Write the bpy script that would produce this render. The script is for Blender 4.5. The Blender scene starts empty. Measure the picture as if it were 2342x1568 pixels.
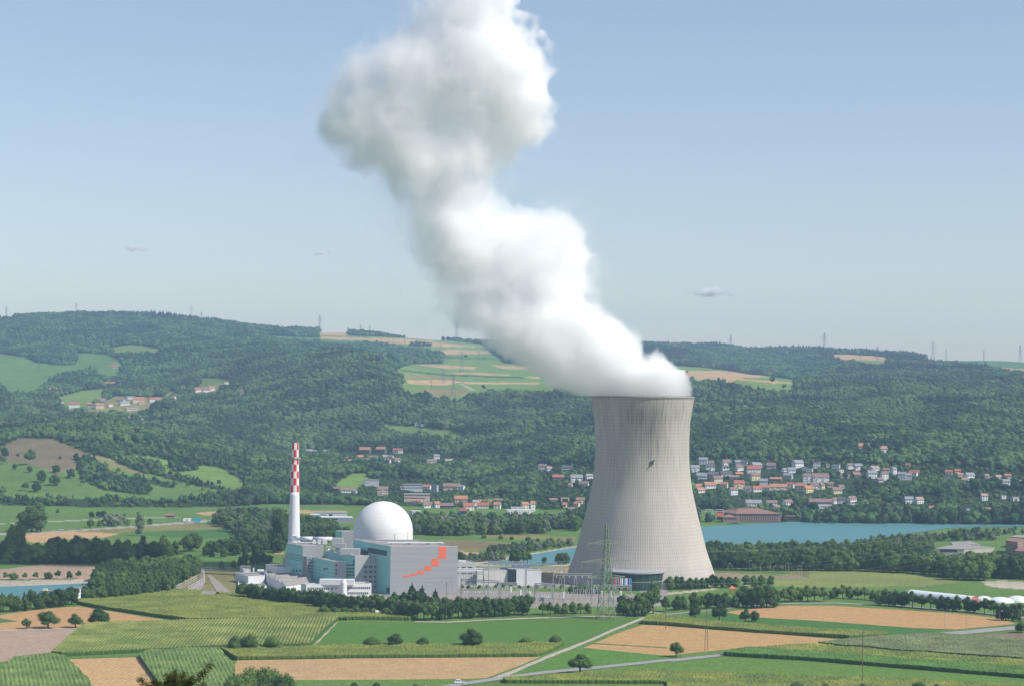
import bpy, bmesh, math, random
import numpy as np
from mathutils import Matrix, Vector
R = math.radians
sc = bpy.context.scene
COL = sc.collection
random.seed(11)
RNG = np.random.RandomState(5)

# ---------------------------------------------------------------- camera, sky, sun, exposure
F = 4350.0                      # focal length in picture widths of 2342
CAMZ = 150.0
PITCH = math.atan(106 / F)
ROLL = R(0.55)
cd = bpy.data.cameras.new('camera')
cam = bpy.data.objects.new('camera', cd)
COL.objects.link(cam)
sc.camera = cam
cd.sensor_width = 36
cd.lens = F / 2342 * 36
cd.clip_start = 1
cd.clip_end = 60000
cam.matrix_world = Matrix.Translation((0, 0, CAMZ)) @ Matrix.Rotation(R(90) + PITCH, 4, 'X') @ Matrix.Rotation(ROLL, 4, 'Z')

SUN_AZ, SUN_EL = R(68), R(45)
SUN_STRENGTH, SKY_STRENGTH, EXPOSURE = 4.3, 0.120, 0.22
HAZE_DENSITY = 0.00007
HAZE_COLOR = (0.48, 0.69, 1.0)
STEAM_DENSITY, CORE_DEPTH = 0.06, 30.0
sv = Vector((math.sin(SUN_AZ) * math.cos(SUN_EL), -math.cos(SUN_AZ) * math.cos(SUN_EL), math.sin(SUN_EL)))
world = bpy.data.worlds.new('World')
sc.world = world
world.use_nodes = True
wn, wl = world.node_tree.nodes, world.node_tree.links
sky = wn.new('ShaderNodeTexSky')
sky.sky_type = 'NISHITA'
sky.sun_disc = False
sky.sun_elevation = SUN_EL
sky.sun_rotation = math.atan2(sv.x, sv.y)
sky.air_density = 1.0
sky.dust_density = 0.6
sky.ozone_density = 2.5
hs = wn.new('ShaderNodeHueSaturation')
hs.inputs['Saturation'].default_value = 0.9
wl.new(sky.outputs[0], hs.inputs['Color'])
tint = wn.new('ShaderNodeMix')
tint.data_type = 'RGBA'
tint.blend_type = 'MULTIPLY'
tint.inputs['Factor'].default_value = 1
tint.inputs['B'].default_value = (1.06, 0.99, 0.97, 1)
wl.new(hs.outputs[0], tint.inputs['A'])
wl.new(tint.outputs['Result'], wn['Background'].inputs[0])
wn['Background'].inputs[1].default_value = SKY_STRENGTH
sl = bpy.data.lights.new('sun', 'SUN')
sl.energy = SUN_STRENGTH
sl.angle = R(0.5)
sl.color = (1.0, 0.95, 0.87)
so = bpy.data.objects.new('sun', sl)
COL.objects.link(so)
so.rotation_euler = sv.to_track_quat('Z', 'Y').to_euler()
sc.view_settings.view_transform = 'Standard'
sc.view_settings.look = 'None'
sc.view_settings.exposure = EXPOSURE
sc.view_settings.gamma = 1
C = sc.cycles
C.volume_bounces = 72
C.max_bounces = 72
C.diffuse_bounces = 10
C.glossy_bounces = 3
C.transparent_max_bounces = 16
C.use_denoising = True
C.volume_step_rate = 1
C.volume_max_steps = 256

# ---------------------------------------------------------------- picture geometry
CM = np.array(cam.matrix_world)
CR = CM[:3, :3]


def ray(px, py):
    return CR @ np.array([(px - 1171) / F, -(py - 784) / F, -1.0])


def atY(px, py, Y):
    d = ray(px, py)
    t = Y / d[1]
    return np.array([d[0] * t, Y, CAMZ + d[2] * t])


def atZ(px, py, z):
    d = ray(px, py)
    t = (z - CAMZ) / d[2]
    return np.array([d[0] * t, d[1] * t, z])


def proj(x, y, z):
    dx, dy, dz = x, y, z - CAMZ
    a = CR[0, 0] * dx + CR[1, 0] * dy + CR[2, 0] * dz
    b = CR[0, 1] * dx + CR[1, 1] * dy + CR[2, 1] * dz
    c = -(CR[0, 2] * dx + CR[1, 2] * dy + CR[2, 2] * dz)
    return 1171 + F * a / c, 784 - F * b / c


def crop(x0, y0, w):
    s = w / 2342 / 1.6396
    return lambda p: (x0 / 1.6396 + p[0] * s, y0 / 1.6396 + p[1] * s)


c1, c2, c3 = crop(0, 1100, 1300), crop(1200, 1200, 1300), crop(2400, 1200, 1440)
c4, c5, c6 = crop(0, 1800, 1300), crop(1200, 1800, 1300), crop(2500, 1800, 1340)
c7 = crop(850, 1850, 1000)
h1, h2, h3, h4, h5 = crop(2580, 1680, 640), crop(3200, 1640, 640), crop(1130, 1660, 640), crop(1700, 1660, 560), crop(160, 1360, 800)
s6 = crop(1580, 1980, 980)
S4 = 1300 / 2342 / 1.6396
S6 = 1340 / 2342 / 1.6396


def P(c, *pts):
    return [c(p) for p in pts]


# ---------------------------------------------------------------- terrain
cols = np.array([-1200, -300, 0, 200, 400, 600, 800, 1000, 1200, 1400, 1600, 1800, 2000, 2200, 2342, 2650, 3600.])
TZ = {
    2700: [1120, 1085, 1080, 1088, 1125, 1122, 1112, 1112, 1100, 1080, 1068, 1065, 1060, 1058, 1056, 1056, 1056],
    3000: [1050, 1010, 1003, 1014, 1064, 1078, 1066, 1062, 1045, 1018, 1005, 1003, 996, 990, 985, 980, 980],
    3500: [990, 975, 968, 975, 1000, 1004, 1000, 990, 968, 955, 945, 945, 940, 930, 925, 925, 925],
    4100: [950, 935, 928, 938, 934, 920, 890, 925, 918, 908, 898, 905, 900, 890, 885, 885, 885],
    4800: [900, 885, 878, 885, 880, 845, 815, 882, 892, 886, 875, 884, 868, 858, 850, 850, 850],
    5600: [835, 822, 815, 818, 798, 793, 822, 848, 852, 852, 850, 858, 838, 840, 840, 840, 840],
    6500: [760, 752, 748, 744, 753, 774, 788, 804, 812, 812, 815, 828, 822, 833, 843, 850, 850],
    7500: [738, 736, 734, 729, 737, 757, 768, 776, 786, 788, 797, 811, 812, 823, 833, 840, 840],
}
zs = [2175.0] + [float(k) for k in TZ] + [8300.0, 9600.0]
Hk = [np.zeros(len(cols))]
for zk in zs[1:-2]:
    Hk.append(np.array([atY(c, y, zk)[2] for c, y in zip(cols, TZ[int(zk)])]))
Hk.append(Hk[-1] - 15)
Hk.append(Hk[-1] - 90)
Hk = np.array(Hk)


def catmull(xs, ys, x, axis0=True):
    """monotone-ish cubic through xs, values ys (first axis)"""
    xs = np.asarray(xs, float)
    d = np.diff(ys, axis=0) / np.diff(xs)[:, None]
    m = np.zeros_like(ys)
    m[1:-1] = np.where(d[1:] * d[:-1] > 0, 2 * d[1:] * d[:-1] / (d[1:] + d[:-1] + 1e-12), 0)
    m[0], m[-1] = 0, d[-1]
    i = np.clip(np.searchsorted(xs, x) - 1, 0, len(xs) - 2)
    h = (xs[i + 1] - xs[i])
    t = ((x - xs[i]) / h)[:, None]
    h = h[:, None]
    return (2 * t**3 - 3 * t**2 + 1) * ys[i] + (t**3 - 2 * t**2 + t) * h * m[i] + (-2 * t**3 + 3 * t**2) * ys[i + 1] + (t**3 - t**2) * h * m[i + 1]


def vn2(x, y, cell, seed):
    t = np.random.RandomState(seed).rand(256, 256)
    x, y = x / cell + 1000, y / cell + 1000
    i, j = np.floor(x).astype(int), np.floor(y).astype(int)
    f, g = x - i, y - j
    f, g = f * f * (3 - 2 * f), g * g * (3 - 2 * g)
    a = t[i % 256, j % 256] * (1 - f) + t[(i + 1) % 256, j % 256] * f
    b = t[i % 256, (j + 1) % 256] * (1 - f) + t[(i + 1) % 256, (j + 1) % 256] * f
    return (a * (1 - g) + b * g) * 2 - 1


grid_px = np.concatenate([np.linspace(-1200, -320, 12), np.arange(-300, 2651, 4.0), np.linspace(2680, 3600, 12)])
rz = [-400, -150, 0, 60, 120, 200, 300, 400, 500, 600, 700, 780, 840, 880, 910, 935]
y_ = 1568.0
while y_ > 1191:
    rz.append(652500 / (y_ - 890))
    y_ -= 2.2
rz += list(np.geomspace(2176, 7600, 255)) + [7800, 8000, 8300, 8700, 9100, 9600]
rz = np.array(rz)
gx, gz = np.meshgrid(grid_px, rz)                     # rows, cols
TX = (gx - 1171) / F * np.maximum(gz, 900)
A = catmull(zs, Hk, np.clip(rz, 2175, 9600))          # rows x colsK
Hh = catmull(cols, A.T, np.clip(grid_px, -1200, 3600)).T
m_ = np.clip((gz - 2350) / 700, 0, 1)
rel = 24 * vn2(TX, gz * 0.7, 520, 1) - 26 * np.abs(vn2(TX, gz * 0.5, 330, 2)) + 9 * vn2(TX, gz, 130, 3) + 10
rel *= np.where(gz > 4300, 0.55, 1.0)
TH = np.maximum(Hh + m_ * rel, 0)
TH = np.where(gz < 2176, 0, TH)
hill = np.where(gz < 880, 138 * (1 - np.clip(gz, 0, 880) / 880) ** 1.3, 0)
TH = TH + hill


def hgt(x, y):
    x, y = np.atleast_1d(np.asarray(x, float)), np.atleast_1d(np.asarray(y, float))
    px = 1171 + F * x / np.maximum(y, 900)
    i = np.clip(np.searchsorted(rz, y) - 1, 0, len(rz) - 2)
    j = np.clip(np.searchsorted(grid_px, px) - 1, 0, len(grid_px) - 2)
    f = np.clip((y - rz[i]) / (rz[i + 1] - rz[i]), 0, 1)
    g = np.clip((px - grid_px[j]) / (grid_px[j + 1] - grid_px[j]), 0, 1)
    return (TH[i, j] * (1 - f) + TH[i + 1, j] * f) * (1 - g) + (TH[i, j + 1] * (1 - f) + TH[i + 1, j + 1] * f) * g


def G(px, py):
    """the point of the ground seen at a picture position"""
    d = ray(px, py)
    if d[2] < 0:
        t = -CAMZ / d[2]
        if d[1] * t < 2150:
            return np.array([d[0] * t, d[1] * t, 0.0])
    Y = np.arange(2150, 9000, 12.0)
    t = Y / d[1]
    x = d[0] * t
    z = CAMZ + d[2] * t
    h = hgt(x, Y)
    k = np.where(h >= z)[0]
    k = k[0] if len(k) else len(Y) - 1
    return np.array([x[k], Y[k], h[k]])


def inpoly(px, py, poly):
    ins = np.zeros(np.shape(px), bool)
    n = len(poly)
    for k in range(n):
        (ax, ay), (bx, by) = poly[k], poly[(k + 1) % n]
        if ay == by:
            continue
        ins ^= ((ay > py) != (by > py)) & (px < (bx - ax) * (py - ay) / (by - ay) + ax)
    return ins


# ---------------------------------------------------------------- materials
def lin(c):
    return tuple(((v / 255 + 0.055) / 1.055) ** 2.4 if v > 10 else v / 255 / 12.92 for v in c)


def grain(m, amt, scale=0.9, sy=0.13):
    """fine uneven growth: noise stretched along the rows, multiplied into the colour"""
    n, l = m.node_tree.nodes, m.node_tree.links
    p = n['Principled BSDF']
    src = p.inputs['Base Color'].links[0].from_socket
    tc, mp, no, mr, vm = [n.new('ShaderNode' + k) for k in ('TexCoord', 'Mapping', 'TexNoise', 'MapRange', 'VectorMath')]
    mp.inputs['Scale'].default_value = (1, sy, 1)
    no.inputs['Scale'].default_value = scale
    no.inputs['Detail'].default_value = 4
    no.inputs['Roughness'].default_value = 0.7
    l.new(tc.outputs['Object'], mp.inputs[0])
    l.new(mp.outputs[0], no.inputs['Vector'])
    mr.inputs[1].default_value, mr.inputs[2].default_value = 0.33, 0.67
    mr.inputs[3].default_value, mr.inputs[4].default_value = 1 - amt, 1 + amt
    l.new(no.outputs[0], mr.inputs[0])
    vm.operation = 'SCALE'
    l.new(src, vm.inputs[0])
    l.new(mr.outputs[0], vm.inputs['Scale'])
    l.new(vm.outputs[0], p.inputs['Base Color'])
    return m


def mat(name, col, rough=0.8, var=0.12, scale=0.3, stretch=(1, 1, 1), metal=0.0, spec=0.3, col2=None, bump=0.0):
    m = bpy.data.materials.new(name)
    m.use_nodes = True
    n, l = m.node_tree.nodes, m.node_tree.links
    b = n['Principled BSDF']
    b.inputs['Roughness'].default_value = rough
    b.inputs['Metallic'].default_value = metal
    b.inputs['Specular IOR Level'].default_value = spec
    tc = n.new('ShaderNodeTexCoord')
    mp = n.new('ShaderNodeMapping')
    mp.inputs['Scale'].default_value = stretch
    l.new(tc.outputs['Object'], mp.inputs[0])
    no = n.new('ShaderNodeTexNoise')
    no.inputs['Scale'].default_value = scale
    no.inputs['Detail'].default_value = 6
    no.inputs['Roughness'].default_value = 0.65
    l.new(mp.outputs[0], no.inputs['Vector'])
    rp = n.new('ShaderNodeMapRange')
    rp.inputs[1].default_value, rp.inputs[2].default_value = 0.3, 0.7
    l.new(no.outputs[0], rp.inputs[0])
    mx = n.new('ShaderNodeMix')
    mx.data_type = 'RGBA'
    mx.inputs['A'].default_value = (*[c * (1 - var) for c in col], 1)
    mx.inputs['B'].default_value = (*(col2 or [min(1, c * (1 + var)) for c in col]), 1)
    l.new(rp.outputs[0], mx.inputs['Factor'])
    l.new(mx.outputs['Result'], b.inputs['Base Color'])
    if bump:
        bp = n.new('ShaderNodeBump')
        bp.inputs['Strength'].default_value = bump
        bp.inputs['Distance'].default_value = 0.3
        l.new(no.outputs[0], bp.inputs['Height'])
        l.new(bp.outputs[0], b.inputs['Normal'])
    m['mix'] = mx.name
    return m


M = {}
M['concrete'] = mat('concrete', (0.44, 0.42, 0.38), 0.9, 0.12, 0.15, (1, 1, 0.2))
M['grey_panel'] = mat('grey_panel', (0.40, 0.405, 0.41), 0.6, 0.05, 0.2, (0.2, 0.2, 4))
M['teal_panel'] = mat('teal_panel', (0.30, 0.60, 0.56), 0.6, 0.06, 0.2, (0.2, 0.2, 3))
M['teal_dark'] = mat('teal_dark', (0.15, 0.33, 0.35), 0.5)
M['grey_side'] = mat('grey_side', (0.34, 0.35, 0.37), 0.7, 0.06)
M['roof_grey'] = mat('roof_grey', (0.30, 0.28, 0.26), 0.9, 0.15)
M['white_wall'] = mat('white_wall', (0.72, 0.72, 0.72), 0.7, 0.05)
M['white_metal'] = mat('white_metal', (0.75, 0.76, 0.77), 0.4, 0.05)
M['glass'] = mat('glass', (0.05, 0.065, 0.085), 0.15, 0.2, spec=0.6)
M['dark_grille'] = mat('dark_grille', (0.06, 0.09, 0.11), 0.6)
M['orange_red'] = mat('orange_red', (0.95, 0.19, 0.10), 0.6, 0.04)
M['steel'] = mat('steel', (0.33, 0.35, 0.35), 0.55, 0.1)
M['steel_green'] = mat('steel_green', (0.20, 0.24, 0.17), 0.6, 0.1)
M['steel_far'] = mat('steel_far', (0.16, 0.17, 0.18), 0.7, 0.1)
M['wood_pole'] = mat('wood_pole', (0.16, 0.13, 0.10), 0.9)
M['bark'] = mat('bark', (0.12, 0.09, 0.06), 0.95, 0.2, 2.0)
M['brick'] = mat('brick', (0.28, 0.18, 0.15), 0.9, 0.15, 0.4)
M['rust_roof'] = mat('rust_roof', (0.27, 0.15, 0.12), 0.9, 0.12)
M['asphalt'] = mat('asphalt', (0.30, 0.29, 0.28), 0.9, 0.12, 0.2)
M['gravel'] = mat('gravel', (0.30, 0.26, 0.23), 0.95, 0.2, 0.5)
M['track'] = mat('track', (0.42, 0.37, 0.30), 0.95, 0.15, 0.3)
M['insulator'] = mat('insulator', (0.75, 0.76, 0.78), 0.4)
M['dark_metal'] = mat('dark_metal', (0.10, 0.11, 0.12), 0.5)
M['tyre'] = mat('tyre', (0.03, 0.03, 0.03), 0.9)
M['blue'] = mat('blue', (0.04, 0.20, 0.45), 0.5)
M['tent'] = mat('tent', (0.75, 0.77, 0.80), 0.5, 0.06)


def foliage(name, a, b, c):
    """leaf green that differs a little from tree to tree and from clump to clump"""
    m = bpy.data.materials.new(name)
    m.use_nodes = True
    n, l = m.node_tree.nodes, m.node_tree.links
    p = n['Principled BSDF']
    p.inputs['Roughness'].default_value = 0.75
    p.inputs['Specular IOR Level'].default_value = 0.2
    oi = n.new('ShaderNodeObjectInfo')
    rp = n.new('ShaderNodeValToRGB')
    e = rp.color_ramp.elements
    e[0].color, e[1].color = (*a, 1), (*c, 1)
    x = e.new(0.55)
    x.color = (*b, 1)
    tc = n.new('ShaderNodeTexCoord')
    no = n.new('ShaderNodeTexNoise')
    no.inputs['Scale'].default_value = 5
    no.inputs['Detail'].default_value = 3
    l.new(tc.outputs['Object'], no.inputs['Vector'])
    nl = n.new('ShaderNodeTexNoise')
    nl.inputs['Scale'].default_value = 0.011
    nl.inputs['Detail'].default_value = 3
    l.new(oi.outputs['Location'], nl.inputs['Vector'])
    mn_ = n.new('ShaderNodeMath')
    mn_.operation = 'MULTIPLY_ADD'
    mn_.inputs[1].default_value = 3.4
    mn_.inputs[2].default_value = -1.45
    l.new(nl.outputs[0], mn_.inputs[0])
    m2_ = n.new('ShaderNodeMath')
    m2_.operation = 'MULTIPLY_ADD'
    m2_.inputs[1].default_value = 0.5
    l.new(oi.outputs['Random'], m2_.inputs[0])
    l.new(mn_.outputs[0], m2_.inputs[2])
    ma = n.new('ShaderNodeMath')
    ma.operation = 'ADD'
    l.new(m2_.outputs[0], ma.inputs[0])
    mb = n.new('ShaderNodeMath')
    mb.operation = 'MULTIPLY_ADD'
    mb.inputs[1].default_value = 0.7
    mb.inputs[2].default_value = -0.23
    l.new(no.outputs[0], mb.inputs[0])
    l.new(mb.outputs[0], ma.inputs[1])
    l.new(ma.outputs[0], rp.inputs[0])
    l.new(rp.outputs[0], p.inputs['Base Color'])
    tr = n.new('ShaderNodeBsdfTranslucent')
    l.new(rp.outputs[0], tr.inputs[0])
    ms = n.new('ShaderNodeMixShader')
    ms.inputs[0].default_value = 0.25
    l.new(p.outputs[0], ms.inputs[1])
    l.new(tr.outputs[0], ms.inputs[2])
    l.new(ms.outputs[0], n['Material Output'].inputs['Surface'])
    return m


M['leaf'] = foliage('broad_leaf', (0.035, 0.08, 0.022), (0.07, 0.14, 0.035), (0.13, 0.20, 0.05))
M['leaf_dark'] = foliage('dark_leaf', (0.022, 0.055, 0.02), (0.048, 0.10, 0.03), (0.09, 0.15, 0.042))
M['leaf_silver'] = foliage('silver_leaf', (0.09, 0.13, 0.075), (0.13, 0.17, 0.10), (0.2, 0.24, 0.16))
M['needle'] = foliage('needle', (0.018, 0.045, 0.022), (0.028, 0.06, 0.027), (0.04, 0.08, 0.03))
M['larch'] = foliage('larch_needle', (0.06, 0.07, 0.015), (0.09, 0.10, 0.02), (0.14, 0.13, 0.03))
M['wood_far'] = foliage('hill_leaf', (0.016, 0.05, 0.02), (0.045, 0.11, 0.034), (0.115, 0.205, 0.06))


def attr_mat(name, rough=0.95, nscale=0.02, amt=0.3, fine=0.4):
    """a surface whose field colours are stored on its mesh, broken up by noise"""
    m = bpy.data.materials.new(name)
    m.use_nodes = True
    n, l = m.node_tree.nodes, m.node_tree.links
    p = n['Principled BSDF']
    p.inputs['Roughness'].default_value = rough
    p.inputs['Specular IOR Level'].default_value = 0.1
    at = n.new('ShaderNodeAttribute')
    at.attribute_name = 'land'
    tc = n.new('ShaderNodeTexCoord')
    out = at.outputs['Color']
    for s, a in ((nscale, amt), (fine, amt)):
        no = n.new('ShaderNodeTexNoise')
        no.inputs['Scale'].default_value = s
        no.inputs['Detail'].default_value = 8
        no.inputs['Roughness'].default_value = 0.6
        l.new(tc.outputs['Object'], no.inputs['Vector'])
        mr = n.new('ShaderNodeMapRange')
        mr.inputs[1].default_value, mr.inputs[2].default_value = 0.3, 0.7
        mr.inputs[3].default_value, mr.inputs[4].default_value = 1 - a, 1 + a
        l.new(no.outputs[0], mr.inputs[0])
        vm = n.new('ShaderNodeVectorMath')
        vm.operation = 'SCALE'
        l.new(out, vm.inputs[0])
        l.new(mr.outputs[0], vm.inputs['Scale'])
        out = vm.outputs[0]
    l.new(out, p.inputs['Base Color'])
    return m


# ---------------------------------------------------------------- mesh building
class MB:
    def __init__(s):
        s.v, s.f, s.m = [], [], []
        s.mi = 0

    def add(s, vs, fs):
        o = len(s.v)
        s.v += [tuple(map(float, p)) for p in vs]
        s.f += [tuple(o + i for i in f) for f in fs]
        s.m += [s.mi] * len(fs)
        return s

    def prism(s, foot, z0, z1, cap=True, bottom=False):
        n = len(foot)
        z0s = z0 if hasattr(z0, '__len__') else [z0] * n
        z1s = z1 if hasattr(z1, '__len__') else [z1] * n
        vs = [(p[0], p[1], z) for p, z in zip(foot, z0s)] + [(p[0], p[1], z) for p, z in zip(foot, z1s)]
        fs = [(i, (i + 1) % n, n + (i + 1) % n, n + i) for i in range(n)]
        if cap:
            fs.append(tuple(range(n, 2 * n)))
        if bottom:
            fs.append(tuple(range(n - 1, -1, -1)))
        return s.add(vs, fs)

    def box(s, c, d, rot=0.0):
        ca, sa = math.cos(rot), math.sin(rot)
        ft = []
        for a, b in ((-1, -1), (1, -1), (1, 1), (-1, 1)):
            u, w = a * d[0] / 2, b * d[1] / 2
            ft.append((c[0] + u * ca - w * sa, c[1] + u * sa + w * ca))
        return s.prism(ft, c[2], c[2] + d[2], True, True)

    def bar(s, a, b, r, n=4, r2=None, cap=True):
        a, b = Vector(a), Vector(b)
        d = (b - a)
        if d.length < 1e-6:
            return s
        d.normalize()
        u = d.cross(Vector((0, 0, 1)) if abs(d.z) < 0.9 else Vector((1, 0, 0))).normalized()
        w = d.cross(u)
        r2 = r if r2 is None else r2
        vs = []
        for p, q in ((a, r), (b, r2)):
            for k in range(n):
                t = 2 * math.pi * (k + 0.5) / n
                vs.append(p + (u * math.cos(t) + w * math.sin(t)) * q)
        fs = [(k, (k + 1) % n, n + (k + 1) % n, n + k) for k in range(n)]
        if cap:
            fs += [tuple(range(n - 1, -1, -1)), tuple(range(n, 2 * n))]
        return s.add(vs, fs)

    def tube(s, pts, r, n=10):
        for a, b in zip(pts[:-1], pts[1:]):
            s.bar(a, b, r, n)
        return s

    def lathe(s, c, prof, n=48, cap=True):
        vs, fs = [], []
        for r, z in prof:
            for k in range(n):
                t = 2 * math.pi * k / n
                vs.append((c[0] + r * math.cos(t), c[1] + r * math.sin(t), z))
        for j in range(len(prof) - 1):
            for k in range(n):
                fs.append((j * n + k, j * n + (k + 1) % n, (j + 1) * n + (k + 1) % n, (j + 1) * n + k))
        if cap:
            fs.append(tuple(range((len(prof) - 1) * n, len(prof) * n)))
        return s.add(vs, fs)

    def mesh(s, name, mats, smooth=False):
        me = bpy.data.meshes.new(name)
        me.from_pydata(s.v, [], s.f)
        for m in (mats if isinstance(mats, (list, tuple)) else [mats]):
            me.materials.append(m)
        if max(s.m or [0]) > 0:
            me.polygons.foreach_set('material_index', s.m)
        if smooth:
            me.polygons.foreach_set('use_smooth', [True] * len(me.polygons))
        me.update()
        return me

    def build(s, name, mats, parent=None, smooth=False):
        return link(name, s.mesh(name, mats, smooth), parent)


def link(name, data, parent=None, loc=None):
    o = bpy.data.objects.new(name, data)
    COL.objects.link(o)
    if parent is not None:
        o.parent = parent
    if loc is not None:
        o.location = loc
    return o


def tag(o, label=None, cat=None, group=None, kind=None):
    for k, v in (('label', label), ('category', cat), ('group', group), ('kind', kind)):
        if v:
            o[k] = v
    return o


def thing(name, label, cat, loc=(0, 0, 0), rz_=0.0, group=None, kind=None):
    o = link(name, None)
    o.location = [float(v) for v in loc]
    o.rotation_euler = (0, 0, rz_)
    return tag(o, label, cat, group, kind)


ORD = ['first', 'second', 'third', 'fourth', 'fifth', 'sixth', 'seventh', 'eighth', 'ninth', 'tenth', 'eleventh', 'twelfth', 'thirteenth', 'fourteenth', 'fifteenth', 'sixteenth', 'seventeenth', 'eighteenth', 'nineteenth', 'twentieth']
TENS = {20: 'twenty', 30: 'thirty', 40: 'forty', 50: 'fifty', 60: 'sixty'}


def ordn(i):
    """i counts from 0"""
    if i < 20:
        return ORD[i]
    t, u = divmod(i + 1, 10)
    if u == 0:
        return {3: 'thirtieth', 4: 'fortieth', 5: 'fiftieth', 6: 'sixtieth'}.get(t, str(i + 1) + 'th')
    return TENS[t * 10] + '-' + ORD[u - 1]

# ---------------------------------------------------------------- land cover of the ground sheet
PX, PYY = proj(TX, gz, TH)
FLOOR = (0.030, 0.055, 0.018)
MEAD, MEADL, OLIVE = (0.11, 0.19, 0.045), (0.145, 0.235, 0.052), (0.21, 0.195, 0.075)
TAN, PINK, GREEN = (0.46, 0.30, 0.15), (0.36, 0.26, 0.18), (0.065, 0.155, 0.04)
BROWN, ROADC, SAND, YARD, CORNC = (0.185, 0.15, 0.085), (0.36, 0.34, 0.30), (0.42, 0.37, 0.29), (0.28, 0.26, 0.24), (0.20, 0.23, 0.07)
land = np.zeros(TX.shape + (3,))
land[:] = FLOOR
land[gz < 2190] = MEAD
cls = np.where(gz < 2190, 1, 0)      # 0 wood, 1 open
hillz = gz > 2190
OPEN = []


def paint(poly, col, op=1, lo=950, hi=9600):
    k = inpoly(PX, PYY, poly) & (gz > lo) & (gz < hi)
    land[k] = col
    cls[k] = op
    OPEN.append((poly, op, lo, hi))


D = [(-700, 1215), (-700, 1150), (260, 1150), (700, 1152), (1000, 1158), (1300, 1165), (1300, 1215)]
paint(D, MEAD)
for po, co in [
    (P(c1, (-200, 400), (0, 405), (180, 432), (260, 470), (420, 485), (510, 480), (530, 402), (690, 408), (800, 440), (825, 500), (840, 520), (740, 600), (700, 560), (620, 515), (380, 560), (300, 640), (200, 690), (60, 690), (-50, 600), (-200, 600)), MEAD),
    (P(c1, (725, 370), (850, 350), (930, 345), (1080, 370), (1060, 420), (800, 425)), MEADL),
    (P(c1, (385, 700), (560, 655), (720, 640), (690, 720), (600, 790), (420, 790)), MEADL),
    (P(c1, (780, 690), (900, 700), (1100, 700), (1150, 655), (1220, 670), (1050, 780), (900, 840), (700, 820), (600, 790)), OLIVE),
    (P(c1, (1360, 570), (1510, 570), (1560, 590), (1560, 640), (1350, 660)), MEAD),
    (P(c1, (1300, 630), (1500, 610), (1480, 700), (1300, 710)), OLIVE),
    (P(c1, (1880, 1030), (1980, 985), (1990, 1010), (1900, 1050)), OLIVE),
    (P(c1, (0, 150), (100, 150), (90, 185), (0, 190), (-300, 190), (-300, 150)), MEADL),
    (P(c1, (1505, 245), (1570, 255), (1565, 275), (1510, 265)), TAN),
    (P(c1, (1715, 280), (1840, 288), (2120, 298), (2342, 300), (2342, 370), (2230, 372), (2180, 340), (1900, 325)), GREEN),
    (P(c1, (2170, 258), (2342, 262), (2342, 300), (2140, 290)), TAN),
    # mound, meadows and orchards on the left slope
    (P(c1, (-400, 1120), (0, 1110), (380, 1180), (520, 1130), (600, 1085), (700, 1100), (860, 1160), (1000, 1210), (1200, 1270), (1500, 1330), (1700, 1400), (1700, 1480), (-400, 1480)), MEAD),
    (P(c1, (860, 1090), (1050, 1100), (1200, 1150), (1480, 1170), (1680, 1290), (1600, 1330), (1450, 1290), (1100, 1200)), MEADL),
    (P(c1, (600, 1085), (700, 1100), (860, 1160), (1000, 1210), (980, 1225), (760, 1180), (560, 1150)), OLIVE),
    (P(c1, (0, 1040), (50, 1015), (130, 975), (350, 978), (480, 1030), (600, 1085), (520, 1130), (540, 1180), (380, 1215), (200, 1150), (0, 1130)), BROWN),
]:
    paint(po, co)
for po in [P(c1, (-100, 950), (60, 940), (60, 1010), (0, 1040), (-100, 1040)),
           P(c1, (510, 1110), (640, 1130), (760, 1200), (1020, 1310), (1000, 1360), (700, 1330), (540, 1250)),
           P(c1, (715, 1090), (900, 1110), (1090, 1160), (1090, 1215), (980, 1215), (800, 1150)),
           P(c1, (1130, 1160), (1250, 1150), (1330, 1190), (1180, 1205)),
           P(c1, (880, 1230), (1180, 1285), (1170, 1315), (900, 1260)),
           P(c1, (-200, 1370), (500, 1385), (860, 1375), (1150, 1405), (1500, 1340), (1900, 1300), (2600, 1260), (2600, 1425), (2100, 1425), (1900, 1415), (1500, 1441), (600, 1441), (-200, 1420))]:
    paint(po, FLOOR, 0)
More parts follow.
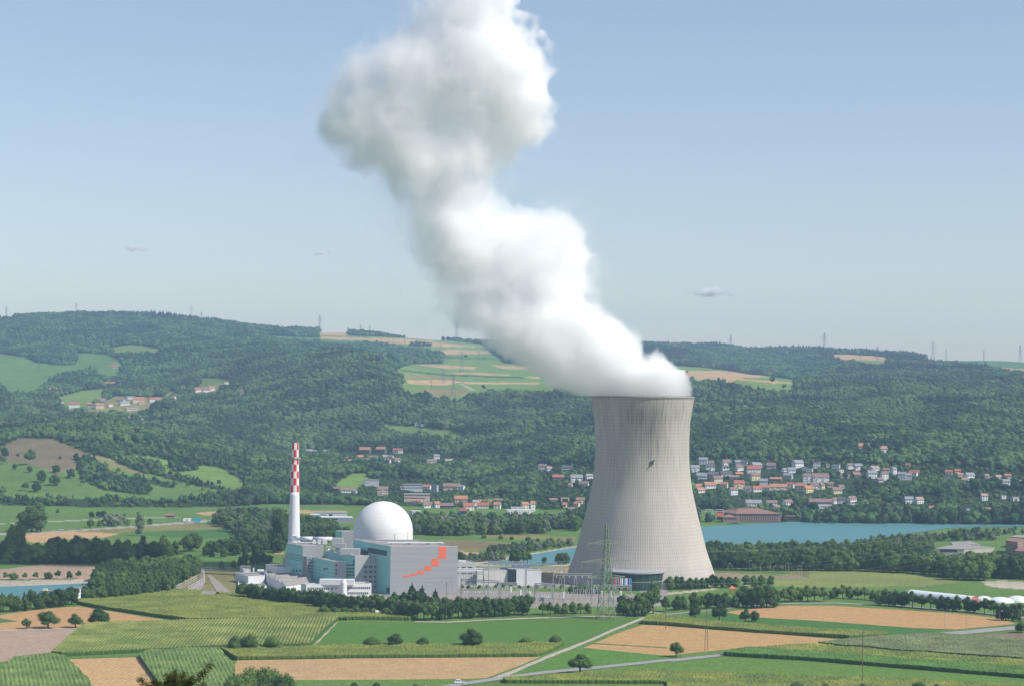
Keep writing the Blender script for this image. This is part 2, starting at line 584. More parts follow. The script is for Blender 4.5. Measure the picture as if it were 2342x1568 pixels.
for po, co in [
    (P(c2, (-10, 95), (640, 122), (1090, 160), (1250, 290), (1470, 310), (1700, 440), (1560, 500), (1340, 510), (1000, 510), (930, 560), (770, 560), (740, 520), (620, 515), (545, 480), (560, 400), (480, 340), (540, 330), (480, 310), (370, 300), (190, 280), (190, 255), (380, 262), (560, 300), (820, 290), (830, 240), (600, 185), (400, 175), (20, 175)), MEADL),
    (P(c2, (0, 80), (190, 85), (190, 106), (0, 104)), TAN),
    (P(c2, (10, 112), (640, 130), (780, 145), (1085, 182), (700, 176), (420, 150), (10, 125)), TAN),
    (P(c2, (650, 195), (1140, 208), (1150, 226), (800, 232)), TAN),
    (P(c2, (200, 258), (380, 262), (360, 300), (230, 295)), TAN),
    (P(c2, (630, 295), (1060, 313), (1040, 332), (850, 327)), TAN),
    (P(c2, (1140, 300), (1480, 317), (1480, 334), (1240, 328)), TAN),
    (P(c2, (870, 348), (1240, 360), (1300, 374), (920, 362)), TAN),
    (P(c2, (585, 405), (900, 398), (960, 420), (830, 440), (600, 428)), TAN),
    (P(c2, (970, 417), (1480, 420), (1480, 433), (980, 430)), TAN),
    (P(c2, (1380, 378), (1480, 380), (1480, 396), (1420, 392)), TAN),
    (P(c2, (650, 455), (960, 460), (1020, 482), (900, 520), (770, 520)), OLIVE),
    (P(c2, (560, 355), (800, 375), (960, 400), (1000, 412), (700, 398), (580, 396)), OLIVE),
    (P(c2, (800, 236), (1300, 262), (1300, 276), (830, 258)), GREEN),
    (P(c2, (20, 128), (390, 145), (430, 168), (20, 165)), GREEN),
    (P(c2, (540, 333), (860, 366), (1380, 384), (1380, 391), (860, 376), (540, 341)), (0.04, 0.07, 0.03)),
    (P(c2, (955, 425), (1000, 447), (1040, 470), (1030, 474), (985, 450), (945, 428)), SAND),
]:
    paint(po, co)
for po in [P(c2, (-20, 185), (400, 178), (560, 195), (640, 200), (720, 240), (825, 262), (820, 292), (620, 282), (600, 305), (480, 325), (400, 310), (400, 272), (200, 262), (60, 240)),
           P(c2, (590, 168), (640, 155), (740, 165), (755, 178), (600, 176))]:
    paint(po, FLOOR, 0)
for po, co in [
    (P(c2, (415, 705), (640, 712), (900, 745), (980, 760), (970, 800), (850, 820), (600, 800), (440, 750)), MEADL),
    (P(h3, (460, 560), (700, 410), (930, 415), (900, 530), (750, 640), (460, 660)), MEADL),
    (P(h3, (750, 0), (980, 20), (960, 60), (800, 50)), OLIVE),
    (P(c3, (200, 275), (400, 288), (560, 310), (740, 335), (950, 362), (940, 420), (900, 455), (830, 460), (700, 440), (500, 400), (300, 390), (200, 350)), MEADL),
    (P(c3, (260, 308), (500, 308), (640, 322), (800, 345), (600, 352), (560, 378), (260, 355)), TAN),
    (P(c3, (600, 360), (830, 368), (940, 382), (800, 387)), TAN),
    (P(c3, (1170, 208), (1260, 208), (1490, 222), (1520, 245), (1500, 285), (1380, 285), (1180, 245)), TAN),
    (P(c3, (1300, 244), (1480, 246), (1500, 290), (1320, 290)), MEADL),
    (P(c3, (1740, 212), (2800, 245), (2800, 320), (2200, 310), (1930, 285), (1740, 262)), GREEN),
    (P(c3, (1930, 270), (2080, 285), (2342, 298), (2800, 300), (2800, 330), (2342, 330), (2050, 305)), TAN),
    (P(c3, (620, 183), (670, 183), (665, 200), (625, 200)), TAN),
    (P(h2, (1400, 590), (1760, 600), (1780, 680), (1300, 680)), MEAD),
    (P(h2, (2000, 1040), (2400, 1060), (2400, 1125), (1950, 1120)), OLIVE),
    (P(h1, (100, 830), (380, 850), (500, 880), (520, 1000), (130, 1000)), MEAD),
    # back plain
    (P(c4, (140, 365), (330, 350), (500, 345), (820, 355), (700, 385), (450, 400), (250, 425), (150, 400)), TAN),
    (P(c4, (480, 345), (640, 325), (1250, 290), (1690, 312), (1640, 322), (1000, 340), (820, 350)), OLIVE),
    (P(c4, (820, 352), (1690, 320), (1620, 375), (1350, 395), (1000, 372)), GREEN),
    (P(c4, (1320, 217), (1480, 206), (1840, 212), (1690, 225), (1380, 236)), TAN),
    (P(c4, (2000, 200), (2342, 205), (2342, 225), (2000, 220)), TAN),
    (P(c4, (-300, 365), (140, 350), (480, 335), (900, 305), (1240, 279), (1500, 262), (1500, 272), (1240, 291), (900, 315), (480, 345), (140, 361), (-300, 377)), ROADC),
    (P(c4, (-300, 297), (0, 289), (350, 274), (700, 258), (900, 251), (1220, 244), (1220, 249), (900, 257), (700, 264), (350, 280), (0, 294), (-300, 303)), ROADC),
    (P(c4, (-400, 600), (0, 600), (330, 562), (560, 570), (960, 590), (950, 605), (680, 620), (620, 665), (0, 667), (-400, 667)), PINK),
    (P(c4, (-400, 680), (610, 668), (640, 690), (620, 770), (0, 775), (-400, 790)), SAND),
    (P(c4, (1100, 640), (1340, 590), (1590, 615), (1600, 700), (1580, 800), (1400, 790), (1100, 760)), OLIVE),
    (P(c4, (1850, 487), (1920, 484), (1920, 496), (1860, 497)), TAN),
    (P(c5, (630, 375), (1000, 370), (1280, 360), (1730, 385), (1730, 415), (1240, 415), (1000, 400), (700, 405)), MEAD),
    (P(c5, (1100, 366), (1280, 362), (1730, 380), (1730, 405), (1100, 385)), OLIVE),
    (P(c5, (760, 406), (1000, 402), (1330, 425), (1480, 430), (1300, 470), (930, 475), (900, 440)), OLIVE),
    (P(c5, (800, 410), (1000, 404), (1300, 432), (1280, 455), (930, 460)), BROWN),
    (P(c5, (935, 478), (1020, 480), (1100, 490), (960, 508)), TAN),
    (P(c5, (900, 560), (1100, 540), (1280, 512), (1420, 490), (1740, 440), (1740, 480), (1700, 560), (1660, 580), (1100, 580)), SAND),
    # inside the plant fence
    (P(c5, (-560, 790), (-560, 640), (-300, 580), (900, 520), (1000, 585), (1700, 590), (1900, 640), (2342, 640), (2342, 850), (1700, 850), (1400, 860), (300, 900), (-200, 860), (-560, 790)), YARD),
    (P(c5, (1400, 585), (1690, 585), (1680, 690), (1500, 670)), (0.33, 0.25, 0.14)),
    (P(c4, (1345, 600), (1640, 602), (1640, 700), (1600, 790), (1430, 790), (1200, 770), (1150, 740)), (0.20, 0.18, 0.075)),
    (P(c4, (1900, 870), (1400, 780), (1560, 760), (2342, 850)), MEAD),
    (P(c5, (1000, 720), (2100, 720), (2200, 765), (1000, 765)), MEAD),
    (P(c6, (0, 640), (300, 580), (760, 610), (930, 640), (1000, 700), (1090, 780), (700, 830), (0, 860)), MEAD),
    (P(c6, (680, 652), (830, 592), (900, 583), (1200, 584), (1600, 602), (1930, 662), (1700, 690), (1000, 700), (700, 690)), CORNC),
    (P(c6, (2060, 660), (2200, 655), (2342, 665), (2600, 665), (2600, 710), (2342, 712), (2200, 705), (2100, 690)), SAND),
    (P(c6, (1860, 365), (2000, 355), (2150, 362), (2140, 390), (1860, 390)), GREEN),
    (P(c6, (0, 735), (330, 705), (340, 712), (0, 750)), SAND),
    (P(c6, (300, 600), (760, 622), (900, 612), (950, 628), (880, 642), (310, 640)), (0.27, 0.2, 0.14)),
]:
    paint(po, co)


def is_open(px, py, z):
    r = np.where(z < 2190, 1, 0)
    for po, op, lo, hi in OPEN:
        k = inpoly(px, py, po) & (z > lo) & (z < hi)
        r = np.where(k, op, r)
    return r


nr, nc = TX.shape
me = bpy.data.meshes.new('ground')
co = np.stack([TX, gz, TH], -1).reshape(-1, 3)
me.vertices.add(nr * nc)
me.vertices.foreach_set('co', co.ravel())
ii, jj = np.meshgrid(np.arange(nr - 1), np.arange(nc - 1), indexing='ij')
a_ = (ii * nc + jj).ravel()
q_ = np.stack([a_, a_ + 1, a_ + nc + 1, a_ + nc], -1)
me.loops.add(q_.size)
me.loops.foreach_set('vertex_index', q_.ravel().astype(np.int32))
me.polygons.add(len(q_))
me.polygons.foreach_set('loop_start', np.arange(0, q_.size, 4, dtype=np.int32))
me.polygons.foreach_set('use_smooth', np.ones(len(q_), bool))
ca = me.color_attributes.new('land', 'FLOAT_COLOR', 'POINT')
ca.data.foreach_set('color', np.concatenate([land.reshape(-1, 3), np.ones((nr * nc, 1))], 1).ravel())
me.update()
M['land'] = grain(attr_mat('land', amt=0.16), .22, .6)
me.materials.append(M['land'])
ground = tag(link('ground', me), 'valley floor and wooded hillsides with meadows and stubble fields', 'ground', kind='structure')

# water
wm = mat('river_water', (0.085, 0.225, 0.235), 0.45, 0.06, 0.004, (1, 3, 1), spec=0.25)
n_, l_ = wm.node_tree.nodes, wm.node_tree.links
wt = n_.new('ShaderNodeTexNoise')
wt.inputs['Scale'].default_value = 0.35
bp_ = n_.new('ShaderNodeBump')
bp_.inputs['Strength'].default_value = 0.25
l_.new(wt.outputs[0], bp_.inputs['Height'])
l_.new(bp_.outputs[0], n_['Principled BSDF'].inputs['Normal'])


SHEETS = [0]


def sheet(name, pts, z, m, label, cat, kind='structure'):
    """a flat sheet of ground cover with its outline, lightly roughened along the edges"""
    g = [atZ(px, py, 0)[:2] for px, py in pts]
    SHEETS[0] += 1
    if z < .3:
        if 'road' in name or 'path' in name or 'track' in name or 'margin' in name:
            z = .16 + .002 * SHEETS[0]
        else:
            z = .02 + .004 * SHEETS[0]
    out = []
    for (a, b) in zip(g, g[1:] + g[:1]):
        L = np.hypot(*(b - a))
        n = max(1, int(L / 9))
        for k in range(n):
            p = a + (b - a) * k / n
            if k:
                p = p + RNG.uniform(-0.45, 0.45, 2)
            out.append(p)
    bm = bmesh.new()
    vs = [bm.verts.new((p[0], p[1], z)) for p in out]
    f = bm.faces.new(vs)
    if f.normal.z < 0:
        f.normal_flip()
    bmesh.ops.triangulate(bm, faces=[f])
    me = bpy.data.meshes.new(name)
    bm.to_mesh(me)
    bm.free()
    me.materials.append(m)
    return tag(link(name, me), label, cat, kind=kind)


sheet('river', P(c6, (-60, 330), (100, 318), (225, 302), (330, 296), (450, 290), (620, 280), (800, 272), (960, 268), (1200, 262), (1600, 256), (2000, 256), (2342, 258), (2700, 258), (2700, 300), (2342, 302), (2000, 306), (1850, 312), (1600, 345), (1400, 372), (1250, 400), (1130, 445), (900, 470), (270, 470), (0, 480), (-500, 475), (-500, 400)), 0.30, wm, 'turquoise river below the wooded far bank', 'river')
sheet('river', P(c5, (1090, 562), (1250, 540), (1420, 503), (1710, 455), (1760, 450), (1760, 500), (1700, 560), (1500, 575), (1250, 575)), 0.30, wm, 'bend of the river left of the cooling tower', 'river')
sheet('canal', P(c4, (-300, 722), (0, 718), (200, 712), (420, 703), (600, 695), (640, 730), (570, 790), (300, 830), (-300, 860)), 0.30, wm, 'water at the left edge behind the dark trees', 'water')


def stripes(name, a, b, ang, period, dist=2.0, rough=0.95, var=0.12):
    m = mat(name, a, rough, var, 0.05, col2=None)
    n, l = m.node_tree.nodes, m.node_tree.links
    tc = n.new('ShaderNodeTexCoord')
    mp = n.new('ShaderNodeMapping')
    mp.inputs['Rotation'].default_value = (0, 0, R(ang))
    l.new(tc.outputs['Object'], mp.inputs[0])
    w = n.new('ShaderNodeTexWave')
    w.inputs['Scale'].default_value = 0.314 / period
    w.inputs['Distortion'].default_value = dist
    w.inputs['Detail'].default_value = 3
    w.inputs['Detail Scale'].default_value = 0.6
    l.new(mp.outputs[0], w.inputs['Vector'])
    no = n.new('ShaderNodeTexNoise')
    no.inputs['Scale'].default_value = 1.2
    no.inputs['Detail'].default_value = 5
    mp2 = n.new('ShaderNodeMapping')
    mp2.inputs['Rotation'].default_value = (0, 0, R(ang))
    mp2.inputs['Scale'].default_value = (1, 0.12, 1)
    l.new(tc.outputs['Object'], mp2.inputs[0])
    l.new(mp2.outputs[0], no.inputs['Vector'])
    ad = n.new('ShaderNodeMath')
    ad.operation = 'MULTIPLY_ADD'
    ad.inputs[1].default_value = 0.45
    l.new(w.outputs['Fac'], ad.inputs[0])
    s2 = n.new('ShaderNodeMath')
    s2.operation = 'MULTIPLY'
    s2.inputs[1].default_value = 0.6
    l.new(no.outputs[0], s2.inputs[0])
    l.new(s2.outputs[0], ad.inputs[2])
    mx = n.new('ShaderNodeMix')
    mx.data_type = 'RGBA'
    l.new(ad.outputs[0], mx.inputs['Factor'])
    base = n[m['mix']]
    l.new(base.outputs['Result'], mx.inputs['A'])
    mx.inputs['B'].default_value = (*b, 1)
    l.new(mx.outputs['Result'], n['Principled BSDF'].inputs['Base Color'])
    grain(m, .09, .12, 1.0)
    return grain(m, .16)


ST = (0.36, 0.21, 0.08)
ST2 = (0.50, 0.33, 0.14)
sheet('stubble_field', P(c4, (-60, 915), (0, 908), (200, 880), (350, 862), (540, 850), (640, 868), (800, 890), (1000, 925), (1260, 960), (900, 967), (560, 998), (0, 1012), (-60, 1014)), .02, stripes('stubble_a', ST, (0.50, 0.30, 0.14), 96, 5), 'orange stubble field behind the four round trees', 'field')
sheet('meadow', P(c4, (-60, 928), (0, 930), (130, 950), (0, 962), (-60, 964)), .05, grain(mat('grass_a', GREEN, 0.95, 0.2, 0.1), .28), 'small green wedge at the left edge of the orange stubble', 'field')
sheet('farm_path', P(c4, (-60, 1013), (0, 1012), (300, 1002), (560, 997), (555, 1004), (300, 1010), (0, 1020), (-60, 1021)), .06, M['track'], 'pale path along the front of the four round trees', 'path')
sheet('ploughed_field', P(c4, (-60, 1020), (0, 1019), (300, 1009), (553, 1003), (460, 1080), (345, 1192), (0, 1224), (-60, 1230)), .02, stripes('plough', (0.33, 0.235, 0.18), (0.40, 0.29, 0.21), 60, 4, 3), 'bare pinkish brown field at the left edge', 'field')
sheet('meadow', P(c5, (120, 955), (400, 962), (850, 963), (1400, 935), (1860, 923), (2190, 928), (1720, 1122), (1640, 1130), (0, 1135), (-135, 1145), (-100, 1100)), .02, stripes('grass_b', (0.055, 0.14, 0.018), (0.095, 0.19, 0.028), 70, 3, 6), 'wide green field with a row of round trees in front of the hedge', 'field')
sheet('field_margin', P(c4, (2275, 960), (2285, 958), (2110, 1133), (2095, 1133)), .05, M['track'], 'thin pale strip beside the corn rows', 'path')
sheet('stubble_field', P(c4, (440, 1208), (700, 1200), (940, 1192), (1040, 1330), (1120, 1420), (1160, 1480), (640, 1480), (610, 1380)), .02, stripes('stubble_c', ST, (0.56, 0.38, 0.19), 8, 3.2, 3), 'straw coloured striped stubble between two dark corn fields at the bottom', 'field')
sheet('stubble_field', P(c5, (-560, 1215), (0, 1198), (700, 1196), (1300, 1192), (1490, 1188), (1350, 1250), (1120, 1335), (900, 1342), (0, 1348), (-520, 1350), (-600, 1300)), .02, stripes('stubble_d', (0.36, 0.225, 0.10), (0.48, 0.325, 0.16), 92, 4), 'long tan stubble field left of the road junction', 'field')
sheet('meadow', P(c5, (-700, 1352), (0, 1349), (900, 1343), (1120, 1336), (1000, 1375), (850, 1420), (-700, 1480)), .03, grain(mat('grass_c', (0.105, 0.19, 0.03), 0.95, 0.2, 0.15), .28), 'grass strip below the tan stubble at the bottom edge', 'field')
sheet('meadow', P(c5, (1230, 1335), (1400, 1270), (1600, 1188), (1780, 1132), (2342, 1166), (2342, 1212), (1850, 1266), (1500, 1303)), .02, grain(mat('grass_d', (0.085, 0.19, 0.026), 0.95, 0.15, 0.12), .28), 'bright green wedge between the two roads with one round tree', 'field')
sheet('stubble_field', P(c5, (1780, 1130), (1850, 1100), (2000, 1035), (2180, 975), (2342, 982)) + P(c6, (300, 978), (700, 1005), (1190, 1046), (1100, 1058), (700, 1085), (350, 1112), (150, 1132), (0, 1148)), .02, stripes('stubble_e', ST, (0.50, 0.32, 0.14), 84, 5), 'golden stubble field crossed by the double pole line', 'field')
sheet('field_margin', P(c5, (1850, 1098), (2342, 1127), (2342, 1134), (1845, 1104)), .05, grain(mat('grass_e', (0.12, 0.17, 0.05)), .28), 'narrow grass strip through the golden stubble', 'path')
sheet('meadow', P(c6, (-60, 905), (100, 890), (390, 865), (600, 896), (1200, 932), (1850, 975), (1560, 1012), (1200, 1000), (900, 985), (0, 905)), .03, grain(mat('grass_f', (0.05, 0.145, 0.02), 0.95, 0.12, 0.1), .28), 'deep green strip between corn and orange stubble', 'field')
sheet('stubble_field', P(c6, (390, 865), (430, 855), (800, 820), (1100, 822), (1500, 845), (1900, 872), (2200, 905), (2290, 940), (1900, 976), (1600, 965), (1000, 920), (590, 897)), .04, stripes('stubble_f', (0.38, 0.215, 0.09), (0.50, 0.30, 0.13), 86, 6), 'broad orange stubble field in front of the road side trees', 'field')
sheet('meadow', P(c5, (1290, 1352), (1500, 1318), (1900, 1275), (2342, 1232)) + P(c6, (0, 1200), (370, 1158), (900, 1190), (2342, 1315), (2450, 1325), (2450, 1360), (2342, 1350), (1200, 1290), (0, 1262)), .02, grain(mat('grass_g', (0.10, 0.195, 0.028), 0.95, 0.12, 0.1), .28), 'smooth light green meadow below the right road', 'field')
sheet('bare_field', P(c6, (1850, 1021), (2100, 1008), (2342, 998), (2450, 995), (2450, 1062), (2342, 1058)), .02, mat('bare_brown', (0.20, 0.15, 0.10), 0.95, 0.15, 0.2), 'brown bare corner right of the dull corn field', 'field')
sheet('stubble_field', P(c5, (1250, 1392), (2342, 1388), (2342, 1450), (1100, 1450)), .02, stripes('stubble_g', ST, ST2, 90, 4), 'sliver of stubble at the bottom edge beside the road', 'field')


def road(name, a, b, z, m, label, cat='road'):
    return sheet(name, a + b[::-1], z, m, label, cat)


road('farm_track', P(c5, (1130, 1345), (1300, 1285), (1500, 1198), (1690, 1125), (1850, 1060), (2000, 995), (2180, 925), (2342, 908)), P(c5, (1215, 1340), (1330, 1295), (1530, 1205), (1720, 1132), (1880, 1066), (2020, 1003), (2195, 935), (2342, 915)), .08, M['track'], 'gravel farm track climbing from the junction to the pylon')
road('road', P(c5, (760, 1400), (930, 1368), (1130, 1340), (1250, 1322), (1500, 1290), (1850, 1258), (2342, 1206)) + P(c6, (50, 1170), (380, 1135), (700, 1103), (970, 1078), (1200, 1046), (1600, 1016), (2290, 953), (2500, 930)),
     P(c5, (880, 1412), (960, 1384), (1200, 1350), (1290, 1333), (1500, 1308), (1850, 1275), (2342, 1222)) + P(c6, (50, 1188), (380, 1150), (700, 1112), (970, 1088), (1200, 1054), (1690, 1032), (2290, 977), (2500, 955)), .10, M['asphalt'], 'grey asphalt road crossing the lower right of the fields')
road('road', P(c6, (-180, 850), (0, 875), (150, 862), (500, 825), (750, 805), (1100, 800), (1500, 818), (1900, 850), (2342, 895)), P(c6, (-180, 858), (0, 882), (150, 868), (500, 832), (750, 811), (1100, 806), (1500, 825), (1900, 858), (2342, 905)), .12, M['asphalt'], 'straight road behind the orange stubble along the trees')
road('farm_track', P(c5, (640, 952), (850, 955), (1100, 942), (1400, 928), (1860, 915), (2100, 912)), P(c5, (640, 958), (850, 962), (1100, 948), (1400, 935), (1860, 921), (2100, 920)), .08, M['track'], 'pale track along the hedge behind the green field')


def corn_mat(name, top, side, lo=1.5, hi=2.6):
    m = mat(name, top, 0.9, 0.32, 0.06, spec=0.1)
    n, l = m.node_tree.nodes, m.node_tree.links
    tc = n.new('ShaderNodeTexCoord')
    sx = n.new('ShaderNodeSeparateXYZ')
    l.new(tc.outputs['Object'], sx.inputs[0])
    mr = n.new('ShaderNodeMapRange')
    mr.inputs[1].default_value, mr.inputs[2].default_value = lo, hi
    l.new(sx.outputs['Z'], mr.inputs[0])
    mx = n.new('ShaderNodeMix')
    mx.data_type = 'RGBA'
    mx.inputs['A'].default_value = (*side, 1)
    l.new(mr.outputs[0], mx.inputs['Factor'])
    l.new(n[m['mix']].outputs['Result'], mx.inputs['B'])
    l.new(mx.outputs['Result'], n['Principled BSDF'].inputs['Base Color'])
    return grain(m, .22)


def corn(pts, ang, m, label, cu=0.9, cv=3.6, amp=0.22, height=2.3, row=0):
    """a standing crop: rough canopy of plants in rows, with its leafy sides"""
    poly = [tuple(atZ(px, py, 0)[:2]) for px, py in pts]
    ca, sa = math.cos(R(ang)), math.sin(R(ang))
    uv = np.array([(x * ca + y * sa, -x * sa + y * ca) for x, y in poly])
    us = np.arange(uv[:, 0].min() - cu, uv[:, 0].max() + cu, cu)
    vs = np.arange(uv[:, 1].min() - cv, uv[:, 1].max() + cv, cv)
    U, V = np.meshgrid(us, vs, indexing='ij')
    Uc, Vc = U[:-1, :-1] + cu / 2, V[:-1, :-1] + cv / 2
    inside = inpoly(Uc, Vc, [tuple(p) for p in uv])
    z = height + RNG.uniform(-amp, amp, U.shape) + 0.35 * vn2(U, V, 14, 7)
    if row:
        z += np.where(np.arange(U.shape[0]) % 2 == 0, row, -row)[:, None]
    jx, jy = RNG.uniform(-.25, .25, U.shape) * cu * (0 if row else 1), RNG.uniform(-.25, .25, U.shape) * cv
    U2, V2 = U + jx, V + jy
    need = np.zeros(U.shape, bool)
    for a0 in (0, 1):
        for b0 in (0, 1):
            need[a0:a0 + inside.shape[0], b0:b0 + inside.shape[1]] |= inside
            # vertices that touch an outside cell
    padi = np.pad(inside, 1)
    touch = ~(padi[:-1, :-1] & padi[1:, :-1] & padi[:-1, 1:] & padi[1:, 1:])
    bi, bj = np.where(need & touch)
    bu, bv = U2[bi, bj], V2[bi, bj]
    best = np.full(len(bu), 1e9)
    nu, nv2 = bu.copy(), bv.copy()
    for k in range(len(uv)):
        a, b = uv[k], uv[(k + 1) % len(uv)]
        ab = b - a
        t = np.clip(((bu - a[0]) * ab[0] + (bv - a[1]) * ab[1]) / (ab @ ab), 0, 1)
        qx, qy = a[0] + t * ab[0], a[1] + t * ab[1]
        dd = np.hypot(bu - qx, bv - qy)
        m2 = dd < best
        best = np.where(m2, dd, best)
        nu, nv2 = np.where(m2, qx, nu), np.where(m2, qy, nv2)
    U2[bi, bj] = nu + RNG.uniform(-.12, .12, len(bu))
    V2[bi, bj] = nv2 + RNG.uniform(-.25, .25, len(bu))
    X, Y = U2 * ca - V2 * sa, U2 * sa + V2 * ca
    nv = U.shape[1]
    idx = np.arange(U.size).reshape(U.shape)
    i, j = np.where(inside)
    quads = np.stack([idx[i, j], idx[i + 1, j], idx[i + 1, j + 1], idx[i, j + 1]], -1)
    pad = np.pad(inside, 1)
    sk = []
    for di, dj, (p, q) in ((-1, 0, ((0, 1), (0, 0))), (1, 0, ((1, 0), (1, 1))), (0, -1, ((0, 0), (1, 0))), (0, 1, ((1, 1), (0, 1)))):
        e = inside & ~pad[1 + di:1 + di + inside.shape[0], 1 + dj:1 + dj + inside.shape[1]]
        a, b = np.where(e)
        sk.append(np.stack([idx[a + p[0], b + p[1]], idx[a + q[0], b + q[1]]], -1))
    sk = np.concatenate(sk)
    N = U.size
    low = np.stack([X.ravel(), Y.ravel(), np.zeros(N)], -1)
    top = np.stack([X.ravel(), Y.ravel(), z.ravel()], -1)
    sq = np.stack([sk[:, 0] + N, sk[:, 1] + N, sk[:, 1], sk[:, 0]], -1)
    faces = np.concatenate([quads, sq])
    used, inv = np.unique(faces, return_inverse=True)
    allv = np.concatenate([top, low])[used]
    faces = inv.reshape(faces.shape)
    me = bpy.data.meshes.new('corn_field')
    me.from_pydata(allv.tolist(), [], faces.tolist())
    me.materials.append(m)
    me.update()
    return tag(link('corn_field', me), label, 'corn field', kind='stuff')


CT, CS = (0.235, 0.265, 0.085), (0.065, 0.125, 0.032)
cmA = corn_mat('corn_yellow_green', (0.175, 0.20, 0.045), CS, 1.3, 2.5)
cmB = corn_mat('corn_rows', (0.235, 0.25, 0.075), (0.06, 0.12, 0.03), 1.7, 2.85)
cmG = corn_mat('corn_green', (0.20, 0.26, 0.08), (0.06, 0.125, 0.035), 1.5, 2.8)
cmD = corn_mat('corn_dull', (0.16, 0.19, 0.085), (0.07, 0.11, 0.045), 1.3, 2.5)
cmN = corn_mat('corn_gold', (0.25, 0.26, 0.055), CS, 1.3, 2.5)
cmE = corn_mat('corn_deep', (0.10, 0.19, 0.04), (0.045, 0.10, 0.03), 1.3, 2.5)
corn(P(c4, (530, 815), (700, 790), (900, 760), (1110, 745), (1400, 762), (1700, 790), (2000, 830), (2342, 872)) + P(c5, (180, 885), (400, 905), (600, 925), (650, 940), (600, 945), (200, 942), (0, 945)) + P(c4, (2342, 945), (1800, 950), (1400, 952), (1270, 952), (1100, 930), (900, 900), (640, 860), (530, 838)), 8, cmA, 'large domed corn field in front of the white offices')
corn(P(c4, (570, 985), (900, 972), (1400, 958), (2000, 948), (2285, 942), (2200, 1010), (2090, 1125), (1800, 1130), (1500, 1135), (900, 1165), (420, 1190), (345, 1183), (460, 1075)), 3, cmB, 'corn field with clear rows in the left foreground', 1.0, 2.2, .14, 2.4, .28)
corn(P(c4, (1490, 1150), (1800, 1140), (2342, 1130)) + P(c5, (0, 1130), (800, 1124), (1645, 1114), (1560, 1160), (1470, 1192), (700, 1198), (0, 1203)) + P(c4, (2342, 1203), (1590, 1215)), 5, cmA, 'long narrow strip of corn above the tan stubble')
corn(P(c4, (935, 1195), (1000, 1168), (1250, 1152), (1480, 1150), (1590, 1280), (1570, 1340), (1500, 1420), (1480, 1500), (1150, 1500), (1020, 1320)), 13, cmG, 'dark green corn field behind the yellowish treetop', 1.1, 3.4, .2, 2.3, .16)
corn(P(c4, (90, 1215), (340, 1188), (440, 1205), (600, 1365), (640, 1480), (-150, 1480), (-100, 1420), (0, 1310)), 16, cmG, 'green corn field in the bottom left corner', 1.1, 3.4, .2, 2.3, .16)
corn(P(c5, (2165, 970), (2230, 925), (2342, 917)) + P(c6, (0, 905), (300, 935), (900, 985), (1300, 1000), (1455, 1015), (1420, 1030), (1200, 1038), (600, 1000), (0, 952)), 0, cmA, 'strip of corn right of the gravel track')
corn(P(c6, (980, 1082), (1200, 1055), (1700, 1022), (2000, 1032), (2342, 1062), (2450, 1070), (2450, 1192), (2342, 1186), (1900, 1155), (1500, 1128), (1200, 1100)), 0, cmD, 'dull green corn field in front of the right road')
corn(P(c6, (540, 1112), (760, 1095), (960, 1086), (1200, 1105), (1500, 1132), (2342, 1192), (2450, 1200), (2450, 1250), (2342, 1240), (1500, 1180), (1000, 1145)), 0, cmN, 'yellowish crop strip between two green crops on the right', height=1.9)
corn(P(c6, (375, 1140), (535, 1113), (1000, 1147), (1500, 1182), (2342, 1243), (2450, 1252), (2450, 1305), (2342, 1297), (1500, 1228), (900, 1180), (375, 1150)), 0, cmE, 'deep green corn strip above the light meadow')
corn(P(c5, (1235, 1350), (1500, 1335), (1900, 1308), (2342, 1290)) + P(c6, (0, 1268), (500, 1280), (1200, 1300), (1900, 1330), (2342, 1362), (2342, 1420), (0, 1420)) + P(c5, (2342, 1375), (1250, 1370)), 0, cmN, 'golden green crop along the bottom right edge', height=1.9)

# ---------------------------------------------------------------- trees
def ico(sub=1):
    bm = bmesh.new()
    bmesh.ops.create_icosphere(bm, subdivisions=sub, radius=1)
    v = np.array([p.co[:] for p in bm.verts])
    f = np.array([[q.index for q in p.verts] for p in bm.faces])
    bm.free()
    return v, f


ICO1, ICO2 = ico(1), ico(2)


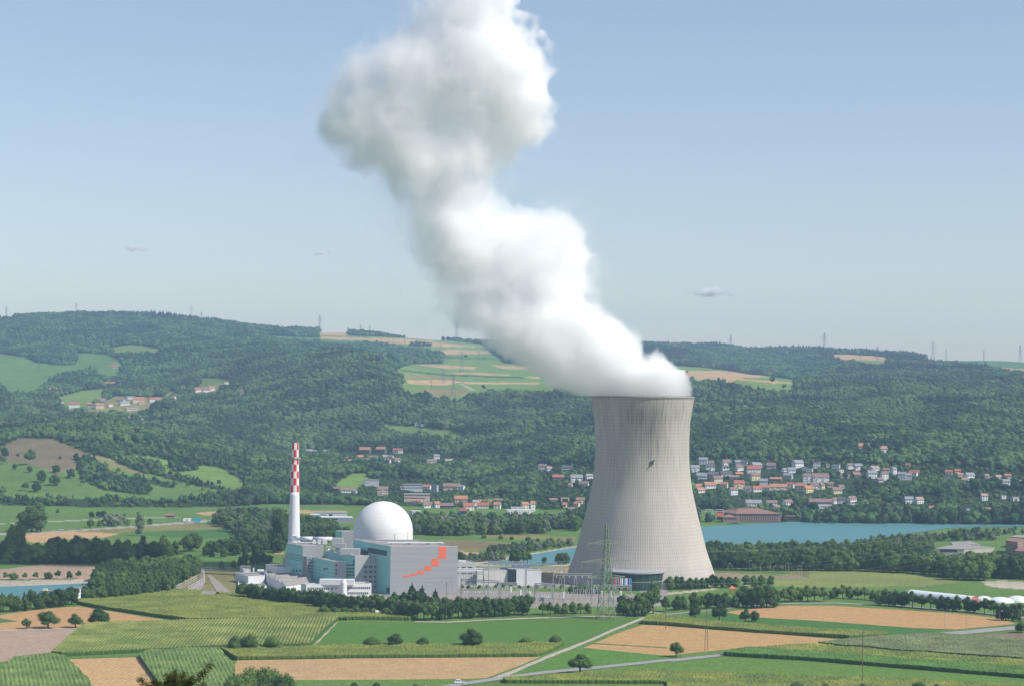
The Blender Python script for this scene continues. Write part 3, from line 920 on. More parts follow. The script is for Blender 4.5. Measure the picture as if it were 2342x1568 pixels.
def crown_mesh(name, kind, seed, nleaf, leaf, m, core=ICO1):
    """crown of a tree one unit tall: lobes of leaf clumps round rough inner masses"""
    r = np.random.RandomState(seed)
    lobes = []
    if kind in ('round', 'open'):
        n = 9 if kind == 'round' else 8
        lobes.append((0, 0, .60, .25))
        for k in range(n):
            a = 2 * math.pi * k / n + r.uniform(-.3, .3)
            z = r.uniform(.36, .74)
            d = r.uniform(.15, .25) * (1.1 if z < .62 else .8)
            lobes.append((d * math.cos(a), d * math.sin(a), z, r.uniform(.12, .19)))
        lobes.append((r.uniform(-.06, .06), r.uniform(-.06, .06), .84, .13))
    elif kind == 'bush':
        for k in range(9):
            a = 2 * math.pi * k / 9
            d = r.uniform(.15, .42)
            lobes.append((d * math.cos(a), d * math.sin(a), r.uniform(.3, .62), r.uniform(.24, .34)))
        lobes.append((0, 0, .62, .36))
    elif kind == 'tall':
        for k in range(11):
            a = r.uniform(0, 6.3)
            z = .16 + .76 * k / 10
            d = r.uniform(.02, .09)
            lobes.append((d * math.cos(a), d * math.sin(a), z, r.uniform(.07, .115) * (1.15 - .6 * abs(z - .45))))
    elif kind == 'cone':
        for k in range(12):
            z = .14 + .8 * k / 11
            rad = .2 * (1 - (z - .14) / .86) + .03
            for q in range(3 if k < 9 else 1):
                a = r.uniform(0, 6.3)
                d = rad * .5 if k < 9 else 0
                lobes.append((d * math.cos(a), d * math.sin(a), z, rad * .62))
    elif kind == 'blob':
        lobes.append((0, 0, .48, .32))
        for k in range(5):
            a = 2 * math.pi * k / 5 + r.uniform(-.4, .4)
            d = r.uniform(.10, .22)
            lobes.append((d * math.cos(a), d * math.sin(a), r.uniform(.35, .68), r.uniform(.2, .27)))
    elif kind == 'dense':
        lobes.append((0, 0, .5, .30))
        for k in range(11):
            a = 2 * math.pi * k / 11 + r.uniform(-.3, .3)
            z = r.uniform(.2, .72)
            d = r.uniform(.14, .26)
            lobes.append((d * math.cos(a), d * math.sin(a), z, r.uniform(.15, .21)))
        lobes.append((0, 0, .80, .17))
    L = np.array(lobes)
    V, Fc = [], []
    n0 = 0
    for x, y, z, q in L:
        v = core[0] * (q * (.86 + .12 * r.rand(len(core[0]), 1)))
        V.append(v + [x, y, z])
        Fc += (core[1] + n0).tolist()
        n0 += len(v)
    w = L[:, 3] ** 2
    pick = r.choice(len(L), nleaf, p=w / w.sum())
    dv = r.randn(nleaf, 3)
    dv /= np.linalg.norm(dv, axis=1)[:, None]
    c = L[pick, :3] + dv * (L[pick, 3] * r.uniform(.86, 1.12, nleaf))[:, None]
    nn = dv + r.randn(nleaf, 3) * .45
    nn /= np.linalg.norm(nn, axis=1)[:, None]
    t = np.cross(nn, r.randn(nleaf, 3))
    t /= np.linalg.norm(t, axis=1)[:, None]
    b = np.cross(nn, t)
    s = leaf * r.uniform(.5, 1.15, nleaf)[:, None]
    q = np.stack([c - t * s, c - b * s * .7, c + t * s, c + b * s * .7], 1).reshape(-1, 3)
    V.append(q)
    Fc += (n0 + np.arange(nleaf * 4).reshape(-1, 4)).tolist()
    me = bpy.data.meshes.new(name)
    me.from_pydata(np.concatenate(V).tolist(), [], Fc)
    me.materials.append(m)
    me.update()
    return me


def trunk_mesh(kind):
    b = MB()
    if kind in ('bush',):
        for a in range(4):
            b.bar((0, 0, 0), (.15 * math.cos(a * 1.6), .15 * math.sin(a * 1.6), .4), .025, 5, .012)
    elif kind in ('cone', 'tall'):
        b.bar((0, 0, 0), (0, 0, .8), .02, 6, .006)
    else:
        b.bar((0, 0, 0), (.01, 0, .3), .032, 7, .024)
        for a in range(5):
            t = a * 1.27
            b.bar((.01, 0, .26), (.16 * math.cos(t), .16 * math.sin(t), .56), .016, 5, .006)
        b.bar((.01, 0, .3), (0, 0, .75), .022, 5, .006)
    return b.mesh('trunk', M['bark'])


KINDS = {}
for kd, shape, seeds, nl, lf, mk in [
        ('round', 'round', (1, 2, 3), 620, .040, 'leaf_dark'), ('open', 'open', (4, 5, 6), 520, .040, 'leaf'), ('dense', 'dense', (7, 8, 9), 560, .045, 'leaf_dark'),
        ('light', 'dense', (10, 11), 520, .045, 'leaf'), ('bush', 'bush', (12, 13), 520, .075, 'leaf'), ('silver', 'dense', (14, 15), 480, .042, 'leaf_silver'),
        ('poplar', 'tall', (16, 17), 520, .030, 'leaf'), ('spruce', 'cone', (18, 19), 480, .035, 'needle'), ('silverpop', 'tall', (20,), 520, .03, 'leaf_silver')]:
    KINDS[kd] = ([crown_mesh('crown_' + kd, shape, s, nl, lf, M[mk]) for s in seeds], trunk_mesh(shape))
for kd, shape, seeds, mk in [('round', 'round', (51, 52), 'leaf_dark'), ('open', 'open', (53, 54), 'leaf'), ('dense', 'dense', (55, 56), 'leaf_dark'), ('bush', 'bush', (57, 58), 'leaf')]:
    KINDS['near_' + kd] = ([crown_mesh('crown_near_' + kd, shape, s, 3200, .021 if kd != 'bush' else .036, M[mk]) for s in seeds], KINDS[kd][1])
FAR = [crown_mesh('hill_crown', 'blob', 30 + k, 130, .075, M['wood_far'], ICO2) for k in range(4)] + \
      [crown_mesh('hill_crown', 'open', 36, 90, .10, M['wood_far']), crown_mesh('hill_crown', 'cone', 37, 70, .06, M['needle']), crown_mesh('hill_crown', 'tall', 38, 90, .05, M['leaf_silver'])]
NAMES = {'round': 'round_tree', 'open': 'tree', 'dense': 'tree', 'light': 'tree', 'bush': 'bush', 'silver': 'willow_tree', 'poplar': 'poplar_tree', 'spruce': 'spruce_tree', 'silverpop': 'poplar_tree'}


def plant(kind, x, y, h, label, group=None, wide=1.0, cat=None, crown=None, z=None):
    cr, tr = KINDS[kind]
    nm = NAMES[kind]
    zz = float(hgt(x, y)[0]) if z is None else z
    root = thing(nm, label, cat or ('bush' if kind == 'bush' else 'tree'), (x, y, zz), random.uniform(0, 6.28), group)
    root.scale = (h * wide, h * wide, h)
    link('crown', crown if crown is not None else random.choice(cr), root)
    link('trunk', tr, root)
    return root


NTREE = [0]


def single(c, cx, cy, hh, ww, kind, label, s=S4):
    """tree given by its foot, height and width in a crop of the photograph"""
    px, py = c((cx, cy))
    g = G(px, py)
    k = g[1] / F * s
    h, w = hh * k, ww * k
    base = {'bush': 1.05, 'round': .78, 'open': .78, 'dense': .80, 'light': .8, 'poplar': .3, 'silverpop': .3, 'spruce': .42, 'silver': .8}[kind]
    plant(kind, g[0], g[1], h, label, None, w / h / base, z=g[2], crown=random.choice(KINDS.get('near_' + kind, KINDS[kind])[0]))
    NTREE[0] += 1


for a in [
        (c4, 178, 1002, 75, 75, 'round', 'smallest and leftmost of the four round trees on the orange stubble'),
        (c4, 325, 998, 122, 165, 'open', 'wide spreading tree, second of the four on the orange stubble'),
        (c4, 508, 995, 100, 115, 'open', 'mid sized tree between the two larger ones on the orange stubble'),
        (c4, 668, 972, 115, 160, 'dense', 'dark dense tree at the right end of the four on the stubble'),
        (c4, 1590, 1150, 105, 105, 'bush', 'left half of the double bush standing in the row corn'),
        (c4, 1690, 1150, 115, 110, 'bush', 'taller right half of the double bush in the row corn'),
        (c4, 1835, 1142, 92, 125, 'bush', 'low round bush right of the double bush at the corn edge'),
        (c5, 352, 1130, 75, 130, 'bush', 'low wide bush, leftmost in the green field'),
        (c5, 508, 1130, 100, 132, 'round', 'dark tree second from left along the green field edge'),
        (c5, 697, 1128, 70, 95, 'bush', 'small pale bush third from left along the green field'),
        (c5, 1020, 1130, 137, 165, 'dense', 'biggest round tree in the middle of the green field edge'),
        (c5, 1385, 1118, 58, 82, 'bush', 'small bush right of the biggest tree in the green field'),
        (c5, 1590, 1114, 74, 92, 'bush', 'rounded bush at the right end of the green field row'),
        (c5, 1758, 1308, 145, 190, 'open', 'spreading tree in the bright green wedge between the roads'),
        (c6, 62, 1156, 102, 98, 'open', 'lone dark tree below the double pole by the road'),
        (c6, 185, 912, 102, 92, 'round', 'round tree left of the double pole above the corn strip'),
        (c6, 345, 922, 115, 118, 'round', 'wide round tree just right of the double pole'),
        (c6, 515, 936, 100, 90, 'open', 'tree with reddish patch at the left end of the orange stubble'),
        (c6, 575, 925, 75, 60, 'bush', 'brownish bush joined to the tree at the stubble corner'),
        (c6, 2325, 998, 82, 90, 'dense', 'dark tree cut by the right edge above the asphalt road')]:
    single(*a, s=S6 if a[0] is c6 else S4)


def nearbush(cx, cy, hh, ww, c, label, kind='bush'):
    single(c, cx, cy, hh, ww, kind, label)


for a in [(1600, 1500, 200, 170, c4, 'left part of the big bush cut by the bottom edge'), (1690, 1470, 215, 190, c4, 'tallest dark bush cut by the bottom edge'),
          (1790, 1470, 215, 190, c4, 'pale green rounded bush cut by the bottom edge'), (1930, 1480, 180, 150, c4, 'right hand bush of the clump at the bottom edge'),
          (230, 1440, 80, 70, c5, 'small treetop at the bottom edge below the tan stubble'), (380, 1420, 60, 60, c5, 'tiny treetop right of another at the bottom edge'),
          (640, 1430, 60, 40, c5, 'yellowish weed top beside the pickup at the bottom edge'),
          (850, 1410, 95, 130, c6, 'broad treetop at the bottom edge below the golden crop'), (1040, 1400, 75, 70, c6, 'small treetop left of the wooden pole at the bottom edge'),
          (1285, 1400, 75, 60, c6, 'treetop hiding the foot of the wooden pole'), (1660, 1410, 95, 110, c6, 'wide treetop right of the wooden pole at the bottom edge'), (1770, 1400, 75, 60, c6, 'low treetop beside the wide one at the bottom edge')]:
    nearbush(*a)

POOL = []        # every further tree of the plain: (apparent height, x, y, h, kind, group)


def fill(poly, sp, h0, h1_, kinds, group, c=None, jit=.45):
    po = P(c, *poly) if c else poly
    w = [G(*p)[:2] for p in po]
    xs, ys = [p[0] for p in w], [p[1] for p in w]
    x = min(xs)
    out = []
    while x < max(xs):
        y = min(ys)
        while y < max(ys):
            out.append((x + random.uniform(-jit, jit) * sp, y + random.uniform(-jit, jit) * sp))
            y += sp
        x += sp
    o = np.array(out) if out else np.zeros((0, 2))
    k = inpoly(o[:, 0], o[:, 1], [tuple(p) for p in w])
    for px, py in o[k]:
        h = random.uniform(h0, h1_)
        POOL.append((h / py, px, py, h, random.choice(kinds), group, 1.0))


def line(c, pts, n, hpx, kinds, group, s=S4, wide=1.0, jit=.2, vary=.15):
    L = [0]
    for a, b in zip(pts, pts[1:]):
        L.append(L[-1] + math.hypot(b[0] - a[0], b[1] - a[1]))
    for k in range(n):
        t = (k + .5 + random.uniform(-jit, jit)) / n * L[-1]
        i = max(j for j in range(len(pts) - 1) if L[j] <= t)
        f = (t - L[i]) / (L[i + 1] - L[i])
        p = (pts[i][0] + (pts[i + 1][0] - pts[i][0]) * f, pts[i][1] + (pts[i + 1][1] - pts[i][1]) * f)
        g = G(*c(p))
        h = hpx * s * g[1] / F * random.uniform(1 - vary, 1 + vary)
        POOL.append((h / g[1] + 1, g[0], g[1], h, random.choice(kinds), group, wide))


# rows near the plant
line(c5, [(540, 925), (700, 945), (900, 935), (1250, 915), (1430, 905)], 19, 145, ['dense', 'round'], 'dense hedge trees behind the green field', wide=1.1, jit=.15)
line(c5, [(1480, 905), (1560, 904), (1610, 903), (1660, 902), (1715, 900), (1765, 898), (1835, 896)], 7, 85, ['light', 'open'], 'row of small light trees left of the big pylon', wide=.95, jit=.05, vary=.1)
line(c5, [(2030, 912), (2130, 918), (2210, 910)], 4, 150, ['dense'], 'dark trees right of the big pylon')
line(c5, [(2245, 905), (2255, 905)], 1, 215, ['open'], 'tall brownish tree right of the big pylon', wide=.7)
line(c5, [(600, 825), (720, 835), (800, 850)], 3, 140, ['spruce'], 'conifers behind the hedge', wide=1.4)
line(c5, [(-20, 870), (100, 880), (300, 890), (500, 905)], 16, 125, ['light', 'open', 'dense'], 'trees between office and corn field')
line(c5, [(0, 905), (250, 905), (540, 925)], 8, 60, ['bush'], 'shrubs along the corn edge')
line(c5, [(480, 860), (560, 850), (680, 860), (800, 880)], 6, 110, ['light', 'dense'], 'second row of trees behind the hedge')
line(c4, [(1600, 800), (1640, 800), (1750, 815), (1900, 835), (2100, 850), (2342, 872)], 20, 112, ['dense', 'open', 'light', 'light'], 'trees below the white office building')
line(c4, [(1870, 832), (1990, 838)], 1, 60, ['bush'], 'trees below the white office building')
line(c5, [(870, 745), (1100, 742), (1400, 740), (1640, 742), (1900, 755), (2000, 755)], 20, 42, ['round'], 'clipped trees along the far side of the switchyard')
line(c5, [(1680, 765), (1900, 765)], 6, 60, ['bush', 'dense'], 'bushes at the right end of the switchyard')
# park and roadside rows right of the pylon
line(c6, [(0, 715), (150, 712), (330, 700)], 8, 85, ['light', 'dense'], 'avenue trees at the foot of the cooling tower', S6)
line(c6, [(330, 705), (450, 700), (700, 690)], 7, 75, ['dense', 'light'], 'park trees right of the cooling tower', S6)
line(c6, [(-20, 860), (130, 845), (300, 838), (470, 832)], 9, 105, ['light', 'dense', 'open'], 'trees on the near side of the park', S6)
line(c6, [(480, 828), (600, 838), (720, 830)], 5, 150, ['open', 'dense'], 'tall trees beside the playground', S6)
line(c6, [(740, 800), (860, 792), (960, 795), (1050, 790)], 6, 105, ['open', 'light', 'dense'], 'trees between playground and side road', S6)
line(c6, [(1090, 770), (1300, 780), (1500, 800)], 9, 85, ['light', 'open'], 'roadside trees left of the white tents', S6)
line(c6, [(1350, 815), (1500, 825), (1750, 845), (2000, 865), (2200, 885), (2342, 905)], 17, 105, ['dense', 'open', 'light'], 'roadside trees in front of the white tents', S6)
line(c6, [(2170, 915), (2230, 918), (2320, 922)], 4, 95, ['dense'], 'trees at the right end of the orange stubble', S6)
line(c6, [(1060, 780), (1100, 775)], 1, 70, ['dense'], 'roadside trees left of the white tents', S6)
# dark belts
line(c6, [(290, 585), (800, 590)], 14, 125, ['dense', 'round'], 'dark belt of trees along the river bank road', S6, 1.15)
line(c6, [(820, 590), (1300, 592), (1700, 612), (1850, 640)], 20, 140, ['dense', 'round', 'light'], 'dark belt of trees behind the round corn hill', S6, 1.15)
line(c6, [(1880, 650), (2110, 655)], 5, 170, ['dense', 'light'], 'big trees right of the round corn hill', S6, 1.1)
line(c6, [(2150, 640), (2342, 645), (2420, 650)], 6, 150, ['dense'], 'big trees at the right edge below the brown factory', S6, 1.1)
fill([(270, 500), (270, 575), (800, 580), (1300, 582), (1700, 600), (1950, 640), (2400, 640), (2400, 585), (1700, 565), (1650, 505), (1100, 490)], 9, 12, 17, ['dense', 'round', 'light'], 'far', c6)
fill([(1850, 352), (2000, 340), (2500, 335), (2500, 352), (2150, 358), (1850, 372)], 12, 5, 8, ['light', 'silver', 'open'], 'far', c6)
fill([(1130, 458), (1280, 430), (1400, 410), (1500, 398), (1850, 390), (1850, 375), (2200, 375), (2200, 392), (1900, 398), (1735, 410), (1735, 500), (1500, 500), (1130, 500)], 10, 7, 11, ['light', 'silver', 'open'], 'far', c6)
line(c4, [(-40, 890), (100, 885), (300, 865), (500, 835)], 12, 125, ['dense', 'round'], 'dark trees at the left edge in front of the water', wide=1.1)
line(c4, [(-40, 810), (200, 800), (500, 790)], 7, 55, ['spruce', 'dense'], 'second row at the left edge by the water')
line(c4, [(560, 812), (700, 805), (850, 795), (1000, 775), (1120, 760), (1170, 745)], 13, 120, ['light', 'dense'], 'front of the thicket left of the access road')
fill([(620, 790), (640, 700), (740, 650), (960, 625), (1330, 615), (1330, 640), (1230, 690), (1150, 740), (820, 785)], 8, 12, 16, ['dense', 'light', 'dense'], 'thicket', c4)
line(c4, [(0, 670), (100, 668), (230, 668), (300, 665), (380, 662), (460, 660), (580, 660)], 8, 55, ['bush', 'open', 'light'], 'bushes on the far bank of the water')
fill([(-60, 545), (200, 548), (330, 510), (540, 515), (900, 545), (1290, 490), (1350, 440), (1350, 480), (1000, 560), (560, 565), (0, 565)], 9.5, 12, 21, ['dense', 'light', 'open', 'round'], 'belt', c4)
line(c4, [(60, 550), (150, 548)], 3, 250, ['open'], 'thin tall trees with bare trunks at the left edge', wide=.5)
line(c4, [(160, 350), (220, 348), (290, 345)], 4, 175, ['poplar', 'dense'], 'tall dark poplars beyond the tan field', wide=1.5)
line(c4, [(935, 372), (955, 372)], 1, 175, ['silverpop'], 'tall pale poplar beside the highway', wide=1.2)
line(c4, [(700, 305), (760, 305), (830, 300), (850, 298)], 4, 95, ['silver', 'silverpop'], 'silvery willows on the far meadow', wide=1.2)
line(c4, [(600, 255), (720, 250)], 3, 50, ['dense'], 'small trees on the far meadow')
line(c4, [(385, 235), (400, 235)], 1, 42, ['open'], 'small trees on the far meadow')
line(c4, [(560, 320), (640, 315), (1010, 300), (1060, 298)], 6, 55, ['light', 'dense'], 'trees beside the far highway')
line(c4, [(940, 555), (960, 555)], 1, 200, ['silverpop'], 'slender pale tree standing out of the left belt', wide=1.3)
line(c4, [(1880, 470), (1910, 470)], 2, 270, ['dense'], 'towering dark tree just left of the striped chimney', wide=.6)
fill([(1340, 500), (1500, 440), (1640, 420), (1940, 450), (1940, 490), (1640, 530), (1380, 515)], 15, 8, 14, ['dense', 'light', 'spruce'], 'chimney left', c4)
fill([(1440, 290), (1520, 265), (1900, 262), (1940, 330), (1940, 430), (1650, 450), (1640, 380), (1500, 320)], 11, 11, 17, ['light', 'silver', 'dense', 'light'], 'chimney left', c4)
line(c4, [(1590, 575), (1700, 570), (1850, 560)], 6, 75, ['dense', 'spruce'], 'dark trees behind the low white workshops')
fill([(1990, 430), (2260, 400), (2300, 350), (2150, 320), (2000, 300)], 10, 12, 16, ['light', 'dense'], 'chimney right', c4)
fill([(-30, 420), (230, 412), (225, 380), (-30, 385)], 10, 10, 13, ['light', 'dense'], 'chimney right', c5)
fill([(620, 372), (900, 375), (1540, 360), (1545, 330), (1740, 345), (1760, 300), (640, 290)], 11, 11, 17, ['silver', 'light', 'dense', 'light'], 'far bank', c5)
line(c5, [(930, 560), (1030, 555), (1120, 545), (1250, 540)], 9, 75, ['open', 'light', 'silver'], 'bushy trees behind the switchyard')
line(c5, [(1290, 560), (1340, 565), (1420, 560)], 4, 110, ['dense', 'open'], 'dark trees beside the river bend')
line(c5, [(1500, 560), (1530, 560)], 1, 55, ['dense'], 'dark trees beside the river bend')
line(c5, [(1600, 565), (1670, 565)], 3, 90, ['dense'], 'trees between river bend and cooling tower')
fill([(1060, 505), (1300, 500), (1440, 480), (1720, 440), (1720, 428), (1430, 440), (1150, 470)], 9, 5, 8, ['light', 'silver'], 'far bank', c5)
line(c5, [(1070, 388), (1145, 392), (1490, 412), (1560, 415), (1620, 416)], 6, 28, ['bush'], 'bushes on the far fields')
fill([(1330, 640), (1370, 600), (1600, 600), (1600, 590), (1360, 590)], 14, 5, 7, ['light'], 'chimney left', c4)
# the mound and meadows far left
for kx, ky, hh in [(30, 1110, 75), (205, 1160, 110), (405, 1130, 30), (380, 1215, 60), (280, 1280, 90), (370, 1300, 80), (100, 1190, 40), (200, 1210, 50), (170, 1330, 60), (245, 1345, 70), (20, 1155, 60), (800, 1215, 40), (640, 1110, 40), (480, 1250, 70), (120, 1110, 35), (560, 1300, 45), (830, 1235, 30), (1270, 1310, 40), (1370, 1340, 35), (1410, 1350, 30), (20, 1370, 70), (1180, 1310, 45), (930, 1260, 45), (1480, 1290, 30)]:
    g = G(*c1((kx, ky)))
    POOL.append((1.001, g[0], g[1], hh * S4 * g[1] / F, random.choice(['open', 'dense']), 'orchard trees on the slope below the bare mound', 1.1))
for kx, ky, hh, kd in [(1103, 472, 40, 'round'), (575, 418, 18, 'round'), (1108, 262, 14, 'round'), (430, 300, 80, 'silver'), (470, 300, 85, 'light'), (590, 300, 80, 'light'), (985, 250, 20, 'bush')]:
    g = G(*c2((kx, ky)))
    POOL.append((1.001, g[0], g[1], hh * S4 * g[1] / F, kd, 'lone trees on the plateau fields', 1.1))
for kx, ky, hh in [(808, 388, 48), (880, 425, 38), (285, 325, 20)]:
    g = G(*c3((kx, ky)))
    POOL.append((1.001, g[0], g[1], hh * .375 * g[1] / F, 'round', 'lone trees on the field right of the steam', 1.1))

OTHER = {'far': 'river wood beyond the corn hill', 'thicket': 'thicket left of the access road', 'belt': 'wooded belt beyond the pinkish field', 'chimney left': 'grove left of the striped chimney', 'chimney right': 'grove right of the striped chimney', 'far bank': 'wood beyond the fields behind the dome'}
POOL.sort(key=lambda t: -t[0])
NIND = 300 - NTREE[0] - 12
ind, rest = POOL[:NIND], POOL[NIND:]
groups = {}
for t in ind:
    groups.setdefault(t[5], []).append(t)
LOOK = {'dense': 'dark full', 'round': 'dark round', 'open': 'loose crowned', 'light': 'mid green', 'bush': 'low bushy', 'silver': 'silvery', 'poplar': 'slender', 'spruce': 'pointed conifer', 'silverpop': 'pale slender'}
for gname, ts in groups.items():
    gl = OTHER.get(gname, gname)
    ts.sort(key=lambda t: t[1] / t[2])
    for i, t in enumerate(ts):
        lab = gl if len(ts) == 1 else '%s tree, %s from left, %s' % (LOOK[t[4]].replace(' conifer',''), ordn(i), gl.replace('in front of', 'before').replace('on the near side of the', 'near side of'))
        if len(ts) == 1:
            lab = LOOK[t[4]] + ' tree: ' + gl
        plant(t[4], t[1], t[2], t[3], lab, gl, t[6])


def scatter(name, label, pts, hs_, wid, idx, sources, cat='trees'):
    """a wood that nobody could count: one object, crowns set on its points"""
    me = bpy.data.meshes.new(name)
    n = len(pts)
    me.vertices.add(n)
    me.vertices.foreach_set('co', np.asarray(pts, float).ravel())
    sc3 = np.stack([hs_ * wid, hs_ * wid, hs_], -1)
    me.attributes.new('siz', 'FLOAT_VECTOR', 'POINT').data.foreach_set('vector', sc3.ravel())
    me.attributes.new('rot', 'FLOAT', 'POINT').data.foreach_set('value', RNG.uniform(0, 6.28, n))
    me.attributes.new('idx', 'INT', 'POINT').data.foreach_set('value', idx.astype(np.int32))
    o = tag(link(name, me), label, cat, kind='stuff')
    g = bpy.data.node_groups.new(name, 'GeometryNodeTree')
    g.interface.new_socket('Geometry', in_out='INPUT', socket_type='NodeSocketGeometry')
    g.interface.new_socket('Geometry', in_out='OUTPUT', socket_type='NodeSocketGeometry')
    A, L = g.nodes.new, g.links.new
    gi, go, ip, jo = A('NodeGroupInput'), A('NodeGroupOutput'), A('GeometryNodeInstanceOnPoints'), A('GeometryNodeJoinGeometry')
    for s in reversed(sources):
        oi = A('GeometryNodeObjectInfo')
        oi.inputs['Object'].default_value = s
        oi.inputs['As Instance'].default_value = True
        L(oi.outputs['Geometry'], jo.inputs[0])

    def na(nm, ty):
        x = A('GeometryNodeInputNamedAttribute')
        x.data_type = ty
        x.inputs[0].default_value = nm
        return x.outputs[0]
    L(gi.outputs[0], ip.inputs['Points'])
    L(jo.outputs[0], ip.inputs['Instance'])
    ip.inputs['Pick Instance'].default_value = True
    L(na('idx', 'INT'), ip.inputs['Instance Index'])
    cx = A('ShaderNodeCombineXYZ')
    L(na('rot', 'FLOAT'), cx.inputs[2])
    L(cx.outputs[0], ip.inputs['Rotation'])
    L(na('siz', 'FLOAT_VECTOR'), ip.inputs['Scale'])
    L(ip.outputs[0], go.inputs[0])
    md = o.modifiers.new('wood', 'NODES')
    md.node_group = g
    return o


# sources of the crowns of the woods: crowns of trees that stand on the far slope
src_kinds = ['dense', 'light', 'open', 'round', 'silver', 'poplar', 'spruce']
far_roots = []
for k in range(7):
    gx_, gy_ = [(700, 1430), (900, 1435), (1100, 1432), (1250, 1425), (1350, 1420), (1600, 1418), (1800, 1422)][k]
    g = G(*c1((gx_, gy_)))
    ph = ['wide tree', 'broad tree', 'full tree', 'rounded tree', 'loose tree', 'dark conifer', 'pale narrow tree'][k]
    r_ = plant('spruce' if k == 5 else 'open', g[0], g[1], 13, '%s at the meadow edge, %s from left along the slope foot' % (ph, ordn(k)), 'trees along the foot of the meadow slope', 1.0, 'tree', FAR[k])
    far_roots.append([c for c in r_.children if c.name.startswith('crown')][0])
near_src = {}
for o in list(COL.objects):
    if o.name.startswith('crown') and o.parent and o.data.name.startswith('crown_'):
        near_src.setdefault(o.data.name.split('.')[0][6:], o)
names_ = [k for k in near_src]
srcs = [near_src[k] for k in names_]
bynm = {}
for t in rest:
    bynm.setdefault(t[5], []).append(t)
i_ = 0
for gname, ts in bynm.items():
    a = np.array([(t[1], t[2], 0) for t in ts], float)
    a[:, 2] = hgt(a[:, 0], a[:, 1])
    hh_ = np.array([t[3] for t in ts])
    scatter('woodland', 'mixed trees of the ' + OTHER.get(gname, gname), a, hh_, np.array([t[6] for t in ts]) * RNG.uniform(.9, 1.2, len(ts)), np.array([names_.index(t[4]) for t in ts]), srcs)

# the forest on the far slopes, in random rows that follow the ground
pts = []
z = 2190.0
while z < 7900:
    sp = 9.4 + 3.0 * (z - 2190) / 5500 + (0 if z < 3200 else .3)
    x0, x1 = (-160 - 1171) / F * z, (2500 - 1171) / F * z
    n = int((x1 - x0) / sp)
    xx = x0 + (np.arange(n) + RNG.uniform(-.45, .45, n)) * sp
    pts.append(np.stack([xx, z + RNG.uniform(-.45, .45, n) * sp], -1))
    z += sp * (1.0 if z < 4500 else 1.15)
pts = np.concatenate(pts)
zz = hgt(pts[:, 0], pts[:, 1])
fx, fy = proj(pts[:, 0], pts[:, 1], zz)
keep = ~is_open(fx, fy, pts[:, 1]).astype(bool)

# ---------------------------------------------------------------- houses of the towns and villages
RC = {'r': ((.37, .13, .095), 'red'), 'o': ((.43, .20, .13), 'orange'), 'b': ((.24, .16, .14), 'brown'), 'g': ((.26, .27, .29), 'grey'), 'd': ((.10, .11, .13), 'dark'), 'p': ((.38, .26, .22), 'pinkish'), 'c': ((.5, .5, .46), 'pale'), 'w': ((.7, .7, .7), 'white')}
WC = {'w': ((.74, .74, .72), 'white'), 'c': ((.66, .58, .44), 'cream'), 'y': ((.68, .60, .34), 'yellow'), 'g': ((.42, .44, .46), 'grey'), 'k': ((.13, .11, .10), 'dark wood'), 'p': ((.60, .47, .40), 'pinkish'), 'b': ((.3, .22, .17), 'brown')}
RM = {k: mat('tiles_' + v[1], v[0], .9, .15, .4) for k, v in RC.items()}
WMt = {k: mat('plaster_' + v[1].replace(' ', '_'), v[0], .9, .06, .2) for k, v in WC.items()}
win_me = MB().box((0, 0, -.65), (1.3, .12, 1.3)).mesh('window', M['glass'])
wide_me = MB().box((0, 0, -.65), (2.6, .12, 1.3)).mesh('window', M['glass'])
balc = MB().box((0, -.5, -.5), (3.2, 1.0, 1.0)).mesh('balcony', WMt['w'])
HPOS = []
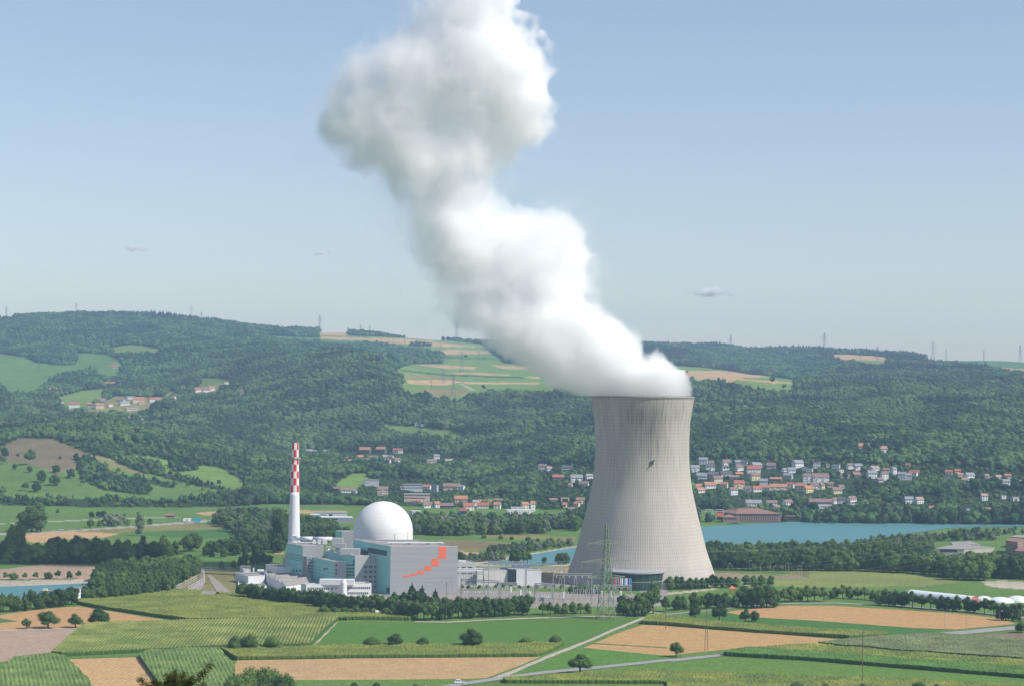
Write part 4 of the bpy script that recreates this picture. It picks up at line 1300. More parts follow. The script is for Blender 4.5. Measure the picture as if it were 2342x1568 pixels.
HOUSES = [
    (h1, 1 / 6, 'the town right of the cooling tower', """215 225 120 90 g w;318 228 65 55 b w;530 235 125 75 b w;700 232 110 55 g g;775 250 90 70 d w;95 330 120 90 g w a;305 330 120 90 d w a;515 300 100 60 d w;705 315 110 75 b w;935 275 160 75 g g;905 340 190 100 r w;1145 300 125 80 b g;1510 275 150 100 g w;1330 325 90 45 g w;1420 345 110 70 g w;1770 285 105 80 r w f;1610 305 70 30 g w f;1670 325 90 35 g w f;1920 280 45 40 c c f;2035 285 110 50 g w f;2225 300 85 75 b w;2090 350 85 40 g c f;2320 300 70 70 b w;190 420 150 80 g w;355 400 170 65 d k;525 400 160 65 d w;620 425 160 45 b k;700 390 110 45 o k;85 460 90 50 o c;400 490 140 100 b c;920 440 135 100 b y;1040 510 110 75 g w;1215 450 165 50 o b;1380 440 120 80 g g;1635 490 110 125 b w a;1820 490 230 120 b w a;2150 420 130 55 b c;2310 390 100 50 r g;145 555 150 65 o w;300 565 160 85 o w;170 615 120 70 o w;500 550 100 80 o y;700 560 150 115 r y a;625 640 110 100 b w;820 610 110 75 b w;945 610 130 75 r w;1065 585 160 70 o c;1245 580 240 80 o c a;1410 555 100 80 r w;1560 605 150 110 o c;1650 610 140 90 o y;1760 580 160 90 b w a;1840 570 60 80 b y;1960 550 80 70 b y;2045 635 135 85 b y;2100 560 90 50 b g;900 815 220 90 g c a;1150 800 150 65 b w;1220 845 90 60 b w;1370 800 140 75 b w;1390 845 70 50 b y;1820 790 320 85 b p a;1830 830 230 50 g w a;2020 770 90 80 b w;2110 775 90 85 d w;2250 745 130 75 b w;2260 845 140 80 g w;2090 850 110 50 b g"""),
    (h2, 1 / 6, 'the hillside houses near the right edge', """65 460 100 85 g w;45 545 100 60 b k;290 470 150 65 p w;260 570 130 105 g w;460 480 90 60 b g;430 585 100 115 b w;370 620 90 60 b g;560 510 60 90 g w;670 600 110 105 g w;765 580 80 90 g w;830 540 110 70 r w;850 500 120 50 r g;755 405 60 50 r b;1300 610 75 70 d w;1320 520 90 60 r c;1430 500 80 45 r c;1470 530 90 40 o c;1540 650 80 85 p w;1600 590 130 100 g w;1460 400 120 55 o b;1830 580 70 60 b w;1880 655 110 95 b y;1990 590 80 70 p w;2100 665 100 90 g w;2120 580 90 60 r g;2310 670 80 80 g w;1800 870 90 90 p w;765 925 120 90 g w;905 925 120 85 p w;940 1030 110 75 b w;1090 1010 80 60 o w;1610 1090 200 95 g c a;1865 1030 90 60 o g;2060 848 70 18 g w f;2230 878 120 22 g w f;150 190 150 105 o w;290 190 60 40 r w;400 215 130 95 o w;330 90 140 60 g k;540 180 50 30 o b;30 970 80 60 b w;2230 100 100 50 p c"""),
    (h3, 1 / 6, 'the village above the white dome', """110 155 100 55 g g;180 160 80 60 g g;375 185 150 85 g w;350 235 80 40 o b;515 255 70 35 g w;590 305 110 65 o w;695 295 110 60 o w;875 160 160 90 o k;805 215 95 45 o b;1095 150 135 85 o k;1300 150 90 70 r w;1365 150 50 60 b w;980 225 120 50 b g;1145 210 80 45 g g;1225 215 70 50 b w;850 275 160 60 b g;1030 320 130 55 b w;1180 270 90 55 b w;1305 260 90 50 b w;1165 345 110 60 b k;1330 365 110 65 b k;1845 130 90 40 b k;1855 235 80 75 g w;1785 290 140 60 b w;2020 285 120 60 p w;1870 345 130 55 b w;2060 350 70 50 b w;955 600 210 90 g g f;1110 730 150 120 b p a;480 660 90 60 b k;620 680 180 60 b w;720 690 80 45 g g;1520 670 280 100 g g f a;1400 640 90 45 b w;1725 640 110 60 o w;1830 680 90 95 g g f;2060 650 240 85 b p a;2200 655 80 75 g w;1585 805 370 105 c p f a;1590 830 140 50 o w;1730 890 130 75 b w;1860 890 70 85 o w;1990 900 190 70 b k;2190 830 180 95 o p;2280 925 120 90 o w;2230 970 110 70 r k;1560 1020 140 85 w g f;1990 1050 180 35 g g f"""),
    (h4, .14583, 'the houses between dome and cooling tower', """215 350 150 70 b w;975 385 180 60 p k a;1190 400 190 60 p w;1400 425 120 85 b w;1500 430 90 60 p w;1790 430 190 60 d g;1640 580 180 75 r k;1930 605 190 105 g w;2130 590 110 90 g w;2050 690 150 75 b w;1840 705 50 60 o w;490 965 230 70 o w;460 1030 190 85 r w;340 990 90 90 g w;240 1060 170 110 r w;780 930 330 45 b c a;690 1040 110 100 o w;1120 1050 110 110 o c;1240 1080 70 150 o w;1000 1090 200 80 g c;1030 1115 420 35 w w f;1750 920 130 60 b c f a;1990 965 140 100 b y a;1750 1030 60 85 o c;1940 1010 80 80 o c;1840 1070 130 50 b k;1560 920 150 40 b k"""),
    (h5, .20834, 'the small village in the left valley', """100 315 70 40 r w;175 315 70 35 o w;240 335 60 25 b w;335 500 130 60 r w;200 445 50 30 b w;545 500 130 60 o c;620 505 90 60 o c;630 430 110 35 b g;740 490 50 40 b w;895 472 110 38 g w;955 395 90 28 g w;1050 440 130 60 o c;1085 452 70 30 o c;1200 430 80 45 r w;1265 420 60 40 o w;860 430 90 25 b g;980 520 150 30 g c;1085 645 30 28 g w;955 612 45 22 g w;1175 562 35 22 g w;1430 400 60 40 b w;1470 420 60 30 b w;1700 325 90 45 r w;1790 335 90 55 b w;1850 310 70 50 o w;1690 237 34 28 g w;2020 242 80 30 g c f;2190 348 50 50 b w;730 250 150 40 o k;760 178 70 40 b c;790 58 80 30 r g"""),
]


def house(g, W, Ht, rc, wc, kind, rot, label, group):
    flat, apt = 'f' in kind, 'a' in kind
    nm = 'apartment_block' if apt else 'house'
    Dp = min(11, max(6, W * .62))
    root = thing(nm, label, 'apartment block' if apt else 'house', (g[0], g[1] + Dp * .4, g[2]), rot, group)
    rh = 0 if flat else min(Ht * .42, Dp * .42)
    wh = Ht - rh
    b = MB().box((0, 0, -2.5), (W, Dp, wh + 2.5))
    if not flat:
        b.add([(-W / 2, -Dp / 2, wh), (-W / 2, Dp / 2, wh), (-W / 2, 0, wh + rh * .97), (W / 2, -Dp / 2, wh), (W / 2, Dp / 2, wh), (W / 2, 0, wh + rh * .97)], [(0, 2, 1), (3, 4, 5)])
    wall = b.build('wall', WMt[wc], root)
    r = MB()
    if flat:
        r.box((0, 0, wh + .02), (W + .7, Dp + .7, .45))
    else:
        o_, e = .6, .7
        sl_ = rh / (Dp / 2)
        for s in (-1, 1):
            y0, z0 = s * (Dp / 2 + o_), wh - sl_ * o_
            q = [(-W / 2 - e, y0, z0), (W / 2 + e, y0, z0), (W / 2 + e, 0, wh + rh), (-W / 2 - e, 0, wh + rh)]
            q2 = [(x, y, z + .25) for x, y, z in q]
            f = [(0, 1, 2, 3), (7, 6, 5, 4), (0, 4, 5, 1), (1, 5, 6, 2), (3, 7, 4, 0)]
            if s > 0:
                f = [t[::-1] for t in f]
            r.add(q + q2, f)
    roof = r.build('roof', RM[rc], root)
    if not flat and W > 9:
        MB().box((W * random.uniform(-.3, .3), .4, wh + rh * .7), (.7, .7, rh * .3 + 1.1)).build('chimney', RM['b'], roof)
    nf = max(1, int(wh / 2.7))
    ncl = max(1, int(W / (3.3 if not apt else 3.0)))
    cap = 20 if apt else 8
    cnt = 0
    big = apt and W > 22
    for f_ in range(nf - 1, -1, -1):
        for k in range(ncl):
            if cnt >= cap:
                break
            x = -W / 2 + W * (k + .5) / ncl
            zc = (f_ + .55) * wh / nf
            link('window', wide_me if big else win_me, root, (x, -Dp / 2 - .03, zc))
            if apt and k % 3 == 1 and not big:
                link('balcony', balc, root, (x + 1.2, -Dp / 2 - .06, zc - .6))
            cnt += 1
    if not apt and Dp > 6.5:
        w_ = link('window', win_me, root, (W / 2 + .03, -Dp * .15, .55 * wh))
        w_.rotation_euler = (0, 0, R(90))
    HPOS.append((g[0], g[1] + Dp * .4, W))


for cfn, sc_, region, data in HOUSES:
    rows = [d.split() for d in data.split(';')]
    rows.sort(key=lambda d: float(d[1]))
    nt = 1 + len(rows) // 14
    for t in range(nt):
        tier = rows[t * len(rows) // nt:(t + 1) * len(rows) // nt]
        tier.sort(key=lambda d: float(d[0]))
        tn = 'only row' if nt == 1 else ['top', 'second', 'third', 'fourth', 'fifth', 'sixth'][t] + ' row'
        for k, d in enumerate(tier):
            cx, cy, w_, h_ = map(float, d[:4])
            kd = ''.join(d[6:])
            px, py = cfn((cx, cy))
            g = G(px, py)
            k_ = g[1] / F * sc_
            if g[1] > 8000:
                continue
            W = w_ * k_ * .95
            rot = R(random.uniform(8, 38) if random.random() < .62 else random.uniform(-28, -5)) if 'a' not in kd and w_ < 170 else R(random.uniform(0, 14))
            short = region.replace('the small village', 'village').replace('the village', 'village').replace('the hillside houses', 'hillside houses').replace('the town', 'town').replace('the houses', 'houses')
            lab = '%s %s, %s roof, %s from left, %s, %s' % (WC[d[5]][1], 'block' if 'a' in kd else 'house', RC[d[4]][1], ordn(k), tn.replace('highest', 'highest'), short)
            lab = lab.replace('right of the cooling tower', 'right of cooling tower').replace('between dome and cooling tower', 'between dome and tower').replace('near the right edge', 'near right edge').replace('in the left valley', 'in left valley').replace('above the white dome', 'above white dome')
            house(g, W, max(4.5, h_ * k_ * (1.0 if 'f' in kd else 1.05)), d[4], d[5], kd, rot, lab, 'houses of ' + region)

# brick power house by the river and other far halls
def world_at(c, cx, cy):
    return G(*c((cx, cy)))


def wall_rect(P0, P1, u0, u1, z0, z1, out=.08, th=.10, b=None):
    """a thin panel on the wall that runs P0 -> P1, facing right of that direction"""
    d = np.array([P1[0] - P0[0], P1[1] - P0[1]])
    L = np.hypot(*d)
    d /= L
    n = np.array([d[1], -d[0]])
    b = b or MB()
    q = [P0[:2] + d * u0 + n * (out - th), P0[:2] + d * u1 + n * (out - th), P0[:2] + d * u1 + n * out, P0[:2] + d * u0 + n * out]
    b.prism([q[3], q[2], q[1], q[0]][::-1] if False else [q[0], q[3], q[2], q[1]], z0, z1, True, True)
    return b


def on_wall(px, py, P0, P1):
    """where the ray through a picture position meets the wall: run along it, height"""
    d = ray(px, py)
    w = np.array([P1[0] - P0[0], P1[1] - P0[1]])
    L = np.hypot(*w)
    w /= L
    n = np.array([w[1], -w[0]])
    t = (n @ np.array(P0[:2])) / (n @ d[:2])
    p = d * t
    return (p[:2] - np.array(P0[:2])) @ w, CAMZ + p[2]


def panel(name, c, rect, P0, P1, m, parent, out=.08, th=.16):
    (u0, z1), (u1, z0) = on_wall(*c(rect[:2]), P0, P1), on_wall(*c(rect[2:]), P0, P1)
    u1, z0 = max(u1, u0 + .3), min(z0, z1 - .3)
    return wall_rect(P0, P1, u0, u1, z0, z1, out, th).build(name, m, parent)


def block(c, tops, base_y, floor=0.0):
    """footprint and height of a flat roofed block from its roof corners in a crop; first corner has its foot at base_y"""
    bx, by = c((tops[0][0], base_y))
    if floor:
        g = atZ(bx, by, floor)
    else:
        g = G(bx, by)
    px, py = c(tops[0])
    zt = atY(px, py, g[1])[2]
    return [atZ(*c(p), zt)[:2] for p in tops], zt


pw = thing('power_house', 'long brick hydro power house with red hipped roof on the far bank', 'power house')
fl = world_at(h1, 665, 1015)
fr = world_at(h1, 1272, 992)
fr = atY(*h1((1272, 992)), fl[1] + 6)
dirv = np.array([fr[0] - fl[0], fr[1] - fl[1]])
Lw = np.hypot(*dirv)
dv = dirv / Lw
nv = np.array([-dv[1], dv[0]])
zt = atY(*h1((665, 893)), fl[1])[2]
bl = fl[:2] + nv * 40 + dv * -14
P0, P1 = fl[:2], fr[:2]
P2, P3 = P1 + (bl - P0), bl
MB().prism([P0, P1, P2, P3], -1, zt).build('wall', M['brick'], pw)
zr = atY(*h1((900, 820)), (fl[1] + bl[1]) / 2)[2]
ov = 1.2
A0, A1 = P0 - dv * ov - nv * ov, P1 + dv * ov - nv * ov
A2, A3 = P2 + dv * ov + nv * ov, P3 - dv * ov + nv * ov
m0, m1 = (A0 + A3) / 2 + dv * 16, (A1 + A2) / 2 - dv * 16
MB().add([(*A0, zt), (*A1, zt), (*A2, zt), (*A3, zt), (*m0, zr), (*m1, zr)], [(0, 1, 5, 4), (1, 2, 5), (2, 3, 4, 5), (3, 0, 4)]).build('roof', M['rust_roof'], pw)
for k in range(17):
    cx = 718 + k * 31.7
    panel('window', h1, (cx - 5, 905, cx + 6, 1000), P0, P1, M['glass'], pw)
MB().box((*(P0 + dv * -9 - nv * 1)[:2], 0), (15, 12, 6)).build('annex', M['brick'], pw)
q_ = P0 + dv * -9 - nv * 1
MB().add([(q_[0] - 9, q_[1] - 7, 6), (q_[0] + 9, q_[1] - 7, 6), (q_[0] + 9, q_[1] + 7, 6), (q_[0] - 9, q_[1] + 7, 6), (q_[0], q_[1], 9)], [(0, 1, 4), (1, 2, 4), (2, 3, 4), (3, 0, 4)]).build('annex_roof', M['rust_roof'], pw)
for f_ in (0, .25, .5, .75, 1):
    HPOS.append((*(P0 + (P1 - P0) * f_), 34))
g = world_at(h1, 1345, 985)
b_ = thing('boathouse', 'low brown shed right of the brick power house', 'shed', g)
MB().box((0, 0, 0), (18, 8, 3.5)).build('wall', M['brick'], b_)
MB().box((0, 0, 3.5), (21, 11, 1.2)).build('roof', M['rust_roof'], b_)
HPOS.append((g[0], g[1], 20))
for k, (cx, lb) in enumerate([(435, 'small red and white portal left of the brick power house'), (290, 'thin grey portal farther left of the power house')]):
    g = world_at(h1, cx, 1000)
    po = thing('crane_portal', lb, 'portal', g)
    b = MB()
    for s in (-1, 1):
        b.bar((s * 4.5, 0, 0), (s * 4.5, 0, 13), .25)
    b.bar((-4.5, 0, 13), (4.5, 0, 13), .35).bar((-4.5, 0, 8), (4.5, 0, 8), .25).bar((-4.5, 0, 10.5), (4.5, 0, 10.5), .2)
    b.build('frame', M['white_metal'], po)
    if k == 0:
        MB().box((0, 0, 5), (7, 1.5, 4)).build('cabin', M['orange_red'], po)
g = world_at(h1, 640, 1040)
MBd = MB().box((0, 0, .3), (17, 3, .5)).box((0, 0, .8), (5, 2, 1.5))
tag(MBd.build('barge', M['dark_metal']), 'dark flat barge moored in front of the brick power house', 'boat').location = g


def simple_building(name, c, tops, base_y, wm_, rm_, label, cat='building', over=.4, rth=.5, wins=None, wname='window', group=None, floor=0):
    fp, z = block(c, tops, base_y, floor)
    root = thing(name, label, cat, group=group)
    MB().prism(fp, -1, z).build('wall', wm_, root)
    cen = sum(fp) / len(fp)
    f2 = [p + (p - cen) / np.hypot(*(p - cen)) * over for p in fp]
    MB().prism(f2, z + .003, z + rth, True, True).build('roof', rm_, root)
    for r in (wins or []):
        s = r[4] if len(r) > 4 else 0
        panel(wname, c, r[:4], fp[s], fp[(s + 1) % len(fp)], M['glass'], root)
    HPOS.append((cen[0], cen[1], 30))
    return root, fp, z


simple_building('factory', h3, [(180, 955), (632, 962), (600, 945), (200, 940)], 1040, M['white_wall'], M['roof_grey'], 'long white factory building behind the striped chimney', wins=[(260, 975, 345, 990), (380, 970, 425, 1015)])
simple_building('factory', h3, [(120, 985), (238, 990), (230, 978), (130, 975)], 1050, M['white_wall'], M['white_wall'], 'small white box at the left end of the far factory')
simple_building('factory', h3, [(245, 1018), (710, 1024), (690, 1010), (260, 1005)], 1085, M['grey_side'], M['white_wall'], 'low grey factory wing with dark window band', wins=[(290, 1030, 380, 1050), (400, 1030, 500, 1052)])
g = world_at(h3, 2165, 1095)
tag(MB().lathe((0, 0, 0), [(1.9, 0), (1.9, 12), (1.0, 13.5)], 16).build('silo', mat('silo_blue', (.02, .06, .2))), 'dark blue round silo among the far trees right of the dome', 'silo').location = g
for k, (cx, cy, cl) in enumerate([(1640, 1110, 'yellow'), (1720, 1105, 'pale')]):
    g = world_at(h3, cx, cy)
    e_ = thing('digger', '%s digger beside the trees right of the dome' % ('small yellow' if k == 0 else 'taller pale'), 'digger', g)
    mm = mat('digger_paint', (.6, .42, .08) if k == 0 else (.6, .6, .55))
    MB().box((0, 0, 1), (4, 2.5, 2)).build('cab', mm, e_)
    MB().box((0, 0, 0), (5, 2.8, 1)).build('track', M['dark_metal'], e_)
    MB().bar((1, 0, 2.5), (4.5, 0, 5), .3).bar((4.5, 0, 5), (6.5, 0, 1.5), .25).build('arm', mm, e_)
# right hand factory and brown buildings
simple_building('factory', c6, [(1757, 448), (1950, 452), (2145, 440), (1900, 418)], 520, mat('beige_wall', (.42, .38, .31)), M['roof_grey'], 'beige factory hall with a raised roof above the dark trees', wins=[(1790, 450, 1905, 470)])
simple_building('factory', c6, [(1880, 425), (2055, 420), (1990, 400), (1860, 405)], 450, mat('beige_roofwall', (.38, .34, .29)), M['roof_grey'], 'raised roof lantern of the beige factory hall', 'roof hall')
simple_building('factory', c6, [(2222, 395), (2300, 405), (2340, 385), (2260, 378)], 480, M['brick'], M['rust_roof'], 'brown factory building at the right edge above the trees')
simple_building('factory', c6, [(2255, 372), (2400, 380), (2400, 362), (2290, 360)], 440, M['brick'], M['roof_grey'], 'taller brown works building cut by the right edge')
simple_building('barn', c6, [(2280, 462), (2400, 470), (2400, 440), (2310, 440)], 510, M['brick'], M['rust_roof'], 'reddish barn low at the right edge', 'barn')

# finish the forest, leaving the houses their room
if HPOS:
    hp = np.array(HPOS)
    for hx, hy, W in hp:
        dx = pts[:, 0] - hx * (pts[:, 1] / hy)
        keep &= ~((np.abs(dx) < W * .55 + 2.5) & (pts[:, 1] > hy - (46 if hy < 3300 else 75)) & (pts[:, 1] < hy + 9)) | (RNG.rand(len(pts)) < .16)
town = np.zeros(len(pts), bool)
for po in (P(h1, (0, 150), (800, 150), (2342, 180), (2342, 860), (700, 860), (100, 700)), P(h2, (0, 380), (1000, 380), (2342, 450), (2342, 680), (0, 660)), P(h3, (460, 120), (1400, 130), (2342, 200), (2342, 350), (1200, 380), (500, 300)), P(h4, (0, 850), (2100, 850), (2050, 1110), (0, 1080)), P(h3, (1200, 480), (2342, 480), (2342, 1080), (1200, 1080)), P(h4, (1300, 350), (2200, 350), (2100, 1100), (1300, 1100)), P(h2, (600, 800), (1200, 800), (1200, 1100), (600, 1100)), P(h2, (1400, 750), (2342, 750), (2342, 1120), (1400, 1120)), P(h3, (400, 480), (1200, 480), (1200, 800), (400, 800))):
    town |= inpoly(fx, fy, po)
keep &= ~(town & (RNG.rand(len(pts)) < .25))
sl_ = (pts[:, 1] < 3150) & (fx < 560) & (fy > 1010)
keep &= ~(sl_ & (RNG.rand(len(pts)) < .35))
pts, zz, town = pts[keep], zz[keep], town[keep]
n = len(pts)
hh_ = RNG.uniform(9.5, 18.5, n) * (1 + .38 * vn2(pts[:, 0], pts[:, 1] * .7, 75, 9)) * (1 + .16 * np.clip((pts[:, 1] - 3000) / 4000, 0, 1))
hh_[town] *= .50
slope_l = (pts[:, 1] < 3150) & (fx[keep] < 560) & (fy[keep] > 1010)
hh_[slope_l] *= .6
conif = vn2(pts[:, 0], pts[:, 1], 420, 21) + RNG.uniform(-.25, .25, n)
idx = RNG.randint(0, 5, n)
idx[(conif > .45)] = 5
idx[(RNG.rand(n) < .012)] = 6
low = (pts[:, 1] < 2420)
idx[low & (RNG.rand(n) < .15)] = 6
cut = [(2190, 3300, 'wood on the lower slope above the river'), (3300, 4600, 'wood on the middle slopes'), (4600, 9000, 'wood along the far ridge')]
for a, b, lb in cut:
    k = (pts[:, 1] >= a) & (pts[:, 1] < b)
    p3 = np.concatenate([pts[k], (zz[k] - 1.5)[:, None]], 1)
    wd = np.where(idx[k] >= 5, 1.0, RNG.uniform(.95, 1.3, k.sum()))
    scatter('forest', lb, p3, hh_[k] * np.where(idx[k] == 5, 1.25, 1), wd, idx[k], far_roots, 'forest')
print('forest', n, 'pool', len(POOL), 'individual trees', NTREE[0] + len(ind))

# ---------------------------------------------------------------- cooling tower
def d_pt(px, py, Y):
    return atY(px, py, Y)


TY = 1500.0
# base of the shell lies on the ground at this distance
prof_px = [(907, 117.5), (912, 116.8), (935, 113.5), (969, 108.5), (1005, 107.2), (1036, 107), (1070, 108.8), (1107, 113), (1155, 123), (1206, 135.5), (1255, 148), (1301, 164), (1334, 173)]
axis = atY(1467.5, 1140, TY)[0]
yy = np.array([p[0] for p in prof_px], float)
zz_t = np.array([atY(1467, y, TY)[2] for y in yy])
rr = np.array([p[1] for p in prof_px]) * TY / F
zt_top = zz_t[0]
NS, NRIB, PER = 72, 176, 4
zl = np.linspace(0.0, zt_top, NS)
o_ = np.argsort(zz_t)
rl = catmull(zz_t[o_], rr[o_][:, None], zl)[:, 0]
ct = thing('cooling_tower', 'huge concrete cooling tower with a narrow waist giving off the steam', 'cooling tower', (axis, TY, 0))
nk = NRIB * PER
t_ = 2 * np.pi * np.arange(nk) / nk
rib = np.where(np.arange(nk) % PER == 0, 0.12, 0.0)
RRr = rl[:, None] + rib[None, :]
V = np.stack([RRr * np.cos(t_), RRr * np.sin(t_), np.repeat(zl[:, None], nk, 1)], -1).reshape(-1, 3)
b = MB()
b.v = [tuple(v) for v in V]
b.f = [(j * nk + k, j * nk + (k + 1) % nk, (j + 1) * nk + (k + 1) % nk, (j + 1) * nk + k) for j in range(NS - 1) for k in range(nk)]
b.m = [0] * len(b.f)
# inner face and rim
inner = [(rl[-1] + .3, zt_top), (rl[-1] + .4, zt_top + .01), (rl[-1] + .4, zt_top + .5), (rl[-1] - 1.2, zt_top + .5)] + [(rl[int(j)] - 1.2, zl[int(j)]) for j in np.linspace(NS - 1, 20, 14)]
b.lathe((0, 0, 0), inner, 120, False)
cm = mat('shell_concrete', (0.455, 0.415, 0.37), 0.92, 0.10, 0.03, (1, 1, .35), spec=.1)
n, l = cm.node_tree.nodes, cm.node_tree.links
tc = n.new('ShaderNodeTexCoord')
sx = n.new('ShaderNodeSeparateXYZ')
l.new(tc.outputs['Object'], sx.inputs[0])


def math_node(op, a, b=None, c=None):
    x = n.new('ShaderNodeMath')
    x.operation = op
    for i, v in enumerate((a, b, c)):
        if v is None:
            continue
        if isinstance(v, (int, float)):
            x.inputs[i].default_value = v
        else:
            l.new(v, x.inputs[i])
    return x.outputs[0]


ring = math_node('LESS_THAN', math_node('FRACT', math_node('DIVIDE', sx.outputs['Z'], 2.6)), 0.22)
ang = math_node('ARCTAN2', sx.outputs['Y'], sx.outputs['X'])
cmb = n.new('ShaderNodeCombineXYZ')
l.new(math_node('MULTIPLY', ang, 14), cmb.inputs[0])
l.new(math_node('MULTIPLY', sx.outputs['Z'], .022), cmb.inputs[1])
st = n.new('ShaderNodeTexNoise')
st.inputs['Scale'].default_value = 1.6
st.inputs['Detail'].default_value = 7
st.inputs['Roughness'].default_value = .7
l.new(cmb.outputs[0], st.inputs['Vector'])
top_ = n.new('ShaderNodeMapRange')
l.new(sx.outputs['Z'], top_.inputs[0])
top_.inputs[1].default_value, top_.inputs[2].default_value = 60, 144
top_.inputs[3].default_value, top_.inputs[4].default_value = .25, 1.0
dk = n.new('ShaderNodeMapRange')
l.new(st.outputs[0], dk.inputs[0])
dk.inputs[1].default_value, dk.inputs[2].default_value = .48, .72
dk.inputs[3].default_value, dk.inputs[4].default_value = 0, .55
stain = math_node('MULTIPLY', dk.outputs[0], top_.outputs[0])
# the patch of weathering and painted plume shadow under the rim, facing the valley
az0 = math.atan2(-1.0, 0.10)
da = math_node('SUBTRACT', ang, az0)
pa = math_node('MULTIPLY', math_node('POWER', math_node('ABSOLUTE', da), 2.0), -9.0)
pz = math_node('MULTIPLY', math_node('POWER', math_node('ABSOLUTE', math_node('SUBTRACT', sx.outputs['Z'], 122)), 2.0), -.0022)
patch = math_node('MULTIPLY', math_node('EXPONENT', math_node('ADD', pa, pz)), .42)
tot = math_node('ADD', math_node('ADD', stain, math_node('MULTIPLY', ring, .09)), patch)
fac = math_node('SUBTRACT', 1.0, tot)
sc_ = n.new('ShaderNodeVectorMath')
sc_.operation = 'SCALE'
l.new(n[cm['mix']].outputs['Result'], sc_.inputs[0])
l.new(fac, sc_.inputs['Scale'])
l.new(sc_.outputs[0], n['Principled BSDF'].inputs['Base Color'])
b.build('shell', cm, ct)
rb = MB().lathe((0, 0, 0), [(rl[-1] + .45, zt_top - .6), (rl[-1] + .6, zt_top - .5), (rl[-1] + .6, zt_top + .62), (rl[-1] - 1.4, zt_top + .62)], 120, False)
rb.build('rim', M['roof_grey'], ct)
u_ = atY(1491.5, 1057, TY - 37)
lg = MB()
lg.box((u_[0] - axis, u_[1] - TY - .3, u_[2] - 1.2), (2.2, .8, 2.6)).bar((u_[0] - axis - 1, u_[1] - TY - 1.6, u_[2] - 2), (u_[0] - axis - 2.4, u_[1] - TY - .6, u_[2] - 3.2), .4).bar((u_[0] - axis + 1, u_[1] - TY - 1.6, u_[2] + 1), (u_[0] - axis + 2.2, u_[1] - TY - .6, u_[2] + 2.2), .4)
lg.build('inspection_platform', M['dark_metal'], ct)

# ---------------------------------------------------------------- reactor dome
DY = 1480.0
dc = atY(876.2, 1213, DY)
rd = 67.8 * DY / F
zc = dc[2]
dm = thing('reactor_dome', 'large white domed reactor building behind the grey turbine hall', 'reactor building', (dc[0], DY, 0))
prof = [(rd, 0), (rd, zc * .5), (rd, zc)] + [(rd * math.cos(a), zc + rd * math.sin(a)) for a in np.linspace(.04, math.pi / 2 - .02, 30)]
wm_ = mat('dome_white', (0.74, 0.73, 0.71), .8, .04, .05)
n, l = wm_.node_tree.nodes, wm_.node_tree.links
tc = n.new('ShaderNodeTexCoord')
sx = n.new('ShaderNodeSeparateXYZ')
l.new(tc.outputs['Object'], sx.inputs[0])
ring = math_node('LESS_THAN', math_node('FRACT', math_node('DIVIDE', sx.outputs['Z'], 3.0)), .12)
ang = math_node('ARCTAN2', sx.outputs['Y'], sx.outputs['X'])
mer = math_node('LESS_THAN', math_node('FRACT', math_node('MULTIPLY', ang, 7.64)), .05)
fac = math_node('SUBTRACT', 1.0, math_node('MULTIPLY', math_node('MAXIMUM', ring, mer), .07))
sc_ = n.new('ShaderNodeVectorMath')
sc_.operation = 'SCALE'
l.new(n[wm_['mix']].outputs['Result'], sc_.inputs[0])
l.new(fac, sc_.inputs['Scale'])
l.new(sc_.outputs[0], n['Principled BSDF'].inputs['Base Color'])
MB().lathe((0, 0, 0), prof, 96).build('shell', wm_, dm, True)
MB().bar((0, 0, zc + rd - .2), (0, 0, zc + rd + 2.2), .12).bar((-1.5, 0, zc + rd + 1.5), (1.5, 0, zc + rd + 1.5), .12).build('mast', M['dark_metal'], dm)
for a0 in (2.25, 2.6, -.5):
    b = MB()
    pp = [(math.cos(-1.57 + (a0 - 2.4) * 1.2) * (rd + .3), math.sin(-1.57 + (a0 - 2.4) * 1.2) * (rd + .3), z) for z in (10, zc - 2)] if a0 < 2.5 and a0 > 0 else [(math.cos(-1.1 if a0 > 0 else -.55) * (rd + .3), math.sin(-1.1 if a0 > 0 else -.55) * (rd + .3), z) for z in (10, zc)]
    b.bar(pp[0], pp[1], .15).build('downpipe', M['grey_side'], dm)

# ---------------------------------------------------------------- chimney
CHY = 1504.0
cht = atY(675.3, 1011, CHY)
ch = thing('chimney', 'tall white chimney with red checkered top left of the dome', 'chimney', (cht[0], CHY, 0))
H_ = cht[2]
k_ = CHY / F


def ch_r(z):
    y = 1011 + (H_ - z) / k_
    return np.interp(y, [1011, 1120, 1223, 1290, 1334], [7.9, 10.4, 13.4, 16.5, 20]) * k_


zz_ = np.linspace(0, H_ - 113 * k_, 24)
MB().lathe((0, 0, 0), [(ch_r(z), z) for z in zz_], 32).build('shaft', mat('shaft_white', (.72, .72, .73), .7, .05, .1, (1, 1, .1)), ch, True)
bands = [1011, 1027.5, 1044, 1060.5, 1076.5, 1092, 1108, 1124]
red, wht = mat('signal_red', (.60, .035, .04), .6, .05), M['white_wall']
chk = MB()
zb0 = H_ - 113 * k_
nseg = 8
for bi in range(7):
    z1, z0 = H_ - (bands[bi] - 1011) * k_, H_ - (bands[bi + 1] - 1011) * k_
    z0 = max(z0, zb0)
    for q in range(nseg):
        chk.mi = 0 if (q + bi) % 2 == 0 else 1
        for s in range(4):
            a0, a1 = [2 * math.pi * (q + (s + e) / 4) / nseg + .55 for e in (0, 1)]
            r0, r1 = ch_r(z0) + .02, ch_r(z1) + .02
            chk.add([(r0 * math.cos(a0), r0 * math.sin(a0), z0), (r0 * math.cos(a1), r0 * math.sin(a1), z0), (r1 * math.cos(a1), r1 * math.sin(a1), z1), (r1 * math.cos(a0), r1 * math.sin(a0), z1)], [(0, 1, 2, 3)])
chk.mi = 0
chk.build('checkered_top', [red, wht], ch)
